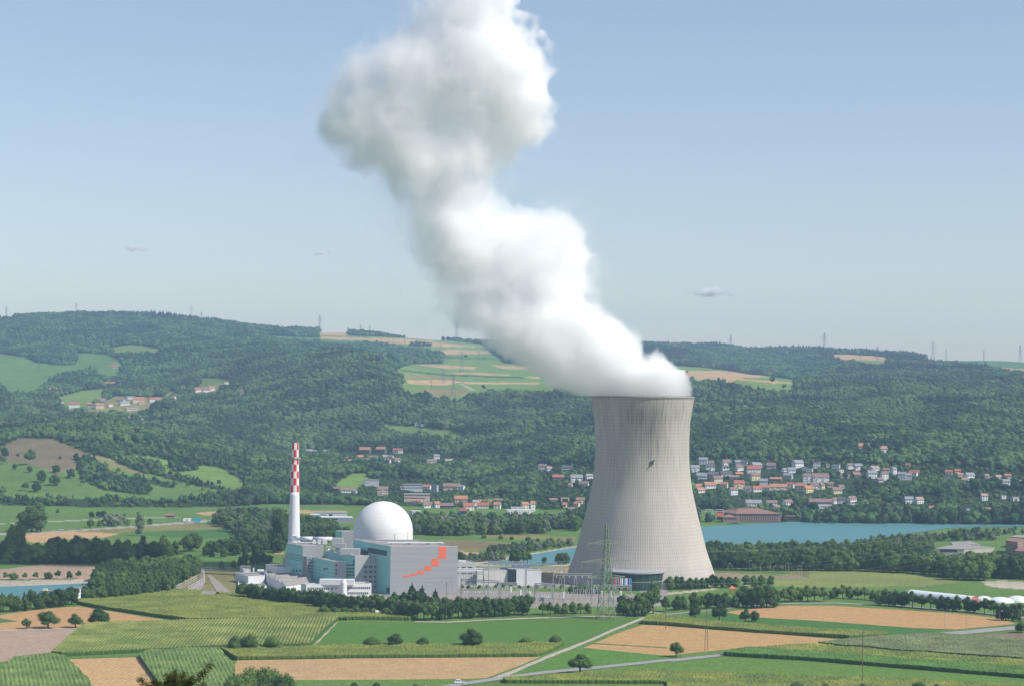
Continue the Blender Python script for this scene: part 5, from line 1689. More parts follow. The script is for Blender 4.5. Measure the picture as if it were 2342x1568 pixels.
MB().lathe((0, 0, 0), [(ch_r(H_), H_), (ch_r(H_) + .2, H_ + .4), (ch_r(H_) - .6, H_ + .4), (ch_r(H_) - .6, H_ - 4)], 32, False).build('rim', M['dark_metal'], ch)
for z in (H_ - 37 * k_,):
    MB().lathe((0, 0, 0), [(ch_r(z) + .03, z), (ch_r(z) + 1.1, z), (ch_r(z) + 1.1, z + .9), (ch_r(z) + .9, z + .9), (ch_r(z) + .9, z + .15), (ch_r(z) + .03, z + .15)], 32, False).build('platform', M['steel'], ch)
MB().bar((2.9, -2.4, 5), (2.0, -1.7, H_), .12).build('ladder', M['steel'], ch)
MB().prism([(-8.5, -2), (-3, -4), (-1, 4), (-5, 6)], 0, [14, 26, 26, 14]).build('flue_base', M['concrete'], ch)

# ---------------------------------------------------------------- turbine hall and the blocks round it
def front(fp, s):
    return fp[s], fp[(s + 1) % len(fp)]


def plant_block(name, tops, base_y, label, mats, cat='building', roof=None, c=c7, para=.6, group=None):
    """block with a wall part of its own for each material: mats = {side index: material}; sides run corner k -> k+1"""
    fp, z = block(c, tops, base_y)
    root = thing(name, label, cat, group=group)
    nk = len(fp)
    dflt = mats.get('d', M['grey_side'])
    by = {}
    for s in range(nk):
        by.setdefault(id(mats.get(s, dflt)), [mats.get(s, dflt), []])[1].append(s)
    for m, ss in by.values():
        b = MB()
        for s in ss:
            p, q = fp[s], fp[(s + 1) % nk]
            b.add([(*p, -1), (*q, -1), (*q, z), (*p, z)], [(0, 1, 2, 3)])
        b.build('wall', m, root)
    cen = sum(fp) / nk
    MB().prism(fp, z - .5, z - .45).build('roof', roof or M['roof_grey'], root)
    b = MB()
    for s in range(nk):
        p, q = fp[s], fp[(s + 1) % nk]
        pi, qi = p + (cen - p) / np.hypot(*(cen - p)) * .6, q + (cen - q) / np.hypot(*(cen - q)) * .6
        b.prism([p, q, qi, pi], z, z + para * .25, True, True)
    b.build('roof_edge', M['white_metal'], root)
    return root, fp, z


TG, TT = M['grey_panel'], M['teal_panel']
hall, fpT, zT = plant_block('turbine_hall', [(1440, 460), (2030, 460), (1690, 402), (1115, 402)], 885, 'biggest grey hall with stepped orange red squares on its front', {0: TG, 3: TT, 'd': M['grey_side']}, 'turbine hall')
F0, F1 = fpT[0], fpT[1]
for r in [(1545, 713, 1607, 729), (1609, 699, 1671, 715), (1673, 674, 1735, 702), (1737, 632, 1797, 671), (1800, 567, 1862, 632), (1864, 460.5, 1927, 567)]:
    panel('red_square', c7, r, F0, F1, M['orange_red'], hall, .10, .2)
L0, L1 = fpT[3], fpT[0]
panel('grille', c7, (1238, 468, 1407, 545), L0, L1, M['dark_grille'], hall)
panel('gate', c7, (1403, 820, 1430, 872), L0, L1, M['dark_grille'], hall)
for k in range(5):
    panel('panel_seam', c7, (1441, 520 + k * 72, 2029, 521.0 + k * 72), F0, F1, M['grey_side'], hall, .04, .08)
pz = atZ(*c7((1415, 438)), zT)
pe = atZ(*c7((1905, 438)), zT)
MB().bar((*pz[:2], zT + .8), (*pe[:2], zT + .8), .45, 8).build('roof_pipe', M['white_metal'], hall)
a, b2 = atZ(*c7((1140, 402)), zT), atZ(*c7((1435, 445)), zT)
MB().bar((*a[:2], zT + .6), (*b2[:2], zT + .6), .3, 6).build('roof_rail', M['white_metal'], hall)
for k in range(7):
    f = (k + .5) / 7
    p = F0 + (F1 - F0) * f + np.array([-18, 34.]) * (.7 if k % 2 else .45)
    MB().box((*p, zT - .4), (3, 4, 1.1)).build('roof_vent', M['grey_side'], hall)

lb_, fpL, zL = plant_block('plant_building', [(668, 455), (850, 455), (720, 425), (528, 430)], 812, 'teal block with dark louvres under the chimney duct', {3: TT, 0: TG}, 'plant building')
a, b2 = fpL[3], fpL[0]
for k in range(4):
    panel('louvre', c7, (530, 512 + 5 + k * 15, 662, 520 + 5 + k * 15), a, b2, M['dark_grille'], lb_)
for cx in (582, 610, 638):
    panel('window', c7, (cx, 664, cx + 15, 682), a, b2, M['dark_grille'], lb_)
# duct from the chimney
duct = thing('exhaust_duct', 'fat white pipe running from the chimney across the roof', 'duct')
dp = [atY(*c7(p), y) for p, y in (((578, 372), 1498), ((600, 385), 1490), ((650, 393), 1482), ((760, 395), 1478), ((925, 397), 1474))]
b = MB()
for p, q in zip(dp[:-1], dp[1:]):
    b.bar(p, q, 1.75, 14)
b.build('pipe', M['white_metal'], duct, True)
for k in range(4):
    f = (k + 1) / 5
    p = dp[2] * (1 - f) + dp[4] * f
    MB().bar((p[0] - .25, p[1], p[2]), (p[0] + .25, p[1], p[2]), 1.95, 14).build('pipe_ring', M['grey_side'], duct)
    MB().box((p[0], p[1], zL - .4), (.8, 2.5, p[2] - zL - 1)).build('support', M['steel'], duct)
p = atY(*c7((560, 385)), 1492)
q = atY(*c7((640, 425)), 1470)
MB().bar(p, q, .4, 8).bar(q, atY(*c7((820, 425)), 1470), .4, 8).build('small_pipe', M['white_metal'], duct)


def rooftop(name, cx, cy, w, h, z, depth, m, label, c=c7, shape='box', k=.26042, parent=None):
    g = atZ(*c((cx, cy)), z)
    s = g[1] / F * k
    if shape == 'box':
        b = MB().box((0, 0, 0), (w * s, depth, h * s))
    elif shape == 'tank':
        b = MB().bar((-w * s / 2, 0, h * s / 2), (w * s / 2, 0, h * s / 2), h * s / 2, 14)
    else:
        b = MB().lathe((0, 0, 0), [(w * s / 2, 0), (w * s / 2, h * s * .8), (w * s / 5, h * s)], 16)
    o = b.build(name, m, parent)
    o.location = g
    return o


for args in [('roof_house', 975, 455, 92, 68, 8, TG), ('ventilator', 768, 440, 22, 34, 3, M['white_metal']), ('ventilator', 815, 440, 26, 38, 3, M['white_metal']), ('ventilator', 862, 440, 36, 38, 3, M['white_metal']),
             ('roof_box', 1000, 470, 90, 36, 6, M['grey_side']), ('roof_box', 890, 480, 40, 20, 5, M['grey_side'])]:
    rooftop(args[0], args[1], args[2], args[3], args[4], zL - .4, args[5], args[6], None, parent=lb_)
nb, fpN, zN = plant_block('plant_building', [(1128, 545), (1362, 540), (1085, 498), (855, 500)], 862, 'tall grey and teal block left of the turbine hall', {3: TT, 0: TG}, 'plant building')
a, b2 = fpN[0], fpN[1]
for r_ in range(5):
    for cx in (1205, 1250, 1296):
        for e in (0, 15):
            panel('window', c7, (cx + e, 631 + r_ * 43.5, cx + e + 11, 648 + r_ * 43.5), a, b2, M['glass'], nb)
a, b2 = fpN[3], fpN[0]
for r_ in range(4):
    for cx in (1056, 1070, 1084, 1098, 1110):
        panel('window', c7, (cx, 618 + r_ * 29, cx + 9, 634 + r_ * 29), a, b2, M['dark_grille'], nb)
panel('window_strip', c7, (1112, 575, 1123, 625), a, b2, M['dark_grille'], nb)
for args in [('roof_house', 1085, 532, 170, 52, 9, TG), ('roof_house', 1030, 520, 55, 44, 6, TT), ('ventilator', 930, 512, 26, 34, 3, M['white_metal']), ('roof_box', 1240, 528, 90, 28, 6, M['dark_grille']), ('roof_box', 1180, 522, 60, 40, 6, M['grey_side'])]:
    rooftop(args[0], args[1], args[2], args[3], args[4], zN - .4, args[5], args[6], None, parent=nb)
p1_, p2_ = atZ(*c7((900, 500)), zN), atZ(*c7((1105, 535)), zN)
MB().bar((*p1_[:2], zN + .5), (*p2_[:2], zN + .5), .3, 6).build('roof_pipe', M['white_metal'], nb)
dish = MB().lathe((0, 0, 0), [(.2, 0), (1.3, .6), (1.9, 1.4)], 14, False).bar((0, 0, -1.5), (0, 0, 0), .2)
o = dish.build('antenna_dish', M['white_metal'], nb)
o.location = atZ(*c7((918, 485)), zN + 2)
o.rotation_euler = (R(60), 0, R(-30))
mb_, fpM, zM = plant_block('plant_building', [(945, 595), (1046, 600), (860, 555), (752, 555)], 866, 'low teal block with long dark window bands', {3: TT, 0: TG}, 'plant building')
a, b2 = fpM[3], fpM[0]
for r in [(800, 592, 942, 602), (756, 628, 824, 634), (756, 655, 942, 664), (756, 684, 942, 695), (756, 712, 942, 722), (756, 742, 942, 752)]:
    panel('window_band', c7, r, a, b2, M['teal_dark'], mb_)
for cx in (760, 772, 784):
    panel('window', c7, (cx, 590, cx + 7, 606), a, b2, M['teal_dark'], mb_)
for cx in (852, 866, 880):
    panel('window', c7, (cx, 648, cx + 9, 668), a, b2, M['dark_grille'], mb_)
a, b2 = fpM[0], fpM[1]
for cy in (618, 660, 690):
    panel('window', c7, (957, cy, 969, cy + 16), a, b2, M['glass'], mb_)
stt, fpS, zS = plant_block('stair_tower', [(705, 552), (752, 552), (740, 545), (672, 545)], 821, 'narrow stair block between the two teal buildings', {0: M['grey_side'], 3: M['roof_grey']}, 'stair tower')
a, b2 = fpS[0], fpS[1]
for k in range(5):
    panel('window', c7, (716, 572 + k * 26, 742, 584 + k * 26), a, b2, M['glass'], stt)
back, fpB, zB = plant_block('annex_block', [(1012, 330), (1114, 330), (1090, 320), (955, 322)], 560, 'small teal topped block left of the dome', {3: TT, 0: M['grey_side']}, 'plant building')
an, fpA, zA = plant_block('annex_block', [(2020, 608), (2195, 604), (2140, 582), (2020, 580)], 800, 'light grey annex at the right end of the turbine hall', {0: TG, 'd': M['grey_side']}, 'annex')
a, b2 = fpA[0], fpA[1]
for cy in (640, 690):
    for cx, w in ((2030, 10), (2064, 36), (2118, 40)):
        panel('window', c7, (cx, cy, cx + w, cy + 18), a, b2, M['glass'], an)
rooftop('roof_vents', 2070, 600, 60, 16, zA, 4, M['white_metal'], None, parent=an)
# white office
of, fpO, zO = plant_block('office_building', [(698, 795), (1272, 786), (1225, 770), (652, 787)], 928, 'long white office building with rows of small windows', {0: M['white_wall'], 'd': M['white_wall']}, 'office building')
a, b2 = fpO[0], fpO[1]
for k in range(12):
    panel('window', c7, (711 + k * 16, 822, 721 + k * 16, 842), a, b2, M['glass'], of)
for k in range(12):
    panel('window', c7, (1062 + k * 17, 816, 1073 + k * 17, 835), a, b2, M['glass'], of)
for k in range(11):
    panel('window', c7, (1062 + k * 17, 862, 1073 + k * 17, 882), a, b2, M['glass'], of)
for k in range(8):
    panel('window', c7, (1066 + k * 25, 914, 1080 + k * 25, 928), a, b2, M['glass'], of)
for r in [(956, 821, 966, 834), (956, 866, 966, 879), (920, 820, 930, 842), (905, 868, 926, 884)]:
    panel('window', c7, r, a, b2, M['glass'], of)
rooftop('upper_storey', 970, 795, 300, 46, zO - .4, 7, M['white_wall'], None, parent=of)
g = G(*c7((1026, 935)))
s = g[1] / F * .26042
zt_ = atY(*c7((1026, 778)), g[1])[2]
o = MB().lathe((0, 0, 0), [(28 * s, -1), (28 * s, zt_), (1, zt_ + 2.5)], 24).build('stair_cylinder', M['white_wall'], of, False)
o.location = (g[0], g[1] - .5, 0)
# sawtooth hall
sh_, zSH = None, None
fp, z = block(c7, [(520, 815), (765, 780), (590, 716), (330, 718)], 880)
sh_ = thing('sawtooth_hall', 'workshop hall with saw tooth roof left of the white office', 'workshop')
A_, B_, C_, D_ = fp
b = MB()
rf = MB()
nt = 5
for k in range(nt):
    f0, f1 = k / nt, (k + 1) / nt
    p0, p1 = D_ + (A_ - D_) * f0, D_ + (A_ - D_) * f1
    q0, q1 = C_ + (B_ - C_) * f0, C_ + (B_ - C_) * f1
    zt2, zl2 = z + 3.6, z
    b.add([(*p0, -1), (*p1, -1), (*p1, zl2), (*p0, zt2)], [(0, 1, 2, 3)])
    b.add([(*q0, -1), (*q1, -1), (*q1, zl2), (*q0, zt2)], [(3, 2, 1, 0)])
    rf.add([(*p0, zt2), (*p1, zl2), (*q1, zl2), (*q0, zt2)], [(0, 1, 2, 3)])
    if k:
        b.add([(*p0, zl2), (*q0, zl2), (*q0, zt2), (*p0, zt2)], [(0, 1, 2, 3)])
b.add([(*A_, -1), (*B_, -1), (*B_, z), (*A_, z)], [(0, 1, 2, 3)])
b.add([(*D_, -1), (*C_, -1), (*C_, z + 3.6), (*D_, z + 3.6)], [(3, 2, 1, 0)])
b.build('wall', M['white_wall'], sh_)
rf.build('roof', M['roof_grey'], sh_)
for nm, tops, by, lb, wmt, cat in [
        ('workshop', [(430, 642), (573, 640), (505, 618), (343, 620)], 792, 'tall white windowless box behind the saw tooth hall', M['white_wall'], 'workshop'),
        ('workshop', [(190, 724), (335, 716), (332, 690), (75, 692)], 800, 'low white workshop at the left end of the plant', M['white_wall'], 'workshop'),
        ('workshop', [(150, 668), (210, 668), (210, 632), (116, 632)], 745, 'small white upper block on the left workshop', M['white_wall'], 'workshop'),
        ('workshop', [(150, 828), (350, 812), (330, 788), (140, 792)], 860, 'flat low workshop in front of the saw tooth hall', M['white_metal'], 'workshop'),
        ('workshop', [(100, 790), (335, 778), (330, 762), (100, 765)], 808, 'narrow white shed behind the flat low workshop', M['white_wall'], 'shed')]:
    r_, f_, z_ = plant_block(nm, tops, by, lb, {'d': wmt, 0: wmt}, cat)
    if 'left end' in lb:
        for k in range(2):
            rooftop('round_tank', 285 + k * 28, 690, 26, 28, z_ - .4, 3, M['white_metal'], None, shape='tank', parent=r_)
        rooftop('roof_vent', 236, 690, 12, 40, z_ - .4, 2, M['white_metal'], None, parent=r_)

# ---------------------------------------------------------------- switchyard
bx, fB, zB_ = plant_block('switchgear_building', [(852, 366), (1075, 366), (990, 352), (775, 360)], 512, 'white block with dark louvred side behind the switchyard', {0: M['white_wall'], 3: M['dark_grille']}, 'switchgear building', c=s6)
bl_, _, _ = plant_block('plant_building', [(810, 318), (970, 320), (960, 314), (815, 313)], 352, 'blue grey block behind the white switchgear building', {'d': mat('blue_grey', (.20, .27, .38), .7)}, 'plant building', c=s6)
plant_block('plant_building', [(705, 355), (775, 356), (775, 350), (710, 349)], 384, 'low blue grey block left of the white switchgear building', {'d': mat('blue_grey_low', (.22, .28, .37), .7)}, 'plant building', c=s6)
plant_block('store_building', [(500, 380), (770, 376), (740, 366), (500, 368)], 510, 'long pale store building behind the switchyard', {'d': mat('pale_store', (.55, .54, .51), .8)}, 'store building', c=s6)
plant_block('transformer_house', [(637, 432), (702, 428), (690, 420), (610, 428)], 500, 'small white house in front of the pale store building', {'d': M['white_wall']}, 'transformer house', c=s6)
plant_block('shed', [(1100, 618), (1148, 618), (1130, 612), (1060, 612)], 655, 'small grey shed inside the switchyard', {'d': M['grey_side']}, 'shed', c=s6)
plant_block('low_wall_building', [(690, 480), (860, 485), (840, 474), (700, 470)], 510, 'low grey equipment room beside the louvred switchgear block', {'d': M['grey_side']}, 'equipment room', c=s6)


def s6p(cx, cy):
    return G(*s6((cx, cy)))


gantries = [((600, 590, 295), (932, 600, 297), 'tall gantry behind the white switchgear block'), ((938, 640, 355), (1283, 600, 357), 'gantry in front of the white switchgear block'),
            ((1180, 680, 400), (1528, 650, 402), 'gantry left of the big pylon'), ((1545, 600, 507), (1880, 600, 507), 'low gantry behind the big pylon'),
            ((-4, 560, 358), (556, 600, 358), 'thin white gantry across the turbine hall'), ((150, 585, 395), (560, 640, 393), 'gantry at the left end of the switchyard'),
            ((355, 665, 450), (700, 650, 470), 'lower gantry near the hedge trees'), ((1015, 620, 490), (1170, 600, 500), 'short gantry in the middle of the switchyard')]
wires = []
for (ax, ay, at), (bx2, by2, bt), lb in gantries:
    a = s6p(ax, ay)
    za = atY(*s6((ax, at)), a[1])[2]
    e = s6((bx2, bt))
    # keep the beam level: put the second foot where the beam end is at the same height
    p2 = atZ(*e, za) if za < CAMZ - 5 else s6p(bx2, by2)
    if abs(p2[1] - a[1]) > 60:
        p2 = atY(*e, a[1] + 5)
    root = thing('gantry', 'steel ' + lb, 'gantry', group='steel gantries of the switchyard')
    b = MB()
    d = (p2[:2] - a[:2]) / np.hypot(*(p2[:2] - a[:2]))
    for p in (a, p2):
        for s in (-.6, .6):
            b2 = MB().bar((p[0] + s * 2.0 * d[1], p[1] + s * 2.0 * -d[0], 0), (p[0], p[1], za), .42)
            b2.build('leg', M['steel'], root)
    n_seg = 12
    for zo in (0, -1.3):
        b.bar((*a[:2], za + zo), (*p2[:2], za + zo), .36)
    for k in range(n_seg):
        u, w = a[:2] + (p2[:2] - a[:2]) * k / n_seg, a[:2] + (p2[:2] - a[:2]) * (k + 1) / n_seg
        b.bar((*u, za if k % 2 else za - 1.3), (*w, za - 1.3 if k % 2 else za), .08)
    b.build('beam', M['insulator'] if 'thin white' in lb else M['steel'], root)
    for k in range(6):
        u = a[:2] + (p2[:2] - a[:2]) * (k + .5) / 6
        iz = MB()
        iz.bar((*u, za - 1.2), (u[0], u[1] - .5, za - 3.0), .16, 6)
        iz.build('insulator_string', M['insulator'], root)
aframes = [(262, 600, 415), (475, 620, 490), (580, 690, 490), (700, 640, 505), (1045, 660, 510), (1245, 590, 430), (1380, 640, 420), (1490, 650, 470), (1740, 600, 510)]
for k, (cx, cy, ct_) in enumerate(sorted(aframes)):
    p = s6p(cx, cy)
    z = atY(*s6((cx, ct_)), p[1])[2]
    r_ = thing('lattice_post', 'tapering A shaped steel post, %s from the left in the switchyard' % ordn(k), 'steel post', p, group='A shaped steel posts of the switchyard')
    for s in (-1, 1):
        MB().bar((s * 2.2, 0, 0), (s * .3, 0, z), .27).build('leg', M['steel'], r_)
    b = MB()
    for q in range(6):
        f = (q + .5) / 6
        w = 2.2 - 1.9 * f
        b.bar((-w, 0, z * f), (w, 0, z * f), .08)
    b.build('brace', M['steel'], r_)
# switches and breakers in rows
br = thing('circuit_breaker', 'grey post with white insulators, first in the switchyard rows', 'circuit breaker')
MB().box((0, 0, 0), (.6, .6, .5)).bar((0, 0, .5), (0, 0, 3.0), .12, 6).build('base', M['steel'], br)
MB().bar((0, 0, 3.0), (0, 0, 5.0), .13, 8).build('insulator', M['insulator'], br)
MB().box((0, 0, 5.0), (1.3, .25, .22)).build('head', M['steel'], br)
rowsS = [(555, 380, 560, 16), (590, 590, 820, 16), (600, 840, 1010, 10), (618, 380, 700, 20), (640, 560, 1010, 14), (605, 1370, 1620, 14), (632, 1200, 1620, 16), (650, 1010, 1170, 8)]
first = True
cnt = 0
rn = 0
for cy, x0, x1, nn_ in rowsS:
    for k in range(nn_):
        p = s6p(x0 + (x1 - x0) * (k + .5) / nn_, cy)
        if first:
            r_ = br
            first = False
        else:
            r_ = br.copy()
            COL.objects.link(r_)
            for chd in list(br.children):
                q = chd.copy()
                COL.objects.link(q)
                q.parent = r_
        r_.location = p
        r_['label'] = 'white insulator post, %s from left in %s row of switchyard' % (ordn(k), ORD[rn])
        r_['group'] = 'insulator posts of the switchyard'
    rn += 1
for k, (cx, cy) in enumerate([(885, 640), (968, 655), (1272, 660), (1700, 650), (1785, 650), (1615, 650), (800, 610)]):
    p = s6p(cx, cy)
    tr_ = thing('instrument_transformer', 'tall white cylinder on a steel foot, %s from left, front of switchyard' % ordn(sorted([885, 968, 1272, 1700, 1785, 1615, 800]).index(cx)), 'instrument transformer', p, group='white cylinders of the switchyard')
    MB().box((0, 0, 0), (1.2, 1.2, 2.6)).build('foot', M['steel'], tr_)
    MB().lathe((0, 0, 0), [(.5, 2.6), (.75, 3.2), (.6, 5.6), (.8, 6.0), (.8, 7.2)], 14).build('insulator', M['insulator'], tr_)

# ---------------------------------------------------------------- visitor pavilion with flags
VY = G(*s6((1915, 540)))[1] + 8
vc = atY(*s6((1915, 372)), VY)
vr = 280 * .25521 * VY / F
vp = thing('visitor_pavilion', 'round glass pavilion with flat disc roof at the foot of the tower', 'pavilion', (vc[0], VY, 0))
MB().lathe((0, 0, 0), [(vr - 1.5, -1), (vr - 1.5, vc[2] - .3)], 64, False).build('glass_wall', mat('green_glass', (0.02, 0.05, 0.045), .35, .4, .25, spec=.25), vp)
MB().lathe((0, 0, 0), [(vr - 1, vc[2] - .8), (vr, vc[2] - .8), (vr, vc[2] + .3), (vr * .5, vc[2] + .9), (.5, vc[2] + 1.2)], 64).build('roof', M['grey_side'], vp)
MB().lathe((0, 0, 0), [(6, vc[2] + 1.0), (2.5, vc[2] + 2.4), (.6, vc[2] + 3.6)], 20).build('roof_cone', M['white_metal'], vp)
for k in range(28):
    a = 2 * math.pi * k / 28
    MB().bar(((vr - 1.3) * math.cos(a), (vr - 1.3) * math.sin(a), 0), ((vr - 1.3) * math.cos(a), (vr - 1.3) * math.sin(a), vc[2] - .8), .13).build('column', M['steel_green'], vp)
MB().lathe((0, 0, 0), [(vr - 1.42, vc[2] * .45), (vr - 1.2, vc[2] * .45), (vr - 1.2, vc[2] * .5), (vr - 1.42, vc[2] * .5)], 64, False).build('transom', M['steel_green'], vp)
plant_block('entrance_building', [(1640, 362), (1720, 364), (1720, 352), (1640, 350)], 540, 'narrow pale glass entrance block at the left side of the pavilion', {'d': mat('pale_glass', (.35, .45, .45), .3)}, 'entrance building', c=s6)
for k, (cl, cn) in enumerate([((.55, .1, .08), 'red'), ((.04, .2, .5), 'blue'), ((.5, .12, .1), 'dull red'), ((.7, .7, .7), 'white'), ((.05, .22, .5), 'deep blue'), ((.72, .74, .76), 'pale'), ((.06, .1, .3), 'navy'), ((.02, .28, .62), 'bright blue')]):
    cx = 1725 + k * 20
    p = s6p(cx, 560)
    z1 = atY(*s6((cx, 445)), p[1])[2]
    fg = thing('flag', '%s flag, %s from left in front of the round pavilion' % (cn, ordn(k)), 'flag', p, group='flags before the round pavilion')
    MB().bar((0, 0, 0), (0, 0, z1 + .5), .09, 6).build('pole', M['white_metal'], fg)
    b = MB()
    for q in range(5):
        x0, x1 = q * .3 + .08, (q + 1) * .3 + .08
        y0, y1 = .22 * math.sin(q * 1.4), .22 * math.sin((q + 1) * 1.4)
        b.add([(x0, y0, z1 - 5.5), (x1, y1, z1 - 5.7), (x1, y1, z1), (x0, y0, z1)], [(0, 1, 2, 3)])
        b.add([(x0, y0 + .04, z1 - 5.5), (x1, y1 + .04, z1 - 5.7), (x1, y1 + .04, z1), (x0, y0 + .04, z1)], [(3, 2, 1, 0)])
    b.build('cloth', mat('cloth_' + cn.replace(' ', '_'), cl, .9), fg)

# ---------------------------------------------------------------- pylons, poles, lamps, fences
def pylon_mesh(h, w, arms, r, nseg=7, rot=0, top=.25, waist=None):
    """lattice tower: four legs, cross braces, cross arms"""
    b = MB()

    def half(z):
        f = z / h
        if waist:
            return np.interp(f, [0, waist[0], 1], [w / 2, waist[1] / 2, top / 2])
        return w / 2 * (1 - f) + top / 2 * f
    zs_ = [h * (1 - (1 - k / nseg) ** 1.25) for k in range(nseg + 1)]
    for a, c_ in zip(zs_[:-1], zs_[1:]):
        ha, hc = half(a), half(c_)
        cs = [(-1, -1), (1, -1), (1, 1), (-1, 1)]
        for i in range(4):
            p, q = cs[i], cs[(i + 1) % 4]
            b.bar((p[0] * ha, p[1] * ha, a), (p[0] * hc, p[1] * hc, c_), r, 4, cap=False)
            b.bar((p[0] * ha, p[1] * ha, a), (q[0] * hc, q[1] * hc, c_), r * .55, 3, cap=False)
            b.bar((q[0] * ha, q[1] * ha, a), (p[0] * hc, p[1] * hc, c_), r * .55, 3, cap=False)
            b.bar((p[0] * hc, p[1] * hc, c_), (q[0] * hc, q[1] * hc, c_), r * .5, 3, cap=False)
    arm_b = []
    for z, L in arms:
        m = MB()
        hz = half(z)
        for s in (-1, 1):
            for e in (-1, 1):
                m.bar((s * hz, e * hz, z), (s * L, 0, z + h * .006), r * .8, 4, cap=False)
                m.bar((s * hz, e * hz, z + h * .035), (s * L, 0, z + h * .006), r * .6, 4, cap=False)
            n_ = 5
            for k in range(n_):
                f = k / n_
                x = s * (hz + (L - hz) * f)
                y = hz * (1 - f)
                m.bar((x, -y, z + h * .006 * f), (x, y, z + h * .035 * (1 - f)), r * .4, 3, cap=False)
                x2 = s * (hz + (L - hz) * (f + 1 / n_))
                m.bar((x, -y, z + h * .006 * f), (x2, hz * (1 - f - 1 / n_), z + h * .006), r * .4, 3, cap=False)
        arm_b.append(m)
    return b, arm_b


bigf = G(*c5((1932, 935)))
hP = atY(*c5((1943, 296)), bigf[1])[2]
kx = bigf[1] / F * S4
arms = [(hP * (945 - 552) / 650, 174 * kx * 1.08), (hP * (945 - 428) / 650, 128 * kx * 1.08), (hP * (945 - 662) / 650, 135 * kx * 1.05)]
pyl = thing('power_pylon', 'big green lattice pylon in front of the cooling tower', 'pylon', bigf, R(24))
tb, ab = pylon_mesh(hP, 120 * kx / 1.25, arms, .30, 13, waist=(.62, 44 * kx * .8), top=1.0)
tb.build('tower', M['steel_green'], pyl)
for m in ab:
    m.build('cross_arm', M['steel_green'], pyl)
for z, L in arms:
    for s in (-1, 1):
        for f in (1, .55):
            MB().bar((s * L * f, 0, z), (s * L * f, 0, z - 3.2), .1, 6).build('insulator', M['steel'], pyl)
# far pylons on the ridges and slopes
farp = [(c1, 42, 150, 62), (c1, 515, 152, 92), (c1, 622, 150, 40), (c1, 757, 147, 55), (c1, 1293, 178, 98), (c1, 1360, 190, 68), (c1, 2160, 228, 82),
        (c2, 273, 110, 82), (c2, 336, 100, 66), (c2, 923, 62, 62), (c2, 750, 470, 78), (c2, 900, 520, 150), (c2, 672, 752, 125), (c2, 845, 782, 150), (c2, 830, 430, 110), (c2, 955, 350, 145), (c2, 497, 150, 55), (c2, 574, 165, 70), (c2, 190, 265, 80), (c2, 815, 222, 70), (c2, 1072, 300, 90),
        (c1, 770, 378, 85), (c1, 262, 530, 105),
        (c3, 553, 195, 105), (c3, 1124, 180, 105), (c3, 1448, 250, 95), (c3, 1787, 220, 92), (c3, 1866, 214, 36), (c3, 2097, 250, 68), (c3, 2318, 242, 92), (c3, 1345, 250, 60)]
tpl = None
place = {id(c1): 'above the left ridge', id(c2): 'on the plateau behind the plume', id(c3): 'on the right skyline'}
order = {}
for f_ in farp:
    order.setdefault(id(f_[0]), []).append(f_[1])
for c_, cx, cy, hh in farp:
    g = G(*c_((cx, cy)))
    s = (.375 if c_ is c3 else S4)
    if g[1] > 7400:
        g = atY(*c_((cx, cy)), 7300.0)
        g[2] = hgt(g[0], g[1])[0]
        hh = hh + (c_((0, 0))[1] + 0) * 0
    zt3 = atY(*c_((cx, cy - hh)), g[1])[2]
    h = zt3 - g[2]
    if tpl is None:
        t1, a1 = pylon_mesh(1, .15, [(.66, .17), (.78, .22), (.90, .13)], .0036, 6, top=.02)
        tpl = (t1.mesh('tower', M['steel_far']), [m.mesh('cross_arm', M['steel_far']) for m in a1])
    i = sorted(order[id(c_)]).index(cx)
    r_ = thing('power_pylon', '%s thin pylon from the left %s' % (ordn(i), place[id(c_)]), 'pylon', (g[0], g[1], g[2] - 1), R(random.uniform(-50, 50)), 'far pylons on the hills')
    r_.scale = (h * 1.15, h * 1.15, h)
    link('tower', tpl[0], r_)
    for m in tpl[1]:
        link('cross_arm', m, r_)


def pole(c, cx, cy, top, label, double=False, arm=True, s=S4):
    g = G(*c((cx, cy)))
    z = atY(*c((cx, top)), g[1])[2]
    r_ = thing('utility_pole', label, 'utility pole', g)
    if double:
        for e in (-1, 1):
            MB().bar((e * .9, 0, 0), (e * .12, 0, z), .2, 7, .13).build('post', M['wood_pole'], r_)
    else:
        MB().bar((0, 0, 0), (0, 0, z), .22, 8, .14).build('post', M['wood_pole'], r_)
    if arm:
        MB().box((0, 0, z - 1.6), (3.4, .16, .2)).build('cross_arm', M['wood_pole'], r_)
        for e in (-1.5, 0, 1.5):
            MB().bar((e, 0, z - 1.4), (e, 0, z - .9), .1, 6).build('insulator', M['insulator'], r_)
    return np.array([g[0], g[1], z])


pa_ = pole(c4, 1017, 745, 550, 'wooden pole with cross arm beside the thicket on the left')
pb_ = pole(c4, 1857, 812, 560, 'thin pole in front of the saw tooth hall', arm=False)
pc_ = pole(c5, 852, 962, 682, 'bare wooden pole in front of the hedge')
pd_ = pole(c6, 260, 1116, 848, 'double legged wooden pole in the golden stubble', True)
pe_ = pole(c6, 1283, 1335, 975, 'tall wooden pole standing in the lower right crops')
pole(c5, 2334, 1000, 850, 'slim pole behind the double legged pole', arm=False)


def lamp(c, cx, cy, top, label, s=S6):
    g = G(*c((cx, cy)))
    z = atY(*c((cx, top)), g[1])[2]
    r_ = thing('street_lamp', label, 'street lamp', g, group='lamp posts')
    MB().bar((0, 0, 0), (0, 0, z), .14, 6, .09).bar((0, 0, z), (1.2, 0, z + .2), .08, 6).build('pole', M['steel'], r_)
    MB().box((1.5, 0, z + .1), (1.1, .4, .2)).build('lamp_head', M['white_metal'], r_)


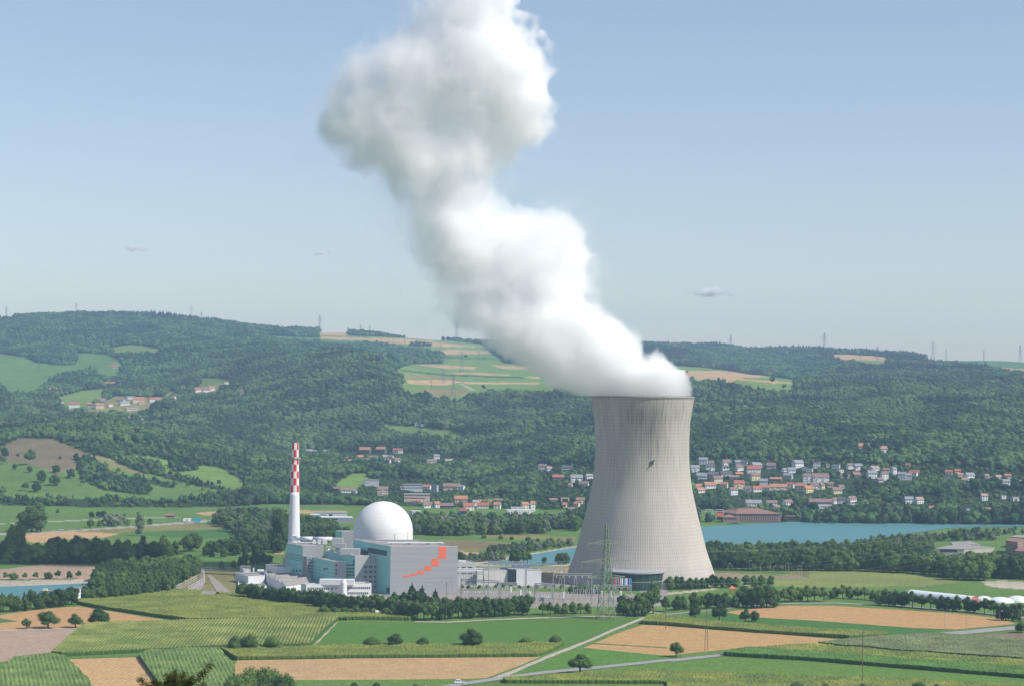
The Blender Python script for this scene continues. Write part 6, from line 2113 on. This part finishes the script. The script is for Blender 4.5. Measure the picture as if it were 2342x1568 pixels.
LP = [(373, 588, 515), (402, 637, 545), (541, 592, 525), (613, 632, 545), (677, 603, 535), (700, 606, 560), (780, 640, 540), (798, 612, 545), (860, 628, 560), (885, 632, 535)]
for k, (cx, cy, t) in enumerate(sorted(LP)):
    lamp(c6, cx, cy, t, 'lamp post, %s from left in the fenced yard right of the tower' % ordn(k))
for k, (cx, cy, t) in enumerate([(1820, 992, 872), (1963, 1000, 885), (2183, 935, 855), (2325, 932, 842)]):
    lamp(c6, cx, cy, t, 'lamp post, %s from left along the asphalt road at the right' % ordn(k))
for k, (cx, cy, t) in enumerate([(1240, 740, 675), (1280, 720, 660), (1420, 600, 545), (1353, 600, 555), (707, 770, 712)]):
    lamp(c4, cx, cy, t, 'lamp post, %s in the row left of the plant road' % ordn([2, 1, 0, 3, 4][k] if False else sorted([1240, 1280, 1420, 1353, 707]).index(cx)))


def fence(c, pts, n, h, label, m=None, wall=False, s=S4):
    root = thing('fence', label, 'fence')
    P_ = [G(*c(p)) for p in pts]
    b = MB()
    for a, q in zip(P_[:-1], P_[1:]):
        d = (q - a)[:2]
        L = np.hypot(*d)
        nn = np.array([-d[1], d[0]]) / L * .08
        for z0, z1 in (((0.0, h),) if wall else ((.3, .4), (h * .5, h * .5 + .1), (h - .15, h))):
            b.prism([a[:2] - nn, q[:2] - nn, q[:2] + nn, a[:2] + nn], z0, z1, True, True)
    b.build('rail', m or M['steel'], root)
    lens = [np.hypot(*(q - a)[:2]) for a, q in zip(P_[:-1], P_[1:])]
    for k in range(n):
        t = (k + .5) / n * sum(lens)
        i = 0
        while t > lens[i] and i < len(lens) - 1:
            t -= lens[i]
            i += 1
        p = P_[i] + (P_[i + 1] - P_[i]) * t / lens[i]
        MB().bar((p[0], p[1], 0), (p[0], p[1], h + .5), .11, 4).build('post', m or M['steel'], root)


fence(c6, [(300, 584), (480, 592), (760, 608), (880, 618), (935, 636)], 42, 3.6, 'long mesh fence along the yard right of the tower', M['dark_metal'])
fence(s6, [(505, 342), (980, 338), (1310, 335)], 40, 4, 'mesh fence behind the switchyard by the river bend')
fence(c4, [(1372, 615), (1480, 612), (1585, 618)], 14, 3.5, 'mesh fence behind the plant access road', M['steel'])
fence(c4, [(1170, 752), (1260, 710), (1330, 672)], 14, 3.6, 'pale fence on the left side of the plant access road', M['insulator'])
fence(c4, [(1268, 752), (1320, 722), (1383, 690), (1378, 640), (1352, 592)], 22, 3.6, 'pale fence on the right side of the plant access road', M['insulator'])
sheet('road', P(c4, (1235, 765), (1310, 712), (1350, 660), (1352, 605), (1368, 605), (1385, 680), (1370, 725), (1310, 768)), .04, M['gravel'], 'brown gravel access road between the fences', 'road')
sheet('road', P(c4, (1400, 640), (1425, 640), (1490, 690), (1580, 780), (1500, 790), (1450, 730)), .05, M['gravel'], 'grey strip of road in front of the low workshops', 'road')
sheet('yard', P(s6, (-300, 660), (150, 590), (500, 545), (1100, 570), (1650, 585), (1900, 600), (1900, 650), (1300, 690), (600, 700), (-200, 720)), .05, M['gravel'], 'brown gravel yard of the switchyard', 'yard')
sh2 = thing('shelter', 'small shed with grey corrugated roof at the plant access road', 'shed', G(*c4((1420, 785))), R(-25))
MB().box((0, 0, 0), (9, 6, 2.6)).build('wall', M['concrete'], sh2)
MB().add([(-6, -4, 2.4), (6, -4, 2.4), (6, 0, 4.2), (-6, 0, 4.2), (-6, 4, 2.4), (6, 4, 2.4)], [(0, 1, 2, 3), (3, 2, 5, 4)]).build('roof', M['roof_grey'], sh2)

# sagging wires between the poles and from the pylon
wm2 = M['steel']


def wire(name, a, b_, sag, label, r=.05, n_=14):
    q = [np.array(a) * (1 - t) + np.array(b_) * t - np.array([0, 0, sag * 4 * t * (1 - t)]) for t in np.linspace(0, 1, n_)]
    o = MB()
    for u, w in zip(q[:-1], q[1:]):
        o.bar(u, w, r, 3, cap=False)
    tag(o.build(name, wm2), label, 'power line')


ca_, sa_ = math.cos(R(24)), math.sin(R(24))
for k, (z, L) in enumerate(arms):
    for s in (-1, 1):
        a = bigf + np.array([s * L * ca_, s * L * sa_, z - 3.2])
        b_ = a + np.array([330, 260, 8.0 + k])
        wire('power_line', a, b_, 12, '%s wire from the %s arm of the big pylon to the right' % ('far' if s > 0 else 'near', ['middle', 'top', 'lowest'][k]), .03)
for s in (-1, 1):
    wire('power_line', pa_ + [s * 1.5, 0, -.9], pc_ + [s * 1.2, 0, -.6], 4, '%s wire between the two wooden poles left of the hedge' % ('rear' if s > 0 else 'front'), .03)

# ---------------------------------------------------------------- tents, playground, vehicles
tl, trr = G(*c6((1575, 755))), G(*c6((1990, 800)))
dv_ = (trr - tl)[:2]
Lt = np.hypot(*dv_)
tn = thing('tunnel_tent', 'long low white tunnel tent with a reddish end', 'tent', tl, math.atan2(dv_[1], dv_[0]))
b = MB()
ns = 10
for i in range(2):
    for k in range(ns + 1):
        a = math.pi * k / ns
        b.v.append((i * Lt, -5.5 * math.cos(a) + 5.5, 4.3 * math.sin(a) + .02))
b.f = [(k, ns + 1 + k, ns + 2 + k, k + 1) for k in range(ns)] + [tuple(range(ns + 1))]
b.m = [0] * len(b.f)
b.build('cover', M['tent'], tn)
e = MB()
e.add([(Lt + .05, -5.5 * math.cos(math.pi * k / ns) + 5.5, 4.3 * math.sin(math.pi * k / ns)) for k in range(ns + 1)], [tuple(range(ns, -1, -1))])
e.build('end_wall', mat('end_red', (.40, .14, .12)), tn)
for k, (cx, cy, w, h) in enumerate([(2080, 790, 120, 34), (2190, 795, 170, 32), (2300, 792, 150, 38), (2400, 795, 120, 34)]):
    g = G(*c6((cx, cy)))
    s = g[1] / F * S6
    o = thing('dome_tent', 'white rounded tent, %s from left beside the tunnel tent' % ordn(k), 'tent', g, 0, 'white tents at the right')
    MB().lathe((0, 0, 0), [(w / 2 * s * math.cos(a), h * s * math.sin(a) + .02) for a in np.linspace(0, 1.5, 8)], 24).build('cover', M['tent'], o, True)
g = G(*c6((1512, 768)))
o = thing('small_tent', 'small white tent left of the long tunnel tent', 'tent', g)
MB().box((0, 0, 0), (5, 4, 2)).build('cover', M['tent'], o)
MB().add([(-2.7, -2.2, 2), (2.7, -2.2, 2), (2.7, 2.2, 2), (-2.7, 2.2, 2), (0, 0, 3.4)], [(0, 1, 4), (1, 2, 4), (2, 3, 4), (3, 0, 4)]).build('roof', M['tent'], o)

g = G(*c6((430, 742)))
pg = thing('playground_tower', 'orange roofed wooden playground tower in the park', 'playground tower', g)
wd = mat('play_wood', (.42, .16, .07))
for x in (-1.6, 1.6):
    for y in (-1.2, 1.2):
        MB().bar((x, y, 0), (x, y, 4.2), .18, 4).build('post', wd, pg)
MB().box((0, 0, 2), (4, 3, .3)).box((3.5, 0, 1.6), (3.4, .5, .3)).build('deck', wd, pg)
MB().add([(-2.6, -2, 4.2), (2.6, -2, 4.2), (2.6, 2, 4.2), (-2.6, 2, 4.2), (0, 0, 6)], [(0, 1, 4), (1, 2, 4), (2, 3, 4), (3, 0, 4)]).build('roof', M['orange_red'], pg)
MB().bar((5.2, 0, 1.7), (9, 0, .3), .35, 4).build('slide', wd, pg)
g = G(*c6((520, 705)))
sw = thing('play_net', 'white curved climbing frame right of the playground tower', 'climbing frame', g)
b = MB()
for a in np.linspace(0, math.pi, 9)[:-1]:
    b.bar((5 * math.cos(a), 0, 4 * math.sin(a)), (5 * math.cos(a + math.pi / 8), 0, 4 * math.sin(a + math.pi / 8)), .4, 6)
    b.bar((5 * math.cos(a), 3, 3.4 * math.sin(a)), (5 * math.cos(a + math.pi / 8), 3, 3.4 * math.sin(a + math.pi / 8)), .35, 6)
b.build('frame', M['white_metal'], sw)
MB().bar((5, 0, 0), (6.5, 0, 5.5), .35, 4).build('post', wd, sw)
sw.scale = (.7, .7, .55)
fr_ = thing('swing_frame', 'low orange wooden frame beside the playground tower', 'swing', G(*c6((470, 738))))
MB().bar((-2, 0, 0), (-2, 0, 2.8), .2, 4).bar((2, 0, 0), (2, 0, 2.8), .2, 4).bar((-2, 0, 2.7), (2, 0, 2.7), .2, 4).build('frame', wd, fr_)


def wheels(root, xs, hw, r):
    for x in xs:
        for s in (-1, 1):
            w = MB().bar((x, s * hw - .12 * s, r), (x, s * hw + .1 * s, r), r, 16).build('wheel', M['tyre'], root)
            MB().bar((x, s * hw + .1 * s, r), (x, s * hw + .13 * s, r), r * .55, 12).build('rim', M['white_metal'], w)


def ext(name, side, hw, m, parent, hw2=None):
    """body from a side profile (x, z), inward at the top"""
    b = MB()
    zm = max(p[1] for p in side)
    n = len(side)
    f = lambda z: hw - ((hw - (hw2 or hw)) * max(0, (z - .9) / (zm - .9 + 1e-6)))
    b.add([(x, -f(z), z) for x, z in side] + [(x, f(z), z) for x, z in side], [tuple(range(n)), tuple(range(2 * n - 1, n - 1, -1))] + [(i, n + i, n + (i + 1) % n, (i + 1) % n) for i in range(n)])
    return b.build(name, m, parent)


car_white = mat('car_white', (.78, .79, .8), .3, .02)
g = G(*c5((945, 1375)))
pu = thing('pickup_truck', 'white double cab pickup with open bed on the asphalt road', 'pickup truck', (g[0], g[1], .23), R(6))
ext('body', [(-3.0, .45), (2.9, .45), (2.9, .95), (1.0, 1.0), (.35, 1.0), (-3.0, .95)][::-1], .95, car_white, pu)
ext('cab', [(-2.95, .96), (-2.7, 1.3), (-2.0, 2.15), (.2, 2.2), (.45, 1.0)][::-1], .93, car_white, pu, .78)
for s in (-1, 1):
    MB().add([(-2.35, s * .90, 1.38), (-1.35, s * .90, 1.38), (-1.35, s * .845, 1.95), (-1.95, s * .845, 1.95)], [(0, 1, 2, 3) if s < 0 else (3, 2, 1, 0)]).build('side_window', M['glass'], pu).location = (0, s * .03, 0)
    MB().add([(-1.2, s * .90, 1.38), (.15, s * .90, 1.38), (.05, s * .845, 1.95), (-1.2, s * .845, 1.95)], [(0, 1, 2, 3) if s < 0 else (3, 2, 1, 0)]).build('side_window', M['glass'], pu).location = (0, s * .03, 0)
MB().add([(-2.68, -.75, 1.36), (-2.68, .75, 1.36), (-2.06, .68, 2.1), (-2.06, -.68, 2.1)], [(3, 2, 1, 0)]).build('windscreen', M['glass'], pu).location = (-.04, 0, 0.02)
MB().box((1.75, -.93, .96), (2.3, .06, .4)).box((1.75, .93, .96), (2.3, .06, .4)).box((2.88, 0, .96), (.06, 1.8, .4)).build('bed_side', M['grey_side'], pu)
for s in (-1, 1):
    MB().box((-3.03, s * .65, .6), (.08, .35, .2)).build('headlight', M['glass'], pu)
wheels(pu, (-2.1, 2.0), .85, .38)

TRK = G(*c4((1280, 282)))
tk = thing('lorry', 'white and blue lorry with trailer on the far highway', 'lorry', (TRK[0], TRK[1], .1), R(4))
k_ = TRK[1] / F * S4
MB().box((-38 * k_ + 3.5, 0, .9), (2.5, 2.5, 3.2)).build('cab', M['blue'], tk)
MB().box((-2.5, 0, 1), (8.5, 2.5, 3.6)).build('box', M['white_metal'], tk)
MB().box((8.2, 0, 1), (8, 2.5, 3.6)).build('trailer', mat('sky_blue', (.05, .35, .6)), tk)
wheels(tk, (-9, -5, 0, 5.5, 10), 1.1, .5)
CARS = [(c4, 411, 335, car_white, 'white car at the left on the far highway', 0), (c4, 528, 329, M['grey_side'], 'grey car right of the white one on the far highway', 0), (c4, 1381, 273, car_white, 'white car at the right end of the far highway', 0),
        (c7, 783, 1003, car_white, 'white car between the trees in front of the office', -20), (c7, 890, 1012, car_white, 'left one of two parked cars below the office cylinder', 10), (c7, 1020, 1020, M['grey_side'], 'right one of two parked cars below the office cylinder', 15), (c5, 260, 893, car_white, 'pale car at the corn edge below the office', 0), (c7, 1345, 1035, car_white, 'white car behind the shrubs right of the office', 0),
        (c6, 1075, 768, car_white, 'white car between the road side trees', 60)]
for c_, cx, cy, m, lb, a in CARS:
    g = G(*c_((cx, cy)))
    v = thing('car', lb, 'car', (g[0], g[1], g[2] + .1), R(a))
    ext('body', [(-2.2, .3), (2.2, .3), (2.2, .8), (1.1, .92), (-1.3, .95), (-2.2, .75)][::-1], .88, m, v)
    ext('cabin', [(-1.4, .9), (-.8, 1.42), (.9, 1.45), (1.8, .9)][::-1], .82, M['glass'], v, .68)
    MB().box((.05, 0, 1.42), (1.7, 1.3, .06)).build('roof', m, v)
    wheels(v, (-1.4, 1.4), .8, .32)
for c_, x0, x1, cy, m, lb in [(c2, 480, 545, 706, M['blue'], 'dark blue train car on the wooded hillside'), (c2, 641, 679, 722, M['white_metal'], 'left white train car on the hillside'), (c2, 681, 718, 724, M['white_metal'], 'right white train car on the hillside')]:
    g0, g1 = G(*c_((x0, cy))), G(*c_((x1, cy)))
    L = abs(g1[0] - g0[0])
    t = thing('railway_car', lb, 'railway car', ((g0[0] + g1[0]) / 2, g0[1], g0[2]))
    MB().box((0, 0, 1.2), (L, 3, 5)).build('body', m, t)
    MB().box((0, -1.53, 4), (L * .9, .1, 1.2)).build('window_band', M['glass'], t)
    MB().box((0, 0, .2), (L * .8, 2.2, 1)).build('bogie', M['dark_metal'], t)
g = G(*c4((1150, 250)))
bn = thing('barn', 'small brown field barn near the far road', 'barn', g)
MB().box((0, 0, 0), (10, 6, 2.5)).build('wall', M['wood_pole'], bn)
MB().add([(-5.6, -3.6, 2.3), (5.6, -3.6, 2.3), (5.6, 0, 4.4), (-5.6, 0, 4.4), (-5.6, 3.6, 2.3), (5.6, 3.6, 2.3)], [(0, 1, 2, 3), (3, 2, 5, 4)]).build('roof', M['rust_roof'], bn)
g = G(*c4((505, 815)))
wh = thing('boathouse', 'small white house among the dark trees beside the canal', 'house', g, R(-20))
MB().box((0, 0, 0), (6, 6, 9)).build('wall', M['white_wall'], wh)
MB().box((0, 0, 9), (7, 7, .6)).build('roof', M['roof_grey'], wh)
MB().box((0, -3.05, 5), (1.5, .15, 1.6)).build('window', M['glass'], wh)
g = G(*c4((310, 753)))
bt = thing('motor_boat', 'small orange boat on the canal at the left', 'boat', (g[0], g[1], .3))
MB().add([(-4, -1.3, .8), (3, -1.3, .8), (5, 0, 1), (3, 1.3, .8), (-4, 1.3, .8), (-3.6, -.8, 0), (3, -.7, 0), (3, .7, 0), (-3.6, .8, 0)], [(0, 1, 2, 3, 4), (5, 6, 1, 0), (6, 2, 1), (7, 3, 2), (6, 7, 2), (8, 4, 3, 7), (5, 0, 4, 8)]).build('hull', mat('boat_orange', (.7, .35, .06)), bt)
MB().box((-.5, 0, .8), (3, 1.8, 1.4)).build('cabin', M['white_metal'], bt)
g = G(*c5((385, 918)))
o = thing('storage_drum', 'small white drum at the edge of the domed corn field', 'drum', g)
MB().bar((-1, 0, 3.0), (1, 0, 3.0), 1.1, 14).build('drum', M['white_metal'], o)
MB().bar((0, 0, 0), (0, 0, 2), .3).build('stand', M['steel'], o)
# stone curbs seen as white posts along the road
for k, (c_, cx, cy) in enumerate([(c5, 1247, 1325), (c5, 2085, 1240), (c5, 2195, 1245), (c6, 140, 1155), (c6, 600, 1118), (c6, 1713, 1028), (c5, 712, 1388)]):
    g = G(*c_((cx, cy)))
    o = thing('marker_post', 'white marker post, %s along the asphalt road' % ORD[[1, 2, 3, 4, 5, 6, 0][k]], 'marker post', g, group='marker posts along the road')
    MB().bar((0, 0, 0), (0, 0, .9), .12, 4).build('post', M['insulator'], o)
    MB().box((0, 0, .9), (.2, .12, .18)).build('reflector', M['dark_metal'], o)

# ---------------------------------------------------------------- near larch top at the bottom edge
lx = atY(1140 / 1.6396 * .585, 1568, 62)
lt = atY(400, 1530, 62.0)
base_z = float(hgt(lt[0], 62.0)[0])
lar = thing('larch_tree', 'yellowish green larch top poking up at the bottom edge', 'tree', (lt[0], 62.0, base_z))
Hl = atY(400, 1532, 62)[2] - base_z
r = np.random.RandomState(8)
V, Fc = [], []
tb = MB().bar((0, 0, 0), (0.05, 0, Hl - .2), .16, 8, .02)
# limbs: (end in picture px)
limbs = [((400, 1532), (402, 1575)), ((485, 1515), (425, 1580)), ((345, 1562), (400, 1590)), ((380, 1540), (405, 1590)), ((440, 1545), (410, 1595)), ((365, 1580), (400, 1610)), ((450, 1575), (410, 1615)), ((318, 1548), (370, 1600)), ((350, 1530 + 20), (395, 1600)), ((420, 1536), (412, 1590)), ((470, 1560), (415, 1620)), ((330, 1590), (400, 1640)), ((480, 1600), (405, 1650)), ((330, 1620), (400, 1670)), ((390, 1545), (400, 1600)), ((430, 1555), (405, 1620)), ((410, 1550), (402, 1620)), ((375, 1556), (400, 1600)), ((360, 1600), (398, 1650))]
for (ex, ey), (sx_, sy_) in limbs:
    yo = r.uniform(-1.0, 1.0) * .5
    e, s_ = atY(ex, ey, 62.0 + yo), atY(sx_, sy_, 62.0)
    e, s_ = e - [lt[0], 62.0, base_z], s_ - [lt[0], 62.0, base_z]
    tb.bar(s_, e, .02, 5, .006)
    for k in range(720):
        f = r.uniform(.12, 1)
        p = s_ * (1 - f) + e * f + r.randn(3) * (.055 + .08 * (1 - f)) + [0, 0, -.03]
        dr = r.randn(3)
        dr /= np.linalg.norm(dr)
        w = np.cross(dr, r.randn(3))
        w /= np.linalg.norm(w)
        L, q = r.uniform(.035, .08), .010
        i0 = len(V)
        V += [p - w * q, p + w * q, p + dr * L + w * q * .4, p + dr * L - w * q * .4]
        Fc.append((i0, i0 + 1, i0 + 2, i0 + 3))
mcl = bpy.data.meshes.new('crown')
mcl.from_pydata([tuple(v) for v in V], [], Fc)
mcl.materials.append(M['larch'])
link('crown', mcl, lar)
tb.build('trunk', M['bark'], lar)

# ---------------------------------------------------------------- steam and small clouds
def vnoise(shape, cell, seed):
    rs = np.random.RandomState(seed)
    out = rs.rand(*[int(math.ceil(s / cell)) + 3 for s in shape]).astype(np.float32) * 2 - 1
    for ax, s in enumerate(shape):
        t = np.arange(s) / cell + 1e-4
        i = t.astype(int)
        f = t - i
        f = (f * f * f * (f * (f * 6 - 15) + 10)).astype(np.float32)
        sh = [1, 1, 1]
        sh[ax] = s
        f = f.reshape(sh)
        out = np.take(out, i, axis=ax) * (1 - f) + np.take(out, i + 1, axis=ax) * f
    return out


def volume_object(name, field, mn, vs, m, parent=None, surface=None, smat=None):
    """a cloud: densities on a grid of points, turned into a volume (or into the surface where they reach a level)"""
    nx, ny, nz = field.shape
    mx = mn + (np.array([nx, ny, nz]) - 1) * vs
    me = bpy.data.meshes.new(name)
    me.vertices.add(nx * ny * nz)
    me.attributes.new('d', 'FLOAT', 'POINT').data.foreach_set('value', field.transpose(2, 1, 0).astype(np.float32).ravel())
    ob = link(name, me, parent)
    g = bpy.data.node_groups.new(name, 'GeometryNodeTree')
    g.interface.new_socket('Geometry', in_out='INPUT', socket_type='NodeSocketGeometry')
    g.interface.new_socket('Geometry', in_out='OUTPUT', socket_type='NodeSocketGeometry')
    A, L = g.nodes.new, g.links.new
    gi, go, vc, sm, si, na, po = A('NodeGroupInput'), A('NodeGroupOutput'), A('GeometryNodeVolumeCube'), A('GeometryNodeSetMaterial'), A('GeometryNodeSampleIndex'), A('GeometryNodeInputNamedAttribute'), A('GeometryNodeInputPosition')
    sm.inputs['Material'].default_value = m
    si.data_type, si.domain, si.clamp = 'FLOAT', 'POINT', True
    na.data_type = 'FLOAT'
    na.inputs[0].default_value = 'd'

    def vm(op, a, b):
        v = A('ShaderNodeVectorMath')
        v.operation = op
        L(a, v.inputs[0])
        if b is not None:
            v.inputs[1].default_value = b
        return v.outputs['Value'] if op == 'DOT_PRODUCT' else v.outputs[0]
    v = vm('SUBTRACT', po.outputs[0], tuple(mn))
    v = vm('MULTIPLY', v, (1 / vs,) * 3)
    v = vm('ADD', v, (.5,) * 3)
    v = vm('FLOOR', v, None)
    v = vm('DOT_PRODUCT', v, (1., float(nx), float(nx * ny)))
    fi = A('FunctionNodeFloatToInt')
    L(v, fi.inputs[0])
    L(gi.outputs[0], si.inputs['Geometry'])
    L(na.outputs[0], si.inputs['Value'])
    L(fi.outputs[0], si.inputs['Index'])
    L(si.outputs[0], vc.inputs['Density'])
    vc.inputs['Min'].default_value, vc.inputs['Max'].default_value = mn, mx
    for k, s in zip('XYZ', (nx, ny, nz)):
        vc.inputs['Resolution ' + k].default_value = int(s)
    out = vc.outputs[0]
    if surface is not None:
        v2m = A('GeometryNodeVolumeToMesh')
        v2m.inputs['Threshold'].default_value = surface
        L(out, v2m.inputs['Volume'])
        ss = A('GeometryNodeSetShadeSmooth')
        L(v2m.outputs[0], ss.inputs[0])
        out = ss.outputs[0]
    L(out, sm.inputs[0])
    L(sm.outputs[0], go.inputs[0])
    ob.modifiers.new('cloud', 'NODES').node_group = g
    return ob


def vol_mat(name, col, dens, aniso=0.0):
    m = bpy.data.materials.new(name)
    m.use_nodes = True
    m.node_tree.nodes.clear()
    o = m.node_tree.nodes.new('ShaderNodeOutputMaterial')
    pv = m.node_tree.nodes.new('ShaderNodeVolumePrincipled')
    m.node_tree.links.new(pv.outputs[0], o.inputs['Volume'])
    pv.inputs['Color'].default_value = (*col, 1)
    pv.inputs['Density'].default_value = dens
    pv.inputs['Anisotropy'].default_value = aniso
    return m


outline = [(960, -60), (948, 0), (930, 25), (885, 60), (835, 85), (800, 120), (772, 160), (755, 205), (735, 250), (728, 300), (738, 340), (785, 385), (868, 420), (900, 450), (915, 480), (925, 500), (932, 530), (936, 560), (945, 600), (958, 640), (975, 670), (1000, 705), (1050, 732), (1090, 760), (1110, 800), (1180, 835), (1232, 862), (1250, 885), (1300, 902), (1335, 916), (1356, 925), (1588, 925), (1586, 890), (1574, 862), (1550, 832), (1522, 806), (1492, 798), (1474, 810), (1470, 795), (1450, 765), (1412, 735), (1372, 705), (1325, 678), (1356, 665), (1362, 620), (1356, 570), (1346, 530), (1298, 502), (1240, 486), (1165, 480), (1135, 455), (1132, 420), (1160, 385), (1188, 350), (1240, 332), (1270, 305), (1262, 250), (1252, 200), (1250, 150), (1232, 100), (1210, 50), (1190, 15), (1165, -60)]
PYC = TY
ptp = np.array([atY(a, b, PYC)[[0, 2]] for a, b in outline])
vs = 1.7
mn = np.array([ptp[:, 0].min() - 26, PYC - 76, zt_top + 1.6])
mxp = np.array([ptp[:, 0].max() + 16, PYC + 76, ptp[:, 1].max() + 2])
nx, ny, nz = ((mxp - mn) / vs).astype(int) + 1
X = mn[0] + vs * np.arange(nx)
Y = mn[1] + vs * np.arange(ny) - PYC
Z = mn[2] + vs * np.arange(nz)
XX, ZZ = np.meshgrid(X, Z, indexing='ij')
d = np.full(XX.shape, 1e9)
ins = inpoly(XX, ZZ, [tuple(p) for p in ptp])
for k in range(len(ptp)):
    a, b2 = ptp[k], ptp[(k + 1) % len(ptp)]
    ab = b2 - a
    t = np.clip(((XX - a[0]) * ab[0] + (ZZ - a[1]) * ab[1]) / (ab @ ab), 0, 1)
    d = np.minimum(d, np.hypot(XX - a[0] - t * ab[0], ZZ - a[1] - t * ab[1]))
# the mouth of the tower is no edge of the plume
mouth = (ZZ < zt_top + 22) & (np.abs(XX - axis) < 42)
d = np.where(mouth & ins, np.maximum(d, np.minimum(40, 40.5 - np.abs(XX - axis))), d)
d2 = np.where(ins, d, -d)
Rm = np.interp(Z, [144, 200, 260, 330, 380, 480], [39, 38, 42, 38, 46, 50])[None, :]
q = np.maximum(Rm - d2, 0)
s = (Rm[:, None, :] - np.sqrt(q[:, None, :] ** 2 + Y[None, :, None] ** 2)).astype(np.float32)
shp = (nx, ny, nz)


def fb(c0, seed, octv=4, gain=.5, bil=False):
    o, a = 0, 1
    for i in range(octv):
        v = vnoise(shp, max(c0 / 2 ** i, 2.2) / vs, seed + i)
        o = o + a * ((1 - 2.6 * abs(v)) if bil else v)
        a *= gain
    return o


calm = np.interp(Z, [144, 155, 200], [.12, .35, 1])[None, None, :].astype(np.float32)
s2 = s + calm * (9.0 * fb(42, 10) + 5.5 * fb(24, 20, 4, .55, True) - 2.0)
# the lee side frays out
lee = np.clip((0.5 - (XX - axis + (ZZ - 145) * .62) / 120), 0, 1)[:, None, :] * np.clip((ZZ - 170) / 120, 0, 1)[:, None, :]
s2 = s2 + calm * 1.6 * fb(8, 140, 2)
soft = 3.4 + 13 * lee * (.6 + .4 * vnoise(shp, 20 / vs, 77))
dens = np.clip((s2 + 2 * lee) / soft, 0, 1)
dens = dens * dens * (3 - 2 * dens)
wisp = np.clip((s2 + 30) / 30, 0, 1) * np.clip(fb(26, 200, 4, .6) - .12, 0, 1) * .30 * np.clip(lee * 2.2, 0, 1)
wisp[:3], wisp[:, :3], wisp[:, -3:] = 0, 0, 0
dens = np.maximum(dens, wisp)
dens *= np.clip(.75 + .7 * fb(26, 60, 3), .15, 1.5) * (1.35 - .8 * np.clip(lee * 1.5, 0, 1))
dens[dens < .004] = 0
dens *= 1 + 1.6 * np.clip((s2 - 9) / 10, 0, 1)
dens = np.clip(dens, 0, 4)
# inner mass, thick enough to be opaque: its surface lies well inside the soft edge
c2s = 2
core_field = np.clip((s2 - CORE_DEPTH) / 10 + .5, 0, 1)[::c2s, ::c2s, ::c2s]
core_field[0] = core_field[-1] = 0
core_field[:, 0] = core_field[:, -1] = 0
core_field[:, :, -1] = 0
wmat = bpy.data.materials.new('steam_core')
wmat.use_nodes = True
nw, lw = wmat.node_tree.nodes, wmat.node_tree.links
nw.clear()
ow, dw, tw, mw = [nw.new('ShaderNode' + k) for k in ('OutputMaterial', 'BsdfDiffuse', 'BsdfTranslucent', 'MixShader')]
dw.inputs[0].default_value = tw.inputs[0].default_value = (.995, .995, .995, 1)
lw.new(dw.outputs[0], mw.inputs[1])
lw.new(tw.outputs[0], mw.inputs[2])
lw.new(mw.outputs[0], ow.inputs['Surface'])
plume = volume_object('steam_plume', core_field, mn, vs * c2s, wmat, None, surface=.5)
tag(plume, 'huge white steam plume rising from the cooling tower and leaning left', 'steam', kind='stuff')
steam = volume_object('vapour', dens, mn, vs, vol_mat('steam', (1, 1, 1), STEAM_DENSITY, 0.0), plume)

# small thin clouds far behind the hills
for k, (px, py, w, h) in enumerate([(1628, 667, 110, 30), (310, 568, 70, 20), (735, 579, 40, 16)]):
    Yc = 17000.0
    cc = atY(px, py, Yc)
    kk = Yc / F
    n1 = np.array([40, 16, 16])
    vs1 = w * kk * 1.25 / 40
    n1[2] = max(8, int(h * kk * 1.25 / vs1))
    q = np.stack(np.meshgrid(*[np.linspace(-1, 1, m) for m in n1], indexing='ij'))
    rr_ = np.sqrt((q ** 2).sum(0))
    f = np.clip(.66 - .6 * rr_ - .25 * np.abs(q[2] + .3) + .55 * vnoise(tuple(n1), 7, 93 + k) + .35 * vnoise(tuple(n1), 3.2, 120 + k), 0, 1) * np.clip((1.02 - rr_) * 2.2, 0, 1)
    cl = volume_object('cloud', f, cc - (n1 - 1) * vs1 / 2, vs1, vol_mat('cloud_wisp', (1, .99, .97), (.10, .07, .07)[k], 0))
    tag(cl, ['small faint cloud right of the steam plume', 'faint cloud low above the left hills', 'tiny cloud beside the steam plume', 'small faint cloud below the left wisp', 'thin wisp high on the left'][k], 'cloud', kind='stuff')

# the summer haze of the valley
hz = MB().box((0, 4640, -1.5), (11000, 10160, 502)).build('haze', vol_mat('haze', HAZE_COLOR, HAZE_DENSITY, .0))
tag(hz, 'thin blue summer haze filling the valley', 'haze', kind='stuff')
